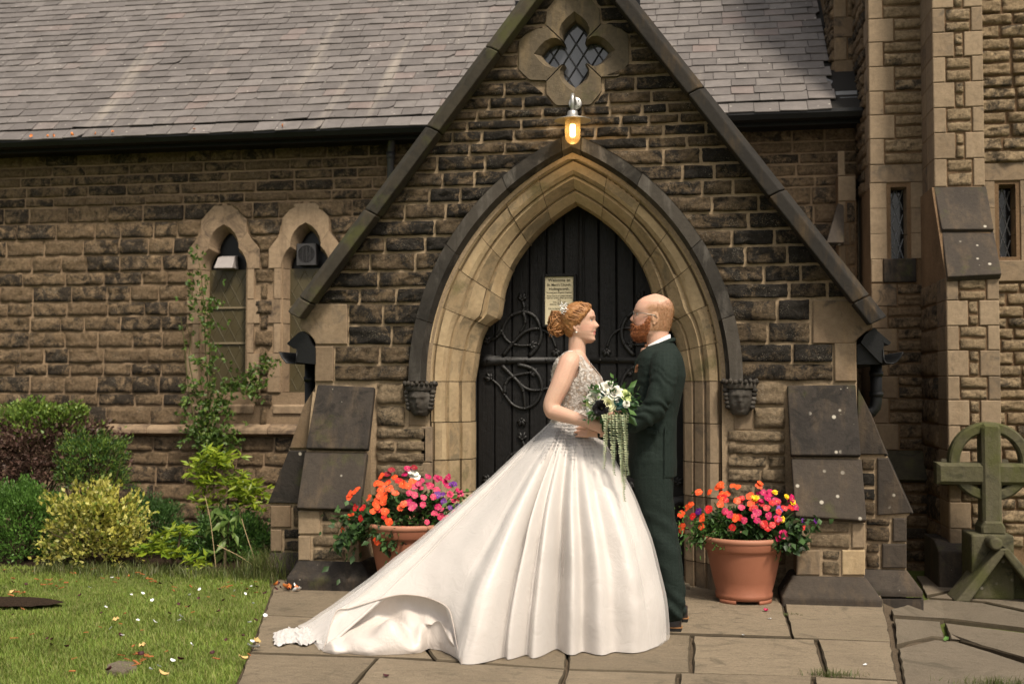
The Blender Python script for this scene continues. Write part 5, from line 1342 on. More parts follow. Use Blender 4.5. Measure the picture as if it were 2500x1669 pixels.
def bedding(px, c, ax, flist, zx, zy, label, seed, extra):
    rr = random.Random(seed); rs = np.random.default_rng(seed)
    t = thing('bedding_plant', label, 'flowers', (px, c[1], c[2] - ax[2] * .3), 'bedding flowers in the two pots')
    n = 2300; d = rs.normal(0, 1, (n, 3)); d /= np.linalg.norm(d, axis=1)[:, None]; d[:, 2] = np.abs(d[:, 2]) - .25
    rad_ = rs.uniform(.55, 1.0, n) ** .6; lump = np.array([.85 + .28 * nz(*(v * 2.3 + seed)) for v in d])
    P = np.array(c) + d * np.array(ax) * (rad_ * lump)[:, None]
    for (x, y, z, sx, sy, sz, k) in extra:
        e = rs.normal(0, 1, (k, 3)) * np.array((sx, sy, sz)); P = np.concatenate([P, np.array((x, y, z)) + e]); d = np.concatenate([d, e / np.linalg.norm(e, axis=1)[:, None] * .5 + np.array((0, -.5, -.4))])
    side = (P[:, 0] - c[0]) / ax[0] + rs.normal(0, .3, len(P))
    for mt, sel, sz, wd in ((IMP, side < .1, .052, .62), (IMP2, (side >= .1) & (side < .32), .045, .75), (IMP3, side >= .32, .042, .5)) if seed == 1 else ((IMP3, side < .0, .040, .34), (IMP, side >= .0, .058, .62), (IMP2, (side > .25) & (side < .5), .042, .75)):
        V, F = leaf_cloud(P[sel], d[sel] + np.array((0, -.25, .1)), sz, wd, .3, .35, rs); o = fastmesh('foliage', V, F, mt, t); o['kind'] = 'stuff'
    m = MB()
    for q in range(26):
        a = rr.uniform(0, 6.28); r0 = rr.uniform(.02, .14); tip = Vector(c) + Vector((math.cos(a) * ax[0] * .8, math.sin(a) * ax[1] * .7, rr.uniform(-.3, .8) * ax[2]))
        b0 = Vector((c[0] + r0 * math.cos(a), c[1] + r0 * math.sin(a), c[2] - ax[2] * .35)); m.tube([b0, b0.lerp(tip, .5) + Vector((0, 0, .04)), tip], .003, 5)
    m.build('stem', plain('green_stem', (.05, .075, .02), .6), t)
    for key, pts in flist.items():
        for x, y in pts:
            p = bush_hit(zx + x / 2.75, zy + y / 2.75, c, [a * 1.03 for a in ax]); nn = (p - Vector(c)).normalized() * .8 + Vector((rr.uniform(-.4, .4), -.9, rr.uniform(-.1, .5)))
            flower(p, nn, (.026 if key in 'om' else .022 if key != 'y' else .020) * rr.uniform(.85, 1.15), key, t, rr)
            if rr.random() < .35:
                p2 = p + Vector((rr.uniform(-.03, .03), rr.uniform(0, .02), rr.uniform(-.03, .02))); flower(p2, nn + Vector((rr.uniform(-.5, .5), 0, rr.uniform(-.4, .4))), .022, key, t, rr)
    for q in range(30):
        a = rr.uniform(-2.9, -.2); el_ = rr.uniform(.15, 1.25); dv = Vector((math.cos(a) * math.cos(el_), math.sin(a) * math.cos(el_), math.sin(el_))); p = Vector(c) + Vector((dv.x * ax[0], dv.y * ax[1], dv.z * ax[2])) * rr.uniform(.92, 1.06)
        key = rr.choice('oooor' if dv.x < -.05 else 'mmmkkp') if seed == 1 else rr.choice('ooorrr' if dv.x < .08 else 'mrrrmy')
        flower(p, dv + Vector((rr.uniform(-.4, .4), -.6, rr.uniform(-.3, .5))), rr.uniform(.018, .027), key, t, rr)
    return t
cl_ = at(992, 1262, 7.03)
bedding(plx, (cl_.x, 7.05, cl_.z - .06), (.40, .22, .30), {
    'o': [(745,265),(695,310),(910,170),(880,220),(905,265),(900,305),(1005,285),(930,330),(1055,225),(1120,205),(1060,360),(860,405),(935,410),(690,445),(650,530),(1055,540),(880,610),(960,480),(875,355),(1000,180),(700,290),(1095,240)],
    'd': [(980,130),(950,160),(1130,115),(1420,320)], 'm': [(1085,120),(1070,155),(1225,175),(1285,185),(1360,180),(1360,235),(1430,270),(1440,300),(1355,455),(1405,420),(1290,380),(1530,325)], 'w': [(1140,155),(1110,140),(1150,180)],
    'k': [(1160,225),(1240,240),(1135,300),(1100,285),(1110,390),(1190,365),(1260,310)], 'p': [(1330,345),(1375,385),(1425,375),(1400,225)], 'r': [(770,455),(735,385),(930,445)]}, 600, 1099,
    'mounded orange magenta and purple bedding flowers in the pot by the bridal train', 1,
    [(at(848,1290,6.95).x, 6.98, at(848,1290,6.95).z, .05, .05, .08, 130), (at(960,1310,6.9).x, 6.86, at(960,1310,6.9).z, .06, .03, .05, 110), (at(1120,1270,6.9).x, 7.0, at(1120,1250,6.9).z, .06, .06, .06, 120)])
cr_ = at(1822, 1290, 7.08)
bedding(prx, (cr_.x, 7.10, cr_.z - .045), (.385, .22, .245), {
    'o': [(300,230),(415,245),(560,240),(225,280),(155,280),(100,365),(75,385),(40,430),(175,455),(500,310),(315,290),(40,510),(285,245)], 'r': [(320,315),(115,440),(220,395),(690,410),(445,320),(650,500),(595,490)],
    'm': [(555,415),(675,340),(590,285),(805,380),(780,320),(720,565),(640,285)], 'k': [(460,470),(440,380),(365,430),(525,440)], 'y': [(665,280),(745,312),(785,348),(715,462)], 'p': [(860,475),(940,470),(700,395),(150,410)]}, 1650, 1099,
    'orange red and yellow bedding flowers in the pot by the right buttress', 2,
    [(at(1685,1285,7.0).x, 7.02, at(1685,1285,7.0).z, .05, .05, .06, 110), (at(1920,1305,7.0).x, 6.98, at(1920,1310,7.0).z, .05, .04, .04, 70), (at(1960,1275,7.0).x, 6.98, at(1960,1275,7.0).z, .05, .04, .02, 50)])
# ------------------------------------------------------------------ celtic cross gravestone
YX = 8.22; xc = at(2421, 1127, YX)
cross = thing('celtic_cross_gravestone', 'mossy grey stone celtic cross gravestone beside the church tower', 'gravestone', (xc.x, YX + .05, -.135))
def prism(m, P, y0, y1, bv=.016):
    n = len(P); c = (sum(p[0] for p in P) / n, sum(p[1] for p in P) / n); ins = [(x, z) for x, z in P]
    Q = [Vector((x, z, 0)) for x, z in P]; B = shrink(Q, bv)
    V = [(p.x, y1, p.y) for p in Q] + [(p.x, y0 + bv, p.y) for p in Q] + [(p.x, y0, p.y) for p in B]
    F = [(i, (i+1) % n, n + (i+1) % n, n + i) for i in range(n)] + [(n + i, n + (i+1) % n, 2*n + (i+1) % n, 2*n + i) for i in range(n)] + [tuple(range(2*n, 3*n)), tuple(range(n - 1, -1, -1))]
    m.add(V, F)
X = lambda x, y: (lambda p: (p.x, p.z))(at(x, y, YX))
m = MB(); zb_ = at(2421, 1302, YX).z
prism(m, [(xc.x - .062, zb_), (xc.x + .062, zb_), (xc.x + .062, X(0, 1030)[1]), (xc.x + .048, X(0, 1022)[1]), (xc.x - .048, X(0, 1022)[1]), (xc.x - .062, X(0, 1030)[1])], YX - .012, YX + .14, .018)
prism(m, [(xc.x - .078, zb_ - .003), (xc.x + .078, zb_ - .003), (xc.x + .078, zb_ + .045), (xc.x + .055, zb_ + .085), (xc.x - .055, zb_ + .085), (xc.x - .078, zb_ + .045)], YX - .03, YX + .16, .012)
fixn(m.build('shaft', AS_CROSS, cross))
m = MB(); z0, z1 = X(0, 1151)[1], X(0, 1104)[1]
prism(m, [(xc.x - .352, z0), (xc.x + .352, z0), (xc.x + .352, z1 - .004), (xc.x - .352, z1 - .004)], YX, YX + .13, .022); fixn(m.build('arm', AS_CROSS, cross))
m = MB(); ro_, ri_ = .268, .196; n = 48; V = []
for r_, y in ((ri_, YX + .115), (ro_, YX + .115), (ro_, YX + .035), (ro_ - .012, YX + .022), (ri_ + .012, YX + .022), (ri_, YX + .035)):
    V += [(xc.x + r_ * math.cos(2*math.pi*i/n), y, xc.z + r_ * math.sin(2*math.pi*i/n)) for i in range(n)]
m.add(V, [(a*n+i, a*n+(i+1)%n, ((a+1)%6)*n+(i+1)%n, ((a+1)%6)*n+i) for a in range(6) for i in range(n)]); fixn(m.build('ring', AS_CROSS, cross))
m = MB(); a, b = X(2366, 1300), X(2470, 1300); m.box(a[0], b[0], YX - .06, YX + .25, -.14, zb_)
bevel(fixn(m.build('pedestal', AS_CROSS, cross)), .015)
m = MB(); g0 = X(2434, 1336)
for s, ex in ((-1, X(2334, 1432)[0]), (1, X(2545, 1440)[0])):
    m.hexa([(g0[0] - .03, YX + .1, g0[1] + .02), (g0[0] + .03, YX + .1, g0[1] + .02), (ex + .045, YX + .1, -.14), (ex - .045, YX + .1, -.14)], [(g0[0] - .03, YX - .19, g0[1] + .02), (g0[0] + .03, YX - .19, g0[1] + .02), (ex + .045, YX - .19, -.14), (ex - .045, YX - .19, -.14)])
m.hexa([(g0[0], YX + .1, g0[1]), (X(2334,0)[0], YX + .1, -.14), (X(2545,0)[0], YX + .1, -.14)], [(g0[0], YX - .02, g0[1]), (X(2334,0)[0], YX - .02, -.14), (X(2545,0)[0], YX - .02, -.14)])
bevel(fixn(m.build('base', AS_CROSS, cross)), .012)
m = MB(); gp = at(2432, 1327, YX - .2); m.tube([gp + Vector((0, .3, 0)), gp, gp + Vector((0, -.012, 0))], [.043, .043, .032], 20); bevel(m.build('scroll', AS_CROSS, cross), .005)
# ------------------------------------------------------------------ people: kit
def skinmat(name, c, red):
    m = Mat(name, .48, .35); at_ = m.n('Attribute', attribute_name='paint')
    f = m.noise(9, 4, .6); col = m.mix(m.ramp(f, (.35, 0.0), (.7, .55)), c, red)
    col = m.mix(1.0, col, m.ramp(m.noise(160, 3, .6), (.3, .93), (.7, 1.06)), 'MULTIPLY')
    col = m.mix(at_.outputs['Alpha'], col, at_.outputs['Color'])
    m.col(col); m.p(Subsurface_Weight=.12, Subsurface_Radius=(.012, .005, .003), Subsurface_Scale=.6); m.bump(m.noise(320, 3, .6), .0006); return m.m
SKIN_B = skinmat('fair_skin', (.57, .365, .265), (.59, .32, .235)); SKIN_G = skinmat('ruddy_skin', (.60, .37, .27), (.61, .31, .22))
def fuse(name, m, vox, mat, parent, smooth=6, paint=None, org=None):
    """join overlapping closed solids into one continuous surface"""
    me = bpy.data.meshes.new('t'); me.from_pydata([tuple(v) for v in m.V], [], m.F)
    bm = bmesh.new(); bm.from_mesh(me); bmesh.ops.recalc_face_normals(bm, faces=bm.faces); bm.to_mesh(me); bm.free()
    o = bpy.data.objects.new('t', me); COL.objects.link(o)
    r = o.modifiers.new('r', 'REMESH'); r.mode = 'VOXEL'; r.voxel_size = vox
    s = o.modifiers.new('s', 'SMOOTH'); s.factor = .5; s.iterations = smooth
    dg = bpy.context.evaluated_depsgraph_get(); e = bpy.data.meshes.new_from_object(o.evaluated_get(dg))
    V = np.zeros(len(e.vertices) * 3); e.vertices.foreach_get('co', V); V = V.reshape(-1, 3); F = [tuple(p.vertices) for p in e.polygons]
    bpy.data.objects.remove(o, do_unlink=True); bpy.data.meshes.remove(me); bpy.data.meshes.remove(e)
    ob = mesh(name, V, F, mat, parent, True, org=org)
    if paint:
        ca = ob.data.color_attributes.new('paint', 'FLOAT_COLOR', 'POINT'); ca.data.foreach_set('color', np.array([paint(*v) for v in V], dtype=np.float32).reshape(-1))
    return ob
def rings(m, L, n=28, ex=.9):
    """stack of horizontal slices (front point, back point, half width); closed"""
    V = []
    for f, b, w in L:
        c = (f + b) / 2; h = (f - b) / 2
        for j in range(n):
            t = 2 * math.pi * j / n; c_, s_ = math.cos(t), math.sin(t)
            V.append(c + h * (abs(c_) ** ex * (1 if c_ > 0 else -1)) + Vector((0, w * abs(s_) ** ex * (1 if s_ > 0 else -1), 0)))
    k = len(L); F = [(i*n+j, i*n+(j+1)%n, (i+1)*n+(j+1)%n, (i+1)*n+j) for i in range(k-1) for j in range(n)] + [tuple(range(n-1, -1, -1)), tuple(range((k-1)*n, k*n))]
    return m.add(V, F)
def smoothpath(P, n=5):
    P = [Vector(p) for p in P]; Q = []
    for i in range(len(P) - 1):
        p0, p1, p2, p3 = P[max(i-1, 0)], P[i], P[i+1], P[min(i+2, len(P)-1)]
        for q in range(n):
            t = q / n; Q.append(.5 * ((2*p1) + (p2-p0)*t + (2*p0-5*p1+4*p2-p3)*t*t + (p1*3-p0-p2*3+p3)*t**3))
    return Q + [P[-1]]
def limb(m, P, Rr, n=14, sub=5):
    Q = smoothpath(P, sub); R_ = [float(np.interp(i / sub, range(len(P)), Rr)) for i in range(len(Q))]
    m.tube(Q, R_, n); m.ball(Q[0], R_[0], 12, 8); m.ball(Q[-1], R_[-1], 12, 8); return m
class Head:
    def __init__(s, org, d, k, front, back, width, nose, H):
        s.o, s.d, s.k, s.fr, s.bk, s.wd, s.ns, s.H = Vector(org), d, k, front, back, width, nose, H
    def pt(s, t, ph, off=0.0):
        f, b, w = cut(t, s.fr) * s.k, cut(t, s.bk) * s.k, cut(t, s.wd)
        xm = lerp(b, f, .46); c, q = math.cos(ph), math.sin(ph)
        ex = .82 if c > 0 else .95
        x = xm + ((f - xm) if c > 0 else (xm - b)) * (abs(c) ** ex) * (1 if c > 0 else -1); y = w * abs(q) ** .9 * (1 if q > 0 else -1)
        if c > 0:
            x += cut(t, s.ns) * s.k * math.exp(-(y / (.0095 + .004 * math.exp(-((t - .42) / .06) ** 2))) ** 2)
            x -= .0075 * math.exp(-((abs(y) - .031) / .014) ** 2) * math.exp(-((t - .555) / .045) ** 2)
            x += .004 * math.exp(-((abs(y) - .036) / .016) ** 2) * math.exp(-((t - .42) / .07) ** 2)
            x -= .006 * math.exp(-((abs(y) - .028) / .010) ** 2) * math.exp(-((t - .28) / .07) ** 2)
        p = Vector((x, y, t * s.H))
        if off: p += Vector((c * off, q * off, off * .8 * max(0, (t - .6) / .4)))
        return s.o + Vector((p.x * s.d, p.y, p.z))
    def closed(s, m, nt=44, n=56):
        V = [s.pt(i / nt, 2 * math.pi * j / n) for i in range(nt + 1) for j in range(n)]
        F = [(i*n+j, i*n+(j+1)%n, (i+1)*n+(j+1)%n, (i+1)*n+j) for i in range(nt) for j in range(n)] + [tuple(range(n-1, -1, -1)), tuple(range(nt*n, (nt+1)*n))]
        m.add(V, F)
    def shell(s, cond, off, nt=60, n=90, jit=0.0, sc=60):
        V = []; F = []
        for i in range(nt + 1):
            for j in range(n):
                t, ph = i / nt, -math.pi + 2 * math.pi * j / n; o_ = off(t, ph) if callable(off) else off
                p = s.pt(t, ph, o_ + jit * nz(ph * 9, t * 14, 3.1)); V.append(p)
        for i in range(nt):
            for j in range(n):
                t, ph = (i + .5) / nt, -math.pi + 2 * math.pi * (j + .5) / n
                if cond(t, ph): F.append((i*n+j, i*n+(j+1)%n, (i+1)*n+(j+1)%n, (i+1)*n+j))
        use = sorted({v for f in F for v in f}); ix = {v: q for q, v in enumerate(use)}
        return [V[v] for v in use], [tuple(ix[v] for v in f) for f in F]
def ear(m, c, d, k=1.0):
    P = []
    for q in range(15):
        t = rad(-60 + 270 * q / 14); P.append(Vector((c.x - d * (math.cos(t) * .0125 * k) , c.y, c.z + math.sin(t) * .026 * k + .004)))
    m.tube(P, [.0035 + .002 * math.sin(math.pi * i / 14) for i in range(15)], 8); m.ball((c.x + d * .002, c.y + .004, c.z), (.011 * k, .005, .022 * k), 12, 8); m.ball((c.x + d * .004, c.y - .001, c.z - .024 * k), (.006, .004, .007), 8, 6)
    m.ball((c.x + d * .009, c.y + .001, c.z), (.004, .004, .007), 8, 6)
def hand(m, wr, palm_c, dirv, up, curl, k=1.0, thumb=None):
    """palm and five separate bent fingers; dirv runs wrist to fingers, up is the back of the hand"""
    dirv = Vector(dirv).normalized(); up = Vector(up).normalized(); side = dirv.cross(up).normalized(); P = Vector(palm_c)
    m.tube([wr, P - dirv * .035 * k, P, P + dirv * .032 * k], [.023 * k, .027 * k, .027 * k, .021 * k], 12)
    for s in (-1, 1): m.tube([P - dirv * .03 * k + side * s * .016 * k, P + dirv * .036 * k + side * s * .022 * k], [.017 * k, .013 * k], 10)
    for q, (o_, L) in enumerate(((-.030, .066), (-.010, .076), (.010, .072), (.029, .056))):
        b = P + dirv * .03 * k + side * o_ * k; a = 0; pts = [b]
        for seg, fr_ in enumerate((.45, .32, .23)):
            a += curl[seg] * (1 + .06 * q); d = dirv * math.cos(a) - up * math.sin(a) + side * o_ * 1.5
            pts.append(pts[-1] + d.normalized() * L * fr_ * k)
        m.tube(pts, [.0098 * k, .0092 * k, .0082 * k, .0062 * k], 8); m.ball(pts[-1], .0062 * k, 8, 6)
        m.ball(pts[0], .0105 * k, 8, 6)
    if thumb:
        b = P - dirv * .012 * k + side * thumb * .024 * k; t = [b, b + (dirv * .5 + side * thumb * .8 - up * .1) * .026 * k, b + (dirv * .95 + side * thumb * .75 - up * .4) * .042 * k, b + (dirv * 1.3 + side * thumb * .45 - up * .6) * .050 * k]
        m.tube(t, [.013 * k, .0112 * k, .0098 * k, .007 * k], 8); m.ball(t[-1], .007 * k, 8, 6)
def hairmat(name, c1, c2, c3, scale):
    m = Mat(name, .42, .4); v = m.n('VectorMath', {0: m.pos, 1: scale}, operation='MULTIPLY').outputs[0]
    f = m.noise(1.0, 6, .7, v); m.col(m.mix(m.ramp(f, (.3, 0.0), (.7, 1.0)), m.mix(m.rnd, c1, c2), c3)); m.bump(f, .004); return m.m
def eye(parent, H, t, y, d, iris):
    c = H.pt(t, math.asin(max(-1, min(1, abs(y) / .062))) * (1 if y > 0 else -1)); c = H.o + Vector(((cut(t, H.fr) * H.k - .0190) * d, y, t * H.H))
    m = MB(); m.ball(c, (.0112, .0112, .0112), 14, 10); e = m.build('eyeball', EYEW, parent, True)
    m = MB(); m.ball(c + Vector((d * .0088, 0, 0)), (.0034, .0052, .0052), 12, 8); m.build('iris', iris, e, True)
    m = MB(); m.tube([c + Vector((d * (.0118 * math.cos(a)), .0118 * math.sin(a), .0046 + .0022 * math.cos(a * 1.5))) for a in np.linspace(-1.1, 1.1, 9)], [.0008, .0013, .0015, .0016, .0016, .0016, .0015, .0013, .0008], 6); m.build('lash', LASH, e, True)
    return c
EYEW = plain('eye_white', (.55, .50, .46), .2, .5); LASH = plain('dark_lash', (.05, .028, .018), .6); IRIS = plain('blue_grey_iris', (.05, .08, .10), .15, .6)
YBR = 6.20; KB = .002222
# ------------------------------------------------------------------ bride
b0 = at(1400, 1030, YBR); bride = thing('person', 'bride in ivory ballgown with long train and ginger hair bun', 'person', (b0.x, YBR, 0))
def bp(x, y, Y=YBR): return at(x, y, Y)
hx0 = 1412
HB = Head(bp(hx0, 838), 1, KB, *[(lambda L: ([a for a, _ in L], [b for _, b in L]))(L) for L in (
    [(0, 32), (.04, 38), (.085, 42.5), (.14, 40.5), (.19, 40), (.225, 43), (.262, 40), (.30, 44), (.335, 42), (.37, 41.5), (.43, 41), (.5, 40.5), (.56, 38.5), (.62, 41), (.66, 42), (.8, 38.5), (.9, 28), (.96, 16), (1, 3)],
    [(0, 4), (.06, -6), (.13, -18), (.2, -26), (.35, -31), (.5, -36), (.65, -38), (.8, -33), (.9, -22), (.96, -11), (1, -2)],
    [(0, .016), (.06, .033), (.13, .045), (.25, .056), (.4, .0635), (.55, .0685), (.7, .0705), (.82, .064), (.92, .044), (.97, .026), (1, .003)],
    [(0, 0), (.345, 0), (.375, 5), (.41, 9.5), (.43, 11.5), (.46, 10), (.52, 6), (.58, 2.5), (.64, 0), (1, 0)])], 98 * KB)
m = MB(); HB.closed(m)
eb = HB.pt(.41, -math.pi * .5) + Vector((-.009, -.002, 0)); ear(m, eb, 1)
m.tube(smoothpath([bp(1410, 812), bp(1409, 840), bp(1408, 862), bp(1404, 885)], 4), [.045, .045, .046, .047, .047, .047, .047, .048, .049, .051, .054, .058, .062], 20)
TOR = [(858, 1424, 1388, .065), (866, 1430, 1374, .095), (876, 1434, 1364, .150), (886, 1439, 1358, .172), (905, 1450, 1353, .160), (937, 1465, 1352, .142), (965, 1455, 1355, .128), (1000, 1434, 1358, .113), (1025, 1440, 1350, .125), (1070, 1450, 1330, .17)]
rings(m, [(bp(f, y), bp(b, y), w) for y, f, b, w in TOR])
limb(m, [bp(1395, 880, 6.06), bp(1388, 889, 6.035), bp(1369, 937, 6.005), bp(1347, 985, 5.985), bp(1349, 1004, 5.975)], [.050, .056, .0535, .045, .042])
limb(m, [bp(1349, 1004, 5.975), bp(1372, 1011, 5.955), bp(1404, 1021, 5.925), bp(1436, 1031, 5.905)], [.042, .040, .034, .0265])
limb(m, [bp(1402, 882, 6.345), bp(1392, 940, 6.39), bp(1390, 1000, 6.41), bp(1440, 1015, 6.36), bp(1480, 1012, 6.28)], [.052, .048, .042, .036, .026])
hand(m, bp(1436, 1031, 5.905), bp(1453, 1036, 5.895), Vector((.9, .15, -.30)), Vector((.25, -.85, .40)), (.55, .75, .5), 1.02, thumb=-1)
hand(m, bp(1480, 1012, 6.28), bp(1496, 1010, 6.25), Vector((1, -.3, 0)), Vector((0, 1, .2)), (.5, .6, .4), .98, thumb=1)
lipz = HB.o.z + .262 * HB.H
def paint_b(x, y, z):
    t = (z - HB.o.z) / HB.H; dx = (x - HB.o.x) / KB; dy = abs(y - HB.o.y)
    if dx > 34 and .205 < t < .325 and dy < .023: return (.50, .15, .13, .85 * min(1, (.325 - t) / .02, (t - .205) / .02))
    if dx > 22 and abs(t - (.655 - max(0, dy - .03) * 1.2)) < .016 and .010 < dy < .052: return (.22, .10, .045, .75)
    if dx > 20 and .46 < t < .53 and .02 < dy < .05: return (.60, .30, .22, .25)
    if dx > 10 and .3 < t < .46 and dy > .03: return (.68, .30, .22, .30)
    return (0, 0, 0, 0)
body = fuse('body', m, .0042, SKIN_B, bride, 5, paint_b)
for y in (-.031, .031): eye(bride, HB, .555, y, 1, IRIS)
m = MB(); m.ball(eb + Vector((.003, -.004, -.032)), .0055, 10, 8); m.build('pearl_earring', plain('pearl', (.75, .70, .62), .2, .6), bride, True)
HAIR_B = hairmat('ginger_hair', (.38, .17, .055), (.48, .25, .095), (.19, .072, .022), (26, 160, 60))
hl = lambda ph: float(np.interp(abs(ph), [0, .5, .95, 1.25, 1.45, 1.75, 2.1, 2.5, 3.2], [.885, .86, .75, .60, .47, .40, .20, .14, .10]))
V, F = HB.shell(lambda t, ph: t > hl(ph), lambda t, ph: .004 + .009 * min(1, max(0, (t - hl(ph)) / .12)) - (.002 if t > .98 else 0), jit=.004)
hair = mesh('hair', V, F, HAIR_B, bride, True)
sm = hair.modifiers.new('s', 'SOLIDIFY'); sm.thickness = .004
m = MB(); rb = random.Random(4)
def strand(P, r0, r1=None, n=6): m.tube(smoothpath(P, 5), [lerp(r0, r1 or r0, i / ((len(P) - 1) * 5)) for i in range((len(P) - 1) * 5 + 1)], n)
for q in range(90):                                               # combed-back locks from brow and temple to the bun
    ph = rb.uniform(-1.45, 1.45); t0 = hl(ph) + .02
    a, b, c_ = HB.pt(t0, ph, .008), HB.pt(min(.93, t0 + .22) if abs(ph) < 1 else t0 + .10, ph * 1.45 if abs(ph) > .5 else ph + (.9 if ph > 0 else -.9), .014), bp(1381, 778) + Vector((0, rb.uniform(-.03, .03), rb.uniform(-.02, .02)))
    strand([a, b, c_], .0022, .0042, 5)
hair_l = m.build('hair_lock', HAIR_B, hair, True)
m = MB(); bc = bp(1360, 788)
m.ball(bc, (.042, .044, .052), 18, 12)
for q in range(130):                                               # loose bun of coiled locks
    a0 = rb.uniform(0, 6.28); tilt = Vector((rb.uniform(-.6, .6), rb.uniform(-1, 1), rb.uniform(-.7, .7))).normalized(); u_ = tilt.orthogonal().normalized(); v_ = tilt.cross(u_)
    rr_ = rb.uniform(.036, .049); off = Vector((rb.uniform(-.012, .006), rb.uniform(-.012, .012), rb.uniform(-.02, .012))); P = []
    for s_ in range(6):
        a = a0 + s_ * rb.uniform(.38, .55); P.append(bc + off + (u_ * math.cos(a) + v_ * math.sin(a)) * rr_ * (1 + .12 * math.sin(s_)) )
    P = [bc + Vector(((p - bc).x * .93, (p - bc).y * .95, (p - bc).z * 1.2)) for p in P]
    strand(P, rb.uniform(.0025, .0062), .0015, 5)
m.build('hair_bun', HAIR_B, hair, True)
m = MB()
for q in range(10):                                               # wisps
    p0 = HB.pt(.25 + .1 * rb.random(), -rb.uniform(1.8, 2.8), .006); strand([p0, p0 + Vector((-.02, -.006, .01)), p0 + Vector((-.035, -.004, .028))], .0012, .0006, 4)
    p0 = bc + Vector((rb.uniform(-.04, .0), -.03, rb.uniform(-.06, .03))); strand([p0, p0 + Vector((-.015, -.008, -.012)), p0 + Vector((-.02, -.01, -.035))], .0013, .0006, 4)
m.build('hair_wisp', HAIR_B, hair, True)
CRYST = plain('silver_crystal', (.80, .78, .74), .18, .8, .1, 30)
m = MB(); hc = bp(1377, 752, 6.14)
for q in range(44):
    p = hc + Vector((rb.gauss(0, .010), rb.gauss(0, .012), rb.gauss(0, .019)))
    if rb.random() < .45: m.ball(p, rb.uniform(.0025, .0048), 7, 5)
    else:
        d = Vector((rb.uniform(-1, 1), rb.uniform(-1, .2), rb.uniform(-.6, 1))).normalized(); m.tube([p, p + d * .006, p + d * .013], [.002, .0042, .0008], 5)
m.build('hair_comb', CRYST, bride, True)
# ---- dress bodice
LACE = Mat('beaded_silver_lace', .45, .5)
_v = LACE.pos; _a = LACE.voro(70, _v); _b = LACE.noise(26, 5, .65, None, 1.5)
_pat = LACE.ramp(_b, (.46, 0.0), (.54, 1.0)); _c = LACE.mix(_pat, (.40, .315, .25), (.56, .515, .47)); _c = LACE.mix(LACE.ramp(_a, (.14, 1.0), (.24, 0.0)), _c, (.74, .71, .67))
LACE.col(_c); LACE.bump(_a, .004, .8); LACE.bump(_pat, .003); LACE = LACE.m
BOD = [(1034, 1446, 1346, .132), (1018, 1440, 1351, .124), (1000, 1437, 1356, .118), (982, 1447, 1356, .124), (965, 1459, 1353, .134), (950, 1467, 1351, .143), (937, 1470, 1350, .148), (922, 1467, 1350, .154), (905, 1456, 1351, .165), (890, 1444, 1354, .176), (880, 1438, 1359, .172), (872, 1434, 1364, .150), (866, 1431, 1371, .120)]
def neck(a):                                                      # photo height of the bodice's upper edge at angle a from the front
    return float(np.interp(abs(a), [0, .30, .62, .80, .98, 1.25, 1.57, 1.95, 2.25, 2.5, 2.8, 3.15], [932, 912, 880, 868, 868, 905, 925, 912, 878, 872, 905, 915]))
V = []; F = []; nA = 96; nZ = 60
yy = np.linspace(1034, 866, nZ)
for y in yy:
    f = bp(float(np.interp(-y, [-b_[0] for b_ in BOD], [b_[1] for b_ in BOD])), y); b = bp(float(np.interp(-y, [-b_[0] for b_ in BOD], [b_[2] for b_ in BOD])), y); w = float(np.interp(-y, [-b_[0] for b_ in BOD], [b_[3] for b_ in BOD])) + .006
    c = (f + b) / 2; h = (f - b) / 2 * 1.03
    for j in range(nA):
        a = -math.pi + 2 * math.pi * j / nA; c_, s_ = math.cos(a), math.sin(a)
        bust = 1 + .0 * c_
        V.append(c + h * (abs(c_) ** .9 * (1 if c_ > 0 else -1)) + Vector((0, w * abs(s_) ** .9 * (1 if s_ > 0 else -1), 0)))
for i in range(nZ - 1):
    for j in range(nA):
        a = -math.pi + 2 * math.pi * (j + .5) / nA
        if .5 * (yy[i] + yy[i+1]) > neck(a): F.append((i*nA+j, i*nA+(j+1)%nA, (i+1)*nA+(j+1)%nA, (i+1)*nA+j))
use = sorted({v for f in F for v in f}); ix = {v: q for q, v in enumerate(use)}; allV = V
bod = mesh('bodice', [V[v] for v in use], [tuple(ix[v] for v in f) for f in F], LACE, bride, True)
md = bod.modifiers.new('s', 'SOLIDIFY'); md.thickness = .003; md.offset = 1
m = MB()                                                          # straps over the shoulders
for s_ in (-1, 1):
    Yb = YBR + s_ * .118; P = smoothpath([bp(1424, 884, Yb), bp(1414, 869, Yb + s_ * .006), bp(1398, 858.5, Yb + s_ * .010), bp(1381, 861, Yb + s_ * .008), bp(1368, 872, Yb)], 6)
    for q in (-1, 0, 1): m.tube([p + Vector((0, q * .010, -.002 * abs(q))) for p in P], .006, 6)
m.build('strap', LACE, bod, True)
m = MB()                                                          # sewn-on beads, denser along the edges
for q in range(2600):
    f = F[rb.randrange(len(F))]; p = sum((allV[v] for v in f), Vector()) / 4
    i, j = divmod(f[0], nA)
    if p.y > YBR + .02: continue
    if rb.random() > .35 + .65 * (nz(p.x * 26, p.y * 26, p.z * 26) > .05): continue
    nrm = (p - Vector((b0.x, YBR, p.z))).normalized(); r_ = rb.uniform(.0009, .0020)
    P = p + nrm * .006 + Vector((rb.uniform(-.004, .004), rb.uniform(-.004, .004), rb.uniform(-.002, .002)))
    m.add([P + Vector(d) * r_ for d in ((1,0,0),(-1,0,0),(0,1,0),(0,-1,0),(0,0,1),(0,0,-1))], [(0,2,4),(2,1,4),(1,3,4),(3,0,4),(2,0,5),(1,2,5),(3,1,5),(0,3,5)])
tag(m.build('bead', CRYST, bod), kind='stuff')
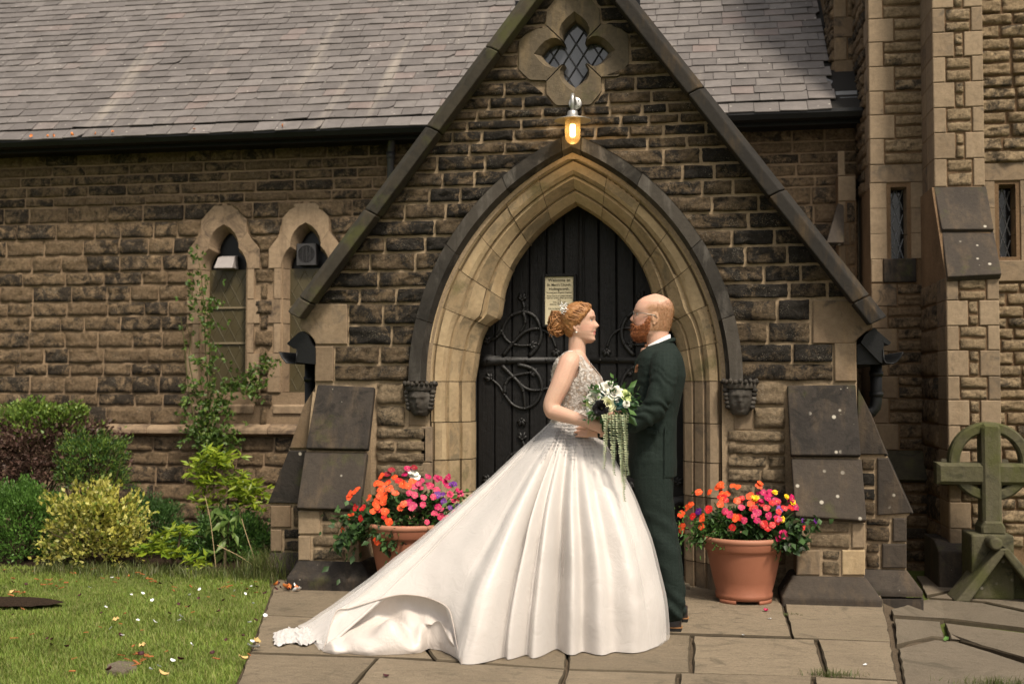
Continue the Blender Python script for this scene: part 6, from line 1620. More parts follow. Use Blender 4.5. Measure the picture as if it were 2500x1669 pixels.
# ---- skirt and train
SATIN = Mat('ivory_satin', .38, .4); _l = SATIN.noise(2.0, 4, .55); SATIN.col(SATIN.mix(_l, (.575, .538, .508), (.52, .485, .458))); SATIN.p(Sheen_Weight=.25, Sheen_Roughness=.4)
SATIN.bump(SATIN.noise(11, 5, .6, None, 1.2), .012, .5); SATIN.bump(SATIN.noise(420, 2, .5), .0006, .5); SATIN = SATIN.m
LINING = Mat('ivory_lining', .42, .4); LINING.col((.56, .51, .47)); LINING.bump(LINING.noise(7, 5, .6, None, .8), .02, .6); LINING = LINING.m
TULLE = Mat('ivory_tulle', .7, .2); TULLE.col((.72, .69, .66)); _t = TULLE.n('BsdfTransparent'); _f = TULLE.n('LayerWeight', {'Blend': .25}); _k = TULLE.math('MULTIPLY_ADD', _f.outputs['Facing'], .55, .06)
_m = TULLE.n('MixShader', {0: _k, 1: _t.outputs[0], 2: TULLE.b.outputs[0]}); TULLE.t.links.new(_m.outputs[0], TULLE.t.nodes['Material Output'].inputs['Surface']); TULLE = TULLE.m
wc = bp(1396, 1028); zw = wc.z
g0 = lambda x, y: gr(x, y)
ARCH = [(789,1590,5.42,0), (811,1517,5.50,1), (825,1488,5.52,1), (851,1484,5.54,1), (902,1469,5.56,1), (960,1453.5,5.57,1), (1000,1451,5.56,1), (1047,1459,5.53,1), (1091,1481,5.48,1), (1105,1517,5.43,1), (1114.5,1568,5.37,1), (1127,1622,5.30,0)]
HEM = []                                                          # hem outline, anticlockwise from the right tip along the near side
for x, y in ((1630,1558),(1609,1578),(1565,1590),(1518,1595),(1445,1596),(1405,1598),(1366,1590),(1310,1602),(1247,1606),(1185,1618)): HEM.append((g0(x, y), 0))
AR = [at(x, y, Y) if k else g0(x, y) for x, y, Y, k in ARCH]
for p in AR[::-1]: HEM.append((p, 1))
for x, y in ((745,1545),(728,1530)): HEM.append((g0(x, y), 0))
for x, y in ((-1.97,5.70),(-1.78,5.90),(-1.50,6.12),(-1.18,6.36),(-.85,6.52),(-.52,6.5),(-.34,6.36),(-.24,6.12)): HEM.append((Vector((x, y, 0)), 0))
HP = [Vector(p) for p, _ in HEM]; HP.append(HP[0]); nH = len(HEM)
def hem(u):
    s_ = u * nH; i = int(s_) % nH; t = s_ - int(s_); p0, p1, p2, p3 = HP[(i-1) % nH], HP[i], HP[(i+1) % nH], HP[(i+2) % nH]
    lin = p1.lerp(p2, t); cr = .5 * ((2*p1) + (p2-p0)*t + (2*p0-5*p1+4*p2-p3)*t*t + (p1*3-p0-p2*3+p3)*t**3); return lin.lerp(cr, .6)
def wpt(u):
    h = hem(u); a = math.atan2(h.y - wc.y, h.x - wc.x + .0); return Vector((wc.x + .103 * math.cos(a), wc.y + .128 * math.sin(a), zw)), a
NU, NV = 420, 64
def pexp(a):                                                      # how the gore falls: bell on the right and front, straight tent to the train
    d = abs(math.atan2(math.sin(a - math.pi * 1.08), math.cos(a - math.pi * 1.08))); return float(np.interp(d, [0, .35, .8, 1.3, 2.0, 3.2], [.84, .90, 1.35, 1.8, 2.0, 2.05]))
arc = [0.0]
for i in range(1, NU + 1): arc.append(arc[-1] + (hem(i / NU) - hem((i-1) / NU)).length)
def fold(u, v, s_):
    s_ += .05 * nz(s_ * 2.0, v * 1.5, 5)
    a_ = 1.6 * abs(math.sin(s_ * 9.5 + 1.5 * nz(s_ * 1.1, 0, 2))) - 1; b_ = 1.5 * abs(math.sin(s_ * 21 + 2 * nz(s_ * 2, 0, 9))) - .9
    return a_ * (.75 + .35 * nz(s_ * 2.3, 0, 4)) + (.10 + .28 * v) * b_ * (.6 + .8 * nz(s_ * 3, 1, 6))
    f = .55 * math.sin(s_ * 13.0 + 1.2 * math.sin(s_ * 3.1) + 2.2 * nz(s_ * 1.3, 0, 7)) + .35 * math.sin(s_ * 27 + 1.7) + .30 * math.sin(s_ * 7.1 + .6)
    f = math.copysign(abs(f) ** .85, f); return f
PLEAT = [(1600,26,-.035,.25),(1560,34,.035,.2),(1505,26,-.045,.25),(1462,24,.055,.1),(1425,16,-.05,.2),(1392,20,.06,.15),(1352,17,-.085,.3),(1312,22,.07,.2),(1280,14,-.05,.2),(1252,16,.075,.05),(1212,22,-.075,.1),(1160,30,.03,.1)]
HX = []
for i in range(NU):
    _h = hem(i / NU); _w = proj(Vector((_h.x, _h.y, 0)))[0]; HX.append(_w if _h.y < YBR - .12 else 9999)
def pleat(i, v, dx):
    x = HX[i]
    if x > 1650: return 0.0
    return sum(a * math.exp(-((x + dx * (1 - v) - c) / w) ** 2) * min(1, max(0, (v - v0 * .6) / .45)) for c, w, a, v0 in PLEAT)
def skirt(off=0.0, seed=0.0, hemlift=0.0):
    V = []
    for i in range(NU):
        u = i / NU; h = hem(u); w, a = wpt(u); s_ = arc[i] + seed; pe = pexp(a); rad_ = Vector((math.cos(a), math.sin(a), 0))
        tr = h.z > .02
        for j in range(NV + 1):
            v = j / NV; s = 1 - (1 - v) ** pe
            p = Vector((lerp(w.x, h.x, s), lerp(w.y, h.y, s), lerp(w.z, h.z + hemlift, v)))
            amp = (.003 + .056 * v ** 1.15) * (1.0 if pe > 1.3 else .45) * (1 if not tr else (1 - v) ** .5)
            k = fold(u, v, s_ * lerp(1.25, 1.0, v)) * amp
            dx_ = 26 * nz(v * 2.2, 4.4, seed); edge_ = 1.0 if HX[i] < 1585 else .35
            k = k * (.24 if HX[i] < 1650 else .5) * edge_ + pleat(i, v, dx_) * edge_ * .8
            k += .010 * v * nz(p.x * 6.5 + p.z * 4, p.z * 5 - p.x * 2, 9.1) + .016 * v * nz(p.x * 3.2, p.z * 2.6, 3.3 + seed) + .006 * nz(p.x * 11, p.y * 9, p.z * 8) * v
            p += rad_ * (k + off * (.3 + .7 * v)); p.z += .35 * k * (1 - v) + off * .25
            p.z = max(p.z, .004 + off * .2)
            V.append(p)
    m_ = NV + 1; F = [(i*m_+j, ((i+1)%NU)*m_+j, ((i+1)%NU)*m_+j+1, i*m_+j+1) for i in range(NU) for j in range(NV)]
    return V, F
V, F = skirt(); skirt_o = mesh('skirt', V, F, [SATIN, LINING], bride, True); fixn(skirt_o)
V2, F2 = skirt(.018, .33, .004); mesh('tulle_overskirt', V2, F2, TULLE, skirt_o, True)
# turned-up train edge: the lining curling back under the raised hem to the ground
nA_, nB = 60, 22; V = []
ARs = smoothpath(AR, 6)
GL_ = [(789,1590),(815,1596),(850,1594),(898,1599),(950,1597),(1000,1595),(1028,1592),(1046,1582),(1075,1586),(1100,1597),(1118,1608),(1127,1622)]
for i in range(nA_ + 1):
    t = i / nA_; A_ = ARs[min(int(t * (len(ARs) - 1)), len(ARs) - 2)].lerp(ARs[min(int(t * (len(ARs) - 1)) + 1, len(ARs) - 1)], t * (len(ARs) - 1) % 1)
    gx_ = np.interp(t, np.linspace(0, 1, len(GL_)), [g_[0] for g_ in GL_]); gy_ = np.interp(t, np.linspace(0, 1, len(GL_)), [g_[1] for g_ in GL_]); C_ = gr(float(gx_), float(gy_), .004)
    e_ = math.sin(math.pi * t) ** .6; hz_ = A_.z
    fl = .03 * math.sin(t * 19 + 1) + .02 * math.sin(t * 37)
    Q = smoothpath([A_, A_ + Vector((0, .05 * e_, -.012)), Vector((lerp(A_.x, C_.x, .3), A_.y + (.055 + fl * .5) * e_, hz_ * .70)), Vector((lerp(A_.x, C_.x, .55), A_.y + (.0 + fl) * e_, hz_ * .52)), Vector((lerp(A_.x, C_.x, .75), lerp(A_.y, C_.y, .50), hz_ * .36 + (.03 + fl) * e_)), Vector((lerp(A_.x, C_.x, .9), lerp(A_.y, C_.y, .85), (.085 + fl) * e_ + .01)), C_ + Vector((0, -.006 * e_, (.035 + fl * .4) * e_)), C_], 4)
    V += Q
k_ = len(Q); F = [(i*k_+j, i*k_+j+1, (i+1)*k_+j+1, (i+1)*k_+j) for i in range(nA_) for j in range(k_-1)]
mesh('train_lining', V, F, LINING, skirt_o, True)
m = MB(); m.tube([p + Vector((0, -.001, .0)) for p in ARs], .0032, 6); m.build('hem_edge', plain('hem_edge', (.52, .45, .40), .5), skirt_o, True)
# crumpled lace at the train's far tip
V = []; lx0 = [(669,1553),(690,1548),(715,1545),(745,1550),(775,1572)]; 
for i in range(41):
    t = i / 40; x_ = lerp(668, 790, t); y0_ = 1553 + 6 * math.sin(t * 20); 
    for j in range(9):
        q = j / 8; p = gr(x_ + 3 * math.sin(j * 2.1 + i), lerp(1576 + 4 * math.sin(t * 13), 1548 - 6 * t, q)); p.z = .006 + .028 * abs(nz(t * 14, q * 5, 2)) + .02 * q * math.sin(math.pi * min(1, t * 1.3)); V.append(p)
mesh('train_lace', V, [(i*9+j, i*9+j+1, (i+1)*9+j+1, (i+1)*9+j) for i in range(40) for j in range(8)], plain('white_lace', (.70, .67, .65), .7, .3, .35, 90, .004, 120), skirt_o, True)
# embroidered silver sprays trailing from the waist
m = MB(); Vg, _ = skirt(.004)
def sk(u, v):
    i = int(u * NU) % NU; j = min(int(v * NV), NV); return Vg[i * (NV + 1) + j]
us = [i / NU for i in range(NU) if wpt(i / NU)[1] % (2 * math.pi) > math.pi * .98 or math.cos(wpt(i / NU)[1]) > .6]
us = [u for u in us if hem(u).y < YBR + .1]
for q in range(230):
    u = rb.choice(us); L = int(rb.uniform(4, 15) * (.6 + .8 * abs(nz(u * 40, 1, 2)))); v = rb.uniform(.0, .06); p_ = sk(u, v)
    for s_ in range(L):
        v += .0135; u += rb.uniform(-.0035, .0035); p = sk(u % 1, min(v, .42)); r_ = rb.uniform(.005, .011) * (1 - .5 * s_ / L)
        nrm = Vector((p.x - wc.x, p.y - wc.y, .25)).normalized(); a_ = nrm.orthogonal().normalized(); b_ = nrm.cross(a_); t0 = rb.random() * 6; P = p + nrm * .004
        for w_ in range(4):
            t = t0 + w_ * 1.57; d1 = a_ * math.cos(t) + b_ * math.sin(t); d2 = a_ * math.cos(t + .5) + b_ * math.sin(t + .5); d3 = a_ * math.cos(t - .5) + b_ * math.sin(t - .5)
            m.add([P, P + d2 * r_ * .6 + nrm * .001, P + d1 * r_ * 1.3, P + d3 * r_ * .6 + nrm * .001], [(0, 3, 2, 1)])
        if p_ is not p and (p - p_).length < .05: m.add([p_ + nrm*.003 + b_*.001, p_ + nrm*.003 - b_*.001, p + nrm*.003 - b_*.001, p + nrm*.003 + b_*.001], [(0,1,2,3)])
        p_ = p
tag(m.build('embroidery', plain('silver_thread', (.33, .315, .31), .35, .7, .25, 60), skirt_o), kind='stuff')
# ------------------------------------------------------------------ groom
YG = 6.25; KG = .00224
def gp_(x, y, Y=YG): return at(x, y, Y)
groom = thing('person', 'bald bearded groom in dark green suit and glasses facing the bride', 'person', (gp_(1600, 1000).x, YG, 0))
HG = Head(gp_(1600, 832), -1, KG, *[(lambda L: ([a for a, _ in L], [b for _, b in L]))(L) for L in (
    [(0, 34), (.05, 44), (.12, 49), (.18, 50), (.24, 49), (.28, 52), (.315, 49), (.345, 52.5), (.375, 50), (.42, 50), (.46, 50.5), (.52, 50), (.575, 48), (.62, 51), (.66, 50.5), (.76, 47), (.86, 40), (.93, 28), (.975, 13), (1, 0)],
    [(0, 6), (.05, -6), (.12, -20), (.2, -33), (.35, -38), (.5, -42), (.65, -44.5), (.78, -42), (.88, -34), (.95, -20), (1, -3)],
    [(0, .022), (.06, .042), (.13, .056), (.25, .065), (.4, .070), (.55, .0745), (.7, .078), (.82, .071), (.92, .050), (.97, .03), (1, .003)],
    [(0, 0), (.38, 0), (.40, 5), (.43, 10), (.455, 12), (.49, 10.5), (.55, 6), (.60, 3), (.66, 1), (1, 0)])], 114.5 * KG)
m = MB(); HG.closed(m); ge = HG.pt(.44, -math.pi / 2) + Vector((.004, -.003, 0)); ear(m, ge, -1, 1.08)
m.tube(smoothpath([gp_(1606, 795), gp_(1606, 825), gp_(1606, 850), gp_(1607, 875)], 4), [.058] * 4 + [.059] * 5 + [.062] * 4, 20)
rings(m, [(gp_(1565, 850), gp_(1650, 850), .12), (gp_(1560, 880), gp_(1655, 880), .18), (gp_(1560, 1000), gp_(1645, 1000), .15), (gp_(1560, 1160), gp_(1645, 1160), .15)])
for s_, Ys in ((-1, 6.15), (1, 6.36)):
    limb(m, [gp_(1592, 1140, Ys), gp_(1605, 1330, Ys), gp_(1632, 1490, Ys)], [.075, .055, .04])
wl = gp_(1466, 1057, 5.985)
limb(m, [gp_(1540, 1040, 6.0), wl], [.036, .027])
hand(m, wl, gp_(1449, 1052, 5.985), Vector((-1, .04, .10)), Vector((.1, -.95, .3)), (.16, .22, .15), 1.0, thumb=1)
limb(m, [gp_(1520, 1010, 6.40), gp_(1470, 1020, 6.36)], [.034, .027]); hand(m, gp_(1470, 1020, 6.36), gp_(1452, 1022, 6.35), Vector((-1, -.1, 0)), Vector((0, 1, 0)), (.2, .3, .2), 1.0, thumb=-1)
def paint_g(x, y, z):
    t = (z - HG.o.z) / HG.H; dx = -(x - HG.o.x) / KG; dy = abs(y - HG.o.y)
    if dx > 42 and .285 < t < .37 and dy < .024: return (.48, .17, .14, .8)
    if dx > 30 and abs(t - (.645 - max(0, dy - .03))) < .014 and .012 < dy < .055: return (.36, .17, .07, .5)
    if dx < 24 and .20 < t < .80 - max(0, -dx) * .0005 and (dx < 10 or t > .5) and dy > -1:
        k = min(1, (24 - dx) / 12) * min(1, (.80 - t) / .10); return (.44, .25, .13, .62 * max(0, k))
    if dx > 10 and .36 < t < .5 and dy > .03: return (.62, .27, .19, .35)
    return (0, 0, 0, 0)
gbody = fuse('body', m, .0045, SKIN_G, groom, 5, paint_g)
for y in (-.033, .033): eye(groom, HG, .565, y, -1, IRIS)
BEARD = hairmat('auburn_beard', (.42, .16, .058), (.33, .11, .038), (.15, .048, .017), (70, 90, 160))
def bcond(t, ph):
    a = abs(ph); top = float(np.interp(a, [0, .32, .45, .8, 1.15, 1.36, 1.5], [.375, .375, .33, .30, .345, .50, .50])); 
    mouth = a < .36 and .29 < t < .335
    return t < top and a < 1.5 and not mouth
V, F = HG.shell(bcond, lambda t, ph: .004 + (.013 if t < .2 else .007) * max(0, 1 - abs(ph) / 1.6) + .004 * nz(ph * 7, t * 18, 2), jit=.007)
bd = mesh('beard', V, F, BEARD, groom, True); bd.modifiers.new('s', 'SOLIDIFY').thickness = .004
m = MB(); rg = random.Random(8)
for q in range(2200):                                              # beard hairs standing off the chin and jaw
    ph, t = rg.uniform(-1.45, 1.45), rg.uniform(.0, .40)
    if not bcond(t, ph): continue
    p = HG.pt(t, ph, .007); d = (p - HG.pt(t, ph, 0)).normalized() * .5 + Vector((-.25, 0, -.8)); d = d + Vector((rg.gauss(0, .25), rg.gauss(0, .25), 0)); L = rg.uniform(.008, .017)
    m.tube([p, p + d * L * .6 + Vector((0, 0, .002)), p + d * L], [.0011, .0009, .0004], 3, cap=False)
m.build('beard_hair', BEARD, bd)
BUZZ = plain('ginger_stubble', (.34, .17, .07), .7, .2, .3); V = []; F = []
for q in range(9000):
    ph = rg.uniform(1.25, math.pi) * rg.choice((-1, 1)); t = rg.uniform(.22, .93); lim = .74 + .10 * (abs(ph) - 1.3)
    if t > lim and rg.random() > .25: continue
    if abs(ph) < 1.62 and t < .62 and t > .30 : continue
    if rg.random() > min(1, (abs(ph) - 1.2) / .25): continue
    p = HG.pt(t, ph, -.0006); n = (HG.pt(t, ph, .01) - p).normalized(); d = (n * .5 + Vector((rg.gauss(0, .4), rg.gauss(0, .4), -.7))).normalized(); s_ = d.cross(n).normalized() * .0006; L = rg.uniform(.004, .007)
    b_ = len(V); V += [p - s_, p + s_, p + d * L + n * .0022]; F.append((b_, b_ + 1, b_ + 2))
tag(mesh('stubble', V, F, BUZZ, groom), kind='stuff')
# glasses
WIRE = plain('grey_metal_frame', (.25, .22, .19), .35, .6, Metallic=.8)
gl_ = thing('g', None, None, (0, 0, 0)); bpy.data.objects.remove(gl_, do_unlink=True)
m = MB(); lens = MB(); ex_ = HG.o.x - 51.5 * KG
for s_ in (-1, 1):
    c = Vector((ex_ - .001, HG.o.y + s_ * .033, HG.o.z + .545 * HG.H)); P = []
    for q in range(25):
        a = 2 * math.pi * q / 24; k = .024; P.append(c + Vector((.004 * abs(math.cos(a)), math.copysign(abs(math.cos(a)) ** .8, math.cos(a)) * k, math.copysign(abs(math.sin(a)) ** .8, math.sin(a)) * k * .82)))
    m.tube(P, .0021, 6); lens.add([c] + P[:-1], [(0, i + 1, (i + 1) % 24 + 1) for i in range(24)])
    m.tube([c + Vector((.004, s_ * .025, .008)), c + Vector((.012, s_ * .041, .010)), c + Vector((.05, s_ * .046, .008)), Vector((ge.x - .002, HG.o.y + s_ * .0765, ge.z + .022)), Vector((ge.x + .014, HG.o.y + s_ * .0765, ge.z + .006))], .0022, 6)
m.tube([Vector((ex_, HG.o.y - .010, HG.o.z + .56 * HG.H)), Vector((ex_ - .004, HG.o.y, HG.o.z + .57 * HG.H)), Vector((ex_, HG.o.y + .010, HG.o.z + .56 * HG.H))], .0014, 6)
gfr = m.build('glasses', WIRE, groom, True)
LENS = Mat('clear_lens', .05, .5); LENS.col((.8, .8, .8)); _t = LENS.n('BsdfTransparent'); _m = LENS.n('MixShader', {0: .12, 1: _t.outputs[0], 2: LENS.b.outputs[0]}); LENS.t.links.new(_m.outputs[0], LENS.t.nodes['Material Output'].inputs['Surface'])
lens.build('lens', LENS.m, gfr)
# shirt collar, bow tie
SHIRT = plain('white_shirt', (.78, .77, .78), .7, .3, .04)
m = MB(); V = []
for i in range(37):
    a = 2 * math.pi * i / 36; cx_, cz_ = gp_(1606, 838).x, gp_(1606, 838).z
    for r_, dz in ((.064, -.03), (.067, 0.0), (.0655, .026), (.062, .028), (.060, -.03)):
        x_ = cx_ - r_ * 1.04 * math.cos(a); V.append((x_, YG + r_ * .98 * math.sin(a), cz_ + dz + .033 * -math.cos(a) - .012))
m.add(V, [(i*5+j, (i+1)*5+j, (i+1)*5+j+1, i*5+j+1) for i in range(36) for j in range(4)])
fixn(m.build('shirt_collar', SHIRT, groom, True))
m = MB(); p0, p1 = gp_(1560, 875), gp_(1552, 960); m.hexa([gp_(1572, 850, YG - .05), gp_(1572, 850, YG + .05), gp_(1545, 960, YG + .03), gp_(1545, 960, YG - .03)], [gp_(1578, 850, YG - .05), gp_(1578, 850, YG + .05), gp_(1551, 960, YG + .03), gp_(1551, 960, YG - .03)]); m.build('shirt', SHIRT, groom)
BROWN = plain('copper_brown_silk', (.15, .066, .030), .6, .3, .3, 60, .002, 90)
m = MB(); tc_ = gp_(1580, 849)
for s_ in (-1, 1): m.hexa([tc_ + Vector(v) for v in ((-.010, s_ * .006, .009), (-.012, s_ * .046, .020), (-.012, s_ * .046, -.020), (-.010, s_ * .006, -.009))], [tc_ + Vector(v) for v in ((.006, s_ * .006, .009), (.010, s_ * .042, .018), (.010, s_ * .042, -.018), (.006, s_ * .006, -.009))])
m.ball(tc_ + Vector((-.004, 0, 0)), (.011, .011, .013), 10, 8); o = fixn(m.build('bow_tie', BROWN, groom)); bevel(o, .004)
# suit
SUIT = Mat('dark_green_tweed', .85, .2); _a = SUIT.noise(240, 3, .7); _b = SUIT.n('TexWave', {'Vector': SUIT.pos, 'Scale': 16.0, 'Distortion': .4}, bands_direction='Z').outputs['Fac']; _d = SUIT.n('TexWave', {'Vector': SUIT.pos, 'Scale': 16.0, 'Distortion': .4}, bands_direction='X').outputs['Fac']
_c = SUIT.mix(SUIT.ramp(_a, (.3, 0.0), (.75, 1.0)), (.006, .0105, .0085), (.016, .0265, .0215)); _e = SUIT.math('MAXIMUM', SUIT.ramp(_b, (.93, 0.0), (.99, .25)), SUIT.ramp(_d, (.93, 0.0), (.99, .25)))
SUIT.col(SUIT.mix(_e, _c, (.022, .034, .028))); SUIT.bump(_a, .0015); SUIT.bump(SUIT.noise(14, 4, .6, None, .6), .018, .5); SUIT = SUIT.m
m = MB()
JK = [(838, 1600, 1646, .085), (848, 1574, 1654, .125), (860, 1564, 1662, .178), (874, 1556, 1668, .205), (892, 1550, 1672, .212), (915, 1545, 1674, .208), (950, 1541, 1669, .200), (985, 1540, 1660, .190), (1020, 1538, 1654, .184), (1060, 1536, 1652, .190), (1110, 1536, 1652, .200), (1140, 1536, 1653, .205), (1162, 1537, 1653, .206)]
rings(m, [(gp_(f, y), gp_(b, y), w) for y, f, b, w in JK], 36, .82)
limb(m, [gp_(1618, 884, 6.075), gp_(1622, 905, 6.035), gp_(1615, 950, 6.00), gp_(1603, 985, 5.98), gp_(1596, 1003, 5.975)], [.068, .074, .070, .064, .060], 18)
limb(m, [gp_(1596, 1003, 5.975), gp_(1570, 1018, 5.965), gp_(1530, 1036, 5.968), gp_(1498, 1047, 5.975), gp_(1474, 1056, 5.985)], [.061, .060, .054, .046, .041], 18)
limb(m, [gp_(1610, 884, 6.42), gp_(1600, 950, 6.47), gp_(1590, 1000, 6.48), gp_(1540, 1008, 6.44), gp_(1500, 1014, 6.39)], [.07, .066, .058, .048, .04], 16)
V0 = len(m.V)
jk = fuse('jacket', m, .006, SUIT, groom, 4)
# cloth creases pressed into the mesh: elbow, waist and skirt of the jacket
co = np.zeros(len(jk.data.vertices) * 3); jk.data.vertices.foreach_get('co', co); co = co.reshape(-1, 3); W_ = WL[jk.name]
nr = np.zeros(len(co) * 3); jk.data.vertices.foreach_get('normal', nr); nr = nr.reshape(-1, 3)
el = gp_(1590, 1000, 5.95)
for i in range(len(co)):
    p = Vector(co[i]) + W_; e_ = math.exp(-((p - el).length / .17) ** 2) if p.y < 6.09 else 0
    r1 = nz(p.x * 5 + p.z * 9, p.y * 5, p.z * 3 - p.x * 12); k = .0045 * r1 + e_ * .0055 * math.sin((p.x * .75 + p.z) * 80 + 9 * r1)
    co[i] += nr[i] * k
jk.data.vertices.foreach_set('co', co.reshape(-1)); jk.data.update()
m = MB()                                                          # collar roll and lapels
for s_ in (-1, 1):
    P = smoothpath([gp_(1645, 829, YG), gp_(1632, 833, YG + s_ * .062), gp_(1604, 846, YG + s_ * .080), gp_(1580, 868, YG + s_ * .072)], 6)
    m.tube(P, [.013] * len(P), 8)
    q = [gp_(1596, 850, YG + s_ * .083), gp_(1575, 871, YG + s_ * .11), gp_(1556, 880, YG + s_ * .125), gp_(1552, 905, YG + s_ * .095), gp_(1542, 972, YG + s_ * .03), gp_(1556, 905, YG + s_ * .045), gp_(1570, 868, YG + s_ * .06)]
    m.hexa([v + Vector((.004, 0, 0)) for v in q], [v + Vector((-.012, s_ * .004, .003)) for v in q])
fixn(m.build('lapel', SUIT, jk, True))
m = MB(); q = [gp_(1577, 1046, 6.052), gp_(1606, 1050, 6.045), gp_(1607, 1061, 6.044), gp_(1578, 1058, 6.05)]; m.hexa(q, [v + Vector((0, -.012, 0)) for v in q]); bevel(m.build('pocket_flap', SUIT, jk), .003)
m = MB(); vp = [gp_(1624, y, yy_) for y, yy_ in ((1040, 6.066), (1080, 6.058), (1120, 6.05), (1160, 6.046))]; m.tube(vp, .0035, 5); m.build('vent', SUIT, jk)
m = MB()
for q in range(3):
    p = gp_(1556 + q * 2, 905, 6.115); m.hexa([p + Vector(v) for v in ((-.016 + q * .01, .0, -.01), (.012, .0, -.01), (.006 - q * .01, .0, .036 - q * .008), (-.010, .0, .026 + q * .006))], [p + Vector(v) + Vector((0, -.012 - q * .004, 0)) for v in ((-.016 + q * .01, .0, -.01), (.012, .0, -.01), (.006 - q * .01, .0, .036 - q * .008), (-.010, .0, .026 + q * .006))])
o = fixn(m.build('pocket_square', BROWN, jk)); bevel(o, .003)
m = MB()
for Ys, sx in ((6.14, 0), (6.37, 6)):
    limb(m, [gp_(1592 + sx, 1120, Ys), gp_(1594 + sx, 1180, Ys), gp_(1604 + sx, 1260, Ys), gp_(1624 + sx, 1350, Ys), gp_(1640 + sx, 1440, Ys), gp_(1642 + sx, 1492, Ys)], [.105, .100, .088, .074, .060, .056], 18)
tr_ = fuse('trousers', m, .007, SUIT, groom, 4)
co = np.zeros(len(tr_.data.vertices) * 3); tr_.data.vertices.foreach_get('co', co); co = co.reshape(-1, 3); W_ = WL[tr_.name]
nr = np.zeros(len(co) * 3); tr_.data.vertices.foreach_get('normal', nr); nr = nr.reshape(-1, 3)
for i in range(len(co)):
    p = Vector(co[i]) + W_; low = math.exp(-(p.z - .12) ** 2 / .012) + .6 * math.exp(-(p.z - .5) ** 2 / .02); r1 = nz(p.x * 6, p.y * 6, p.z * 5)
    co[i] += nr[i] * (.006 * r1 + low * .007 * math.sin(p.z * 62 + p.x * 40 + 3 * r1))
tr_.data.vertices.foreach_set('co', co.reshape(-1)); tr_.data.update()
SHOE = plain('dark_brown_leather', (.022, .014, .012), .28, .5, .3, 20, .002, 60); SOLE = plain('black_rubber_sole', (.012, .011, .010), .7); WELT = plain('tan_welt', (.30, .15, .06), .6)
for Ys, hx_ in ((6.17, 1664), (6.42, 1672)):
    h = gr(hx_, 1536) if Ys < 6.3 else Vector((gr(1664, 1536).x + .03, 6.42, 0)); Yc = h.y if Ys < 6.3 else 6.40
    Yc = Ys; X0 = h.x
    def outl(z, g_): return [(X0 - d, Yc + w * sgn * 1.0) for sgn in (1,) for d, w in ()] 
    sh = [(0.0, .018), (.012, .031), (.05, .036), (.11, .034), (.17, .044), (.23, .046), (.27, .036), (.295, .014)]
    lo = [(X0 - d, Yc - w) for d, w in sh] + [(X0 - d, Yc + w) for d, w in sh[::-1]]
    sc = lambda g_: [(X0 - .15 + (x - X0 + .15) * g_, Yc + (y - Yc) * g_) for x, y in lo]
    m = MB(); m.hexa([(x, y, .002) for x, y in sc(1.0)], [(x, y, .020) for x, y in sc(1.03)]); m.box(X0 - .075, X0 - .002, Yc - .033, Yc + .033, .0, .019)
    fixn(m.build('sole', SOLE, groom)); m = MB(); m.hexa([(x, y, .020) for x, y in sc(1.045)], [(x, y, .0255) for x, y in sc(1.045)]); wlt = m.build('welt', WELT, groom); fixn(wlt)
    m = MB(); L = []
    for d, w, zt in ((-.0, .024, .085), (.02, .033, .098), (.06, .036, .105), (.10, .036, .098), (.14, .039, .080), (.19, .044, .062), (.24, .042, .052), (.275, .030, .044), (.292, .012, .034)):
        L.append([(X0 - d, Yc + w * math.cos(a) * (1 if a > 0 else 1), .0245 + (zt - .0245) * max(0, math.sin(a)) ** .7) for a in np.linspace(0, math.pi, 11)])
    V = [p for r_ in L for p in r_]; m.add(V, [(i*11+j, i*11+j+1, (i+1)*11+j+1, (i+1)*11+j) for i in range(len(L)-1) for j in range(10)] + [tuple(range(10, -1, -1)), tuple((len(L)-1)*11 + j for j in range(11))])
    fixn(m.build('shoe', SHOE, groom, True))
# ------------------------------------------------------------------ bouquet
bq0 = at(1490, 980, 5.86); bq = thing('bouquet', 'bridal bouquet of white green and black roses with trailing eucalyptus', 'bouquet', bq0)
ROSE = {'w': plain('white_petal', (.78, .75, .66), .6, .3, .06, 40, Subsurface_Weight=.1), 'l': plain('lime_petal', (.56, .66, .26), .6, .3, .10, 40), 'c': plain('cream_lime_petal', (.74, .74, .46), .6, .3, .10, 40), 'g': plain('bottle_green_petal', (.010, .058, .050), .55, .35, .25, 40), 'b': plain('black_petal', (.008, .007, .009), .5, .4, .2, 40)}
def rose(c, r, key, nrm, rr):
    nrm = nrm.normalized(); a = nrm.orthogonal().normalized(); b = nrm.cross(a); V = []; F = []
    for ring_, (n, rad_, h, tilt) in enumerate(((3, .16, .32, .05), (4, .34, .36, .18), (5, .56, .28, .42), (6, .80, .10, .80), (7, 1.0, -.10, 1.05))):
        for q in range(n):
            t = 2 * math.pi * q / n + ring_ * .7 + rr.uniform(-.12, .12); wd = 2 * math.pi / n * .72; nn = len(V)
            for i in range(4):
                f = i / 3; rr2 = lerp(.30, 1.0, f) * rad_ * r + (math.sin(tilt) * .15 * r * f * f); zz = lerp(-.35, h, f ** .8) * r - (f ** 3) * .10 * r * tilt
                for j in range(5):
                    tt = t + wd * (j / 4 - .5) * 2 * (.55 + .45 * math.sin(math.pi * min(1, f * .9 + .1))); e = abs(j / 4 - .5) * 2
                    p = c + (a * math.cos(tt) + b * math.sin(tt)) * rr2 * (1 + .03 * rr.uniform(-1, 1)) + nrm * (zz - e * e * .12 * r * f + .02 * r * rr.uniform(-1, 1)); V.append(p)
            F += [(nn + i*5 + j, nn + i*5 + j + 1, nn + (i+1)*5 + j + 1, nn + (i+1)*5 + j) for i in range(3) for j in range(4)]
    o = mesh('rose', V, F, ROSE[key], bq, True); return o
rq = random.Random(12)
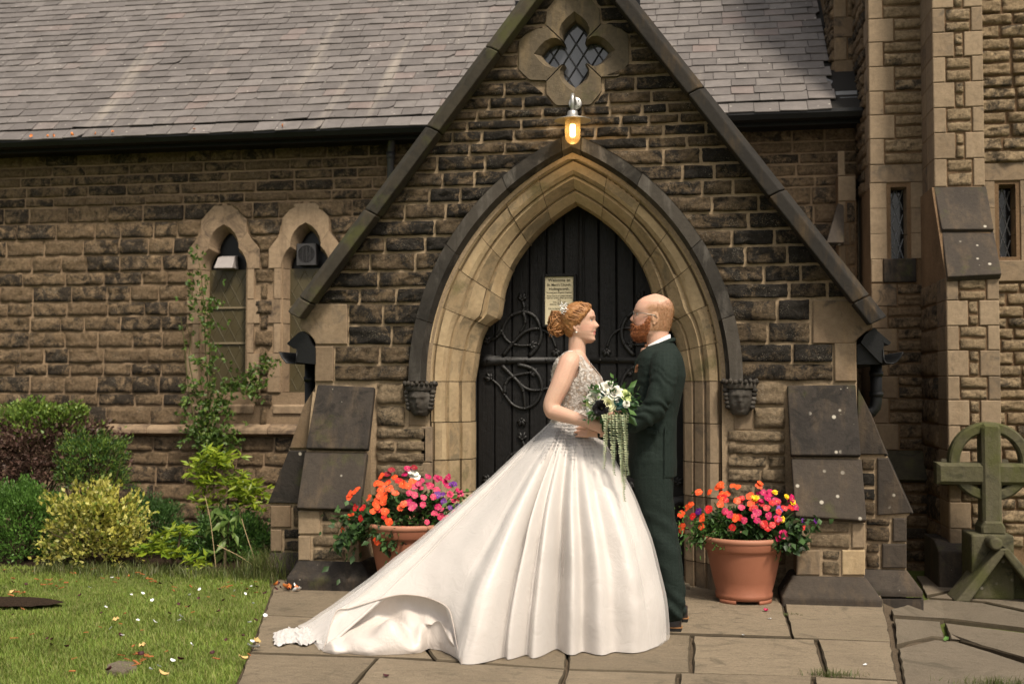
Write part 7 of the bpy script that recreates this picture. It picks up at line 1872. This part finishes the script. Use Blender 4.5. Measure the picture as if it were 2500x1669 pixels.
Z5 = lambda x, y, Y: at(1280 + x / 3.734, 680 + y / 3.734, Y)
for x, y, r_, key, Yq in ((752,1010,.043,'w',5.82),(822,1040,.038,'w',5.805),(632,1095,.040,'w',5.82),(605,1180,.028,'w',5.83),(600,1230,.026,'w',5.84),(695,1000,.026,'w',5.88),(730,1060,.027,'g',5.81),(855,1120,.034,'g',5.80),(765,1140,.033,'c',5.79),(690,1185,.034,'b',5.785),(915,1075,.032,'l',5.82),(590,1140,.020,'l',5.83),(855,1040,.022,'w',5.85),(935,1140,.016,'w',5.81)):
    c = Z5(x, y, Yq); rose(c, r_ * 1.18, key, Vector((c.x - bq0.x, -.10, c.z - bq0.z + .02)) * 1.0 + Vector((0, -.05, .0)), rq)
BQL = leafmat('bouquet_leaf', (.03, .075, .022), (.05, .12, .035), (.10, .20, .05), (.022, .05, .02), trans=.2); EUC = leafmat('eucalyptus_leaf', (.40, .44, .27), (.48, .50, .32), (.33, .39, .23), (.28, .35, .22), rough=.6, trans=.25)
rs5 = np.random.default_rng(9)
P = np.array([list(bq0)] * 150) + np.clip(rs5.normal(0, 1, (150, 3)), -1.5, 1.5) * np.clip(np.array((.062, .03, .045)),0,1); N = P - np.array(bq0); N /= np.linalg.norm(N, axis=1)[:, None]
V, F = leaf_cloud(P, N, .055, .42, .3, .1, rs5); o = fastmesh('leaf', V, F, BQL, bq); o['kind'] = 'stuff'
for x, y, dx, dz, n_ in ((640,1010,-.5,.8,5),(810,960,.1,1,6),(990,1110,1,.1,7),(985,1055,.9,.45,6),(990,1160,.9,-.25,6),(600,1270,-.7,-.5,5)):
    c = Z5(x, y, 5.83); d = Vector((dx, 0, dz)).normalized(); P = np.array([list(c + d * (q - n_ / 2) * .014) for q in range(n_)]); N = np.array([list(d + Vector((0, -.3, 0)) + d.cross(Vector((0, 1, 0))) * (1 if q % 2 else -1)) for q in range(n_)])
    V, F = leaf_cloud(P, N, .030, .5, .2, 0, rs5, .15); fastmesh('leaf_spray', V, F, BQL, bq)
for q in range(8):                                                # trailing eucalyptus strands
    x0 = rq.uniform(735, 930); L = rq.uniform(430, 560) if q not in (0, 8) else 330
    L = (300, 500, 560, 480, 620, 800, 560, 690, 450)[q]; x0 = 728 + q * 30
    top = Z5(x0, 1225, 5.80 + rq.uniform(-.015, .02)); P = [top]; n_ = int(L / 21); xx = x0
    for s_ in range(1, n_ + 1):
        xx += rq.uniform(-4.5, 4.5) + (1.6, -1.2, .9, -.6, 1.4, .8, 1.6, -.8)[q]; P.append(Z5(xx, 1225 + L * s_ / n_, top.y - .012 * math.sin(s_ * .4)))
    m = MB(); m.tube(P, .0016, 5); V = []; F = []
    for s_, p in enumerate(P[1:]):
        k = 1 - .45 * s_ / n_
        for sd_ in (-1, 1):
            d = Vector((sd_ * .9, -.35, rq.uniform(-.15, .45))).normalized(); s2 = d.cross(Vector((0, 0, 1))).normalized() * .5 + Vector((0, 0, .8)); s2 = (s2 - d * s2.dot(d)).normalized(); R_ = .0064 * k * rq.uniform(.8, 1.15); c = p + d * R_ * 1.25; nn = len(m.V)
            up = d.cross(s2); m.add([c - d*R_*1.05, c - d*R_*.4 + s2*R_*.75 + up*R_*.2, c + d*R_*.5 + s2*R_*.7 + up*R_*.25, c + d*R_*1.05, c + d*R_*.5 - s2*R_*.7 + up*R_*.25, c - d*R_*.4 - s2*R_*.75 + up*R_*.2], [(0, 1, 2, 3), (0, 3, 4, 5)])
    m.build('eucalyptus_strand', EUC, bq)
m = MB(); m.tube([Z5(740, 1180, 5.88), Z5(715, 1330, 5.90), Z5(700, 1400, 5.91)], [.022, .016, .015], 10); m.build('stem_bundle', BQL, bq)
# ------------------------------------------------------------------ planting along the nave wall
def shrub(label, c, ax, n, size, wid, mats, seed, fr=(.55, 1.0), up=.4, fold=.25, lump=.30, lf=2.6, stems=14, name='shrub', grp=None, cat='shrub', jit=.6, drop=0.0, sel=None):
    rs = np.random.default_rng(seed); rr = random.Random(seed)
    t = thing(name, label, cat, (c[0], c[1], -.01), grp)
    d = rs.normal(0, 1, (n, 3)); d /= np.linalg.norm(d, axis=1)[:, None]; d[:, 2] = np.where(d[:, 2] < -.55, -d[:, 2], d[:, 2])
    L = np.array([1 - lump * .5 + lump * 1.4 * nz(*(v * lf + seed * 3.7)) + lump * .6 * nz(*(v * lf * 2.7 + seed)) for v in d])
    r = rs.uniform(fr[0], fr[1], n) ** .55; P = np.array(c) + d * np.array(ax) * (r * L)[:, None]; P[:, 2] = np.maximum(P[:, 2], .0 + rs.uniform(0, .05, n))
    N = d * .8 + np.array((0, 0, up)); who = rs.integers(0, len(mats), n) if sel is None else sel(P, rs)
    for i, mt in enumerate(mats):
        s = who == i
        if s.sum() == 0: continue
        V, F = leaf_cloud(P[s], N[s], size, wid, fold, drop, rs, jit); o = fastmesh('foliage', V, F, mt, t); o['kind'] = 'stuff'
    m = MB()
    for q in range(stems):
        v = d[rr.randrange(n)]; tip = Vector(np.array(c) + v * np.array(ax) * .85); b = Vector((c[0] + rr.uniform(-.12, .12) * ax[0] * 2, c[1] + rr.uniform(-.05, .05), -.02))
        m.tube(smoothpath([b, b.lerp(tip, .5) + Vector((rr.uniform(-.05, .05), rr.uniform(-.05, .05), .04)), tip], 3), [lerp(.012, .003, i / 6) for i in range(7)], 6)
    m.build('stem', TWIG, t, True); return t
G = lambda x, y, Y: at(x, y, Y)
HEATH = leafmat('fresh_green_heath', (.12, .20, .03), (.15, .24, .038), (.09, .15, .026), (.19, .26, .045))
BRONZE = leafmat('bronze_purple_leaf', (.115, .062, .050), (.15, .085, .066), (.085, .055, .038), (.17, .11, .078))
HEBE = leafmat('mid_green_hebe', (.075, .17, .028), (.10, .21, .036), (.055, .125, .022), (.125, .24, .045))
VAR = leafmat('cream_variegated_leaf', (.42, .385, .075), (.50, .46, .12), (.28, .31, .05), (.11, .175, .03), (.54, .50, .18), (.38, .37, .065), rough=.4)
DKG = leafmat('dark_green_needle', (.045, .105, .026), (.06, .13, .03), (.036, .078, .02), (.075, .15, .036))
CHO = leafmat('lime_choisya_leaf', (.26, .34, .025), (.32, .40, .035), (.20, .28, .022), (.14, .23, .02), rough=.35, trans=.35)
AUC = leafmat('spotted_green_leaf', (.12, .19, .045), (.16, .23, .06), (.09, .15, .035), trans=.3)
ROSEL = leafmat('climber_leaf', (.075, .14, .025), (.10, .18, .032), (.055, .11, .022), (.15, .22, .04), trans=.3)
c = G(100, 1095, 8.75); shrub('large rounded shrub with bronze purple leaves in front of the nave wall', (c.x + .0, 8.75, c.z - .05), (.74, .44, .42), 20000, .036, .55, [BRONZE, HEATH], 21, lf=3.2, lump=.34,
    sel=lambda P, rs: ((P[:, 2] - c.z) * 1.5 - np.abs(P[:, 0] - c.x - .05) * .2 + rs.normal(0, .08, len(P)) > .26).astype(int))
c = G(60, 1010, 8.95); shrub('light green heath shrub showing above the bronze leaved shrub', (c.x, 8.95, c.z - .16), (.36, .28, .26), 7000, .026, .35, [HEATH], 22, up=.9, lf=3.6)
c2 = G(225, 1130, 8.55); shrub('green heath shrub at the right side of the bronze leaved shrub', (c2.x, 8.55, c2.z - .05), (.33, .29, .33), 10000, .026, .33, [HEATH, DKG], 23, up=.8, lf=3.8)
c3 = G(55, 1290, 7.95); shrub('bright green fine leaved bush at the left edge of the lawn', (c3.x - .05, 7.95, c3.z - .03), (.50, .34, .42), 17000, .026, .42, [HEBE], 24, up=1.0, lf=4.2, lump=.26)
c4 = G(228, 1300, 7.72); shrub('yellow variegated bush between the two green bushes', (c4.x + .02, 7.72, c4.z - .02), (.43, .29, .39), 7600, .036, .62, [VAR], 25, up=.7, fr=(.45, 1.0), lf=3.4, lump=.42)
c5 = G(365, 1290, 8.35); shrub('dark green needle leaved bush behind the yellow variegated bush', (c5.x, 8.35, c5.z - .05), (.30, .26, .36), 9000, .030, .25, [DKG], 26, up=.9, lf=3.6)
c6 = G(560, 1300, 8.3); shrub('low dark green undergrowth beside the left porch buttress', (c6.x, 8.3, c6.z - .10), (.44, .32, .28), 9000, .034, .35, [DKG, HEBE], 27, up=.5, lf=4.0, lump=.4)
def whorls(t, tips, size, k, mat, seed, wid=.30):
    rs = np.random.default_rng(seed); P = []; N = []
    for p, d in tips:
        a = d.orthogonal().normalized(); b = d.cross(a)
        for q in range(k):
            t_ = 2 * math.pi * q / k + rs.uniform(-.3, .3); P.append(list(p)); N.append(list(a * math.cos(t_) + b * math.sin(t_) + d * rs.uniform(.0, .5)))
    V, F = leaf_cloud(np.array(P), np.array(N), size, wid, .25, .15, rs, .12); o = fastmesh('foliage', V, F, mat, t); o['kind'] = 'stuff'
rr = random.Random(33)
def choisya(label, blobs, base, size, seed):
    t = thing('shrub', label, 'shrub', base, None); tips = []; m = MB()
    for x, y, Y, sx, sy, n in blobs:
        cc = at(x, y, Y)
        for q in range(n):
            p = cc + Vector((rr.gauss(0, sx), rr.gauss(0, .07), rr.gauss(0, sy))); d = Vector((rr.uniform(-.5, .5), rr.uniform(-.7, .1), 1)).normalized(); tips.append((p, d))
        m.tube(smoothpath([Vector(base), Vector(base).lerp(cc, .5) + Vector((rr.uniform(-.06, .06), 0, 0)), cc], 4), [.012, .011, .010, .010, .009, .008, .007, .006, .005], 6)
    m.build('stem', TWIG, t, True); whorls(t, tips, size, 8, CHO, seed)
b_ = at(520, 1390, 8.6)
choisya('tall lime green shrub with leaf whorls against the nave wall', [(528,1118,8.6,.085,.05,34),(505,1165,8.6,.06,.055,22),(600,1195,8.5,.10,.045,34),(560,1180,8.55,.07,.04,16),(620,1225,8.45,.07,.03,14),(500,1225,8.6,.06,.04,10)], (b_.x, 8.6, -.01), .075, 41)
b_ = at(425, 1390, 7.65)
choisya('small lime green shrub with leaf whorls at the lawn edge', [(385,1318,7.7,.045,.02,7),(440,1300,7.7,.04,.02,8),(415,1345,7.62,.06,.03,12),(475,1370,7.6,.035,.025,8),(370,1335,7.7,.04,.02,5)], (b_.x, 7.65, -.01), .075, 42)
t = thing('shrub', 'broad leaved pale green shoots beside the lime green shrub', 'shrub', tuple(gr(545, 1395))); P = []; N = []; rs = np.random.default_rng(44); m = MB()
for x, y in ((535,1235),(560,1270),(530,1275),(585,1255),(555,1310),(520,1240),(570,1300),(545,1345)):
    p = at(x, y, 8.0)
    for q in range(4): P.append(list(p)); N.append([rr.uniform(-1, 1), rr.uniform(-.8, 0), rr.uniform(-.8, .7)])
    m.tube(smoothpath([gr(548, 1395), at(550, 1340, 8.0), p], 3), .005, 5)
m.build('stem', TWIG, t); V, F = leaf_cloud(np.array(P), np.array(N), .135, .36, .3, .3, rs, .1); fastmesh('foliage', V, F, AUC, t)
# climbing rose on the left window
YR = YN - .16; bse = at(508, 1085, YR); t = thing('climbing_rose', 'leafy green climber growing up the left nave window', 'climber', (bse.x, YR, bse.z))
stems_ = [[(500,1130),(505,1040),(508,960),(502,860),(498,760),(492,680),(480,610)], [(500,1100),(512,1000),(515,900),(508,800),(506,740)], [(500,1090),(470,1000),(455,900),(448,820),(440,770)], [(505,1080),(478,960),(462,880),(465,830),(455,790)], [(512,1085),(545,960),(580,930),(620,905),(660,885)], [(505,1080),(520,1020),(540,985),(556,965)]]
m = MB(); P = []; N = []
for S_ in stems_:
    Q = smoothpath([at(x, y, YR + rr.uniform(-.05, .03)) for x, y in S_], 8); m.tube(Q, [lerp(.009, .0025, i / (len(Q) - 1)) for i in range(len(Q))], 6)
rs = np.random.default_rng(45)
for x, y, sx, sy, n in ((480,625,10,12,10),(488,690,16,22,22),(505,740,24,22,34),(510,790,22,18,22),(470,845,30,10,8),(500,880,14,26,24),(515,935,20,30,38),(480,1000,26,28,60),(520,1035,30,26,80),(500,1065,34,16,60),(548,990,12,16,22),(585,945,26,16,60),(612,925,18,16,40),(655,885,16,8,14),(640,905,16,8,12),(455,960,10,24,10),(560,1060,14,18,26),(525,1085,22,12,34)):
    for q in range(n):
        p = at(x + rs.normal(0, sx), y + rs.normal(0, sy), YR - abs(rs.normal(0, .06))); k0 = rs.uniform(0, 6.28)
        d = Vector((math.cos(k0), -.5, math.sin(k0) * .8 - .1)).normalized()
        for w_ in range(5): P.append(list(p + d * .014 * (w_ // 2))); N.append(list(d + d.cross(Vector((0, 1, 0))) * (0, 1.1, -1.1, .9, -.9)[w_]))
m.build('stem', plain('green_brown_stem', (.09, .085, .03), .7), t, True)
V, F = leaf_cloud(np.array(P), np.array(N), .040, .55, .25, .05, rs, .15); o = fastmesh('foliage', V, F, ROSEL, t); o['kind'] = 'stuff'
# grassy tuft at the buttress and coarse grass along the bed
tuft_c = gr(655, 1412); nb_ = 900; gx = tuft_c.x + rng.normal(0, .13, nb_); gy = tuft_c.y + rng.normal(0, .10, nb_) + .1
WILD = leafmat('wild_grass', (.10, .135, .03), (.14, .16, .045), (.075, .11, .025), (.17, .16, .07), trans=.35)
ok = gx < -2.62 + .0 * gx
tf = blades('grass_tuft', gx, gy, rng.uniform(.08, .24, nb_), .8, .0022, WILD); tag(tf, 'tuft of long wild grass at the foot of the left buttress', 'grass', kind='stuff')
nb_ = 2600; gx = rng.uniform(-4.6, -2.75, nb_); gy = 7.45 + rng.normal(0, .10, nb_); tf = blades('rough_grass', gx, gy, rng.uniform(.03, .10, nb_), .8, .002, WILD); tag(tf, 'rougher longer grass along the edge of the planting bed', 'grass', kind='stuff')
m = MB()
for P_ in ([(527,1383),(520,1320),(512,1260),(500,1210)], [(625,1375),(600,1300),(590,1265)], [(650,1405),(590,1360),(530,1330)], [(690,1420),(620,1405),(540,1398)]):
    Y0 = 7.6; m.tube(smoothpath([at(x, y, Y0) for x, y in P_], 5), .0028, 5)
tag(m.build('dry_stalk', plain('straw', (.36, .27, .15), .8)), 'dry straw coloured stalks bending over the lawn edge', 'plant stalks')
# tufts in the paving joints
for lab, x, y, n_, s_, h_ in (('small grass tuft in the paving joint near the frame bottom', 2035, 1648, 240, .06, .05), ('grass tuft growing at the bottom right corner of the paving', 2450, 1668, 500, .10, .07), ('moss and weeds in the joint by the right plinth', 1915, 1497, 420, .05, .018)):
    p = gr(x, y); bl = blades('weed_tuft', p.x + rng.normal(0, s_, n_), p.y + rng.normal(0, .018, n_), rng.uniform(.3, 1, n_) * h_, .8, .0016, WILD, z0=zpath(p.x, p.y) - .01); tag(bl, lab, 'weeds', kind='stuff')
# ------------------------------------------------------------------ petals, bark chips, leaves
PW = plain('white_confetti_petal', (.74, .76, .78), .6, .3, .08, 60); PD = plain('dark_red_petal', (.05, .010, .014), .6, .3, .35, 60); CHIP = plain('orange_bark_chip', (.32, .115, .04), .85, .2, .45, 50); PO = plain('orange_petal', (.60, .20, .05), .6, .3, .2, 60); PY_ = plain('buff_leaf', (.50, .36, .15), .7, .2, .25, 50)
rl = random.Random(77)
def petal_mesh(L, W, cup, name, mat):
    V = []; F = []
    for i in range(5):
        f = i / 4; w = W * math.sin(math.pi * (.12 + .78 * f)) ** .7
        for j in range(4):
            g_ = j / 3 - .5; V.append((L * (f - .5), 2 * w * g_, cup * ((f - .5) ** 2 * 3 + g_ * g_ * 3)))
    F = [(i*4+j, i*4+j+1, (i+1)*4+j+1, (i+1)*4+j) for i in range(4) for j in range(3)]
    me = bpy.data.meshes.new(name); me.from_pydata(V, [], F); me.materials.append(mat); me.polygons.foreach_set('use_smooth', [True] * len(F)); return me
def chip_mesh(L, W, H_, mat):
    b = MB(); b.hexa([(-L/2, -W/2, 0), (L/2, -W*.3, 0), (L*.45, W/2, 0), (-L*.4, W*.4, 0)], [(-L/2, -W/2, H_), (L/2, -W*.3, H_*.6), (L*.45, W/2, H_), (-L*.4, W*.4, H_*1.2)])
    me = bpy.data.meshes.new('bark_chip'); me.from_pydata(b.V, [], b.F); me.materials.append(mat); return me
def drop(me, p, label, cat, grp, name, tilt=.5, s=1.0):
    o = bpy.data.objects.new(name, me); COL.objects.link(o); o.location = p; o.rotation_euler = (rl.uniform(-tilt, tilt), rl.uniform(-tilt, tilt), rl.uniform(0, 6.28)); o.scale = (s,) * 3
    WL[o.name] = Vector(p); return tag(o, label, cat, grp)
z1 = lambda x, y: gr(x / 2.75, 1099 + y / 2.75)
mw = petal_mesh(.030, .012, .006, 'white_petal', PW); md_ = petal_mesh(.020, .009, .005, 'dark_petal', PD); mc = [chip_mesh(L, W, .006, CHIP) for L, W in ((.06, .012), (.04, .015), (.075, .010))]; mo = petal_mesh(.034, .014, .012, 'orange_petal', PO); my = petal_mesh(.045, .018, .012, 'buff_leaf', PY_)
for x, y in ((1268,828),(752,878),(1688,938),(1575,968),(1645,990),(880,995),(958,985),(1273,998),(1023,1035),(1700,1055),(707,1080),(1213,1143),(1783,1137),(922,1170),(1037,1180),(1675,1185),(745,1223),(820,1272),(1283,1333),(1697,1315),(1158,1445),(1010,1503),(600,945),(1340,958),(1065,1483),(1205,1170)):
    p = z1(x, y); drop(mw, p + Vector((0, 0, .024)), 'pale white confetti petal lying on the lawn', 'petal', 'white petals on the lawn', 'white_petal', .7, rl.uniform(.65, .95))
for x, y in ((85,910),(175,925),(88,1130),(320,1293),(350,1300),(675,1122),(1272,1075),(1335,1020),(1200,1060),(1500,1035),(1475,960),(1780,985),(1135,1122),(1245,1175),(1465,1110),(1517,1303),(1425,1393),(945,1400),(1210,1437),(1715,1168),(445,1350),(735,1505),(805,1272),(538,1000),(1145,915),(1075,920),(1658,960),(1720,940),(1630,1275),(40,1080),(345,1335)):
    p = z1(x, y); drop(md_, p + Vector((0, 0, .024)), 'dark crimson petal lying on the lawn', 'petal', 'dark petals on the lawn', 'dark_petal', .7, rl.uniform(.85, 1.5))
pts = [(rl.uniform(0, 1150), rl.gauss(885, 32)) for _ in range(30)] + [(rl.uniform(1150, 1800), rl.gauss(935, 28)) for _ in range(14)] + [(rl.uniform(0, 1750), rl.uniform(980, 1540)) for _ in range(16)] + [(rl.gauss(900, 90), rl.gauss(1420, 28)) for _ in range(12)] + [(rl.gauss(100, 60), rl.gauss(975, 8)) for _ in range(8)]
for x, y in pts:
    p = z1(max(0, x), y); drop(rl.choice(mc), p + Vector((0, 0, .020)), 'small orange brown bark chip lying on the grass', 'bark chip', 'bark chips on the lawn', 'bark_chip', .35, rl.uniform(.4, .85))
for x, y in ((960,1352),(90,980),(1090,1545),(1630,1437),(780,1175),(1725,1322)):
    drop(my, z1(x, y) + Vector((0, 0, .026)), 'buff yellow fallen leaf lying on the lawn', 'leaf', 'buff leaves on the lawn', 'fallen_leaf', .5)
for i in range(16):                                               # heap of flower heads by the left plinth
    me = rl.choice([md_, mo, md_, mo, mw]); nm = {md_: 'dark', mo: 'orange', mw: 'white'}[me]
    p = gr(rl.gauss(700, 13), rl.gauss(1438, 5)); drop(me, p + Vector((0, 0, .012 + .02 * rl.random())), f'{nm} petal in the small heap beside the left plinth', 'petal', f'{nm} petals heaped by the plinth', f'{nm}_petal', .9, 1.2)
drop(mw, gr(617, 1589) + Vector((0, 0, .02)), 'large white petal on the paving edge near the train tip', 'petal', None, 'white_petal', .3, 1.9)
drop(md_, gr(942, 1653) + Vector((0, 0, .006)), 'lone dark petal on the flagstone in front of the train', 'petal', None, 'dark_petal', .2, 1.3)
drop(petal_mesh(.03, .014, .01, 'pink_petal', FM['m']), gr(1869, 1493) + Vector((0, 0, .006)), 'pink petal on the flagstone below the right flower pot', 'petal', None, 'pink_petal', .2)
drop(petal_mesh(.085, .014, .008, 'green_leaf', BQL), grp(2310, 1566) + Vector((0, 0, .01)), 'curled green leaf lying on the crazy paving', 'leaf', None, 'fallen_leaf', .06)
for x, y in ((1880,1512),(1815,1552),(2343,1594),(2112,1625)):
    drop(mw, (grp if x > 2200 else gr)(x, y) + Vector((0, 0, .005)), 'tiny pale petal scattered on the flagstones', 'petal', 'pale petals on the flagstones', 'white_petal', .15, .7)
for x, y in ((210,920),(318,918),(355,915),(480,905),(645,900),(757,892),(1303,875),(1890,848)):
    p = at(x / 2.75, y / 2.75, YN - EO - .0); drop(mo, p + Vector((0, 0, .005)), 'orange dead leaf caught on the lip of the nave gutter', 'leaf', 'orange leaves in the nave gutter', 'gutter_leaf', 1.2, rl.uniform(.8, 1.2))
p = [gr(x, y) for x, y in ((258,1641),(300,1646),(336,1634),(328,1622),(290,1619),(262,1628))]
m = MB(); m.hexa([q + Vector((0, 0, -.02)) for q in p], [q + Vector((0, 0, .016)) for q in p]); o = fixn(m.build('stone_marker', FLAG_R)); bevel(o, .006); tag(o, 'small flat grey stone set flush in the lawn', 'stone')
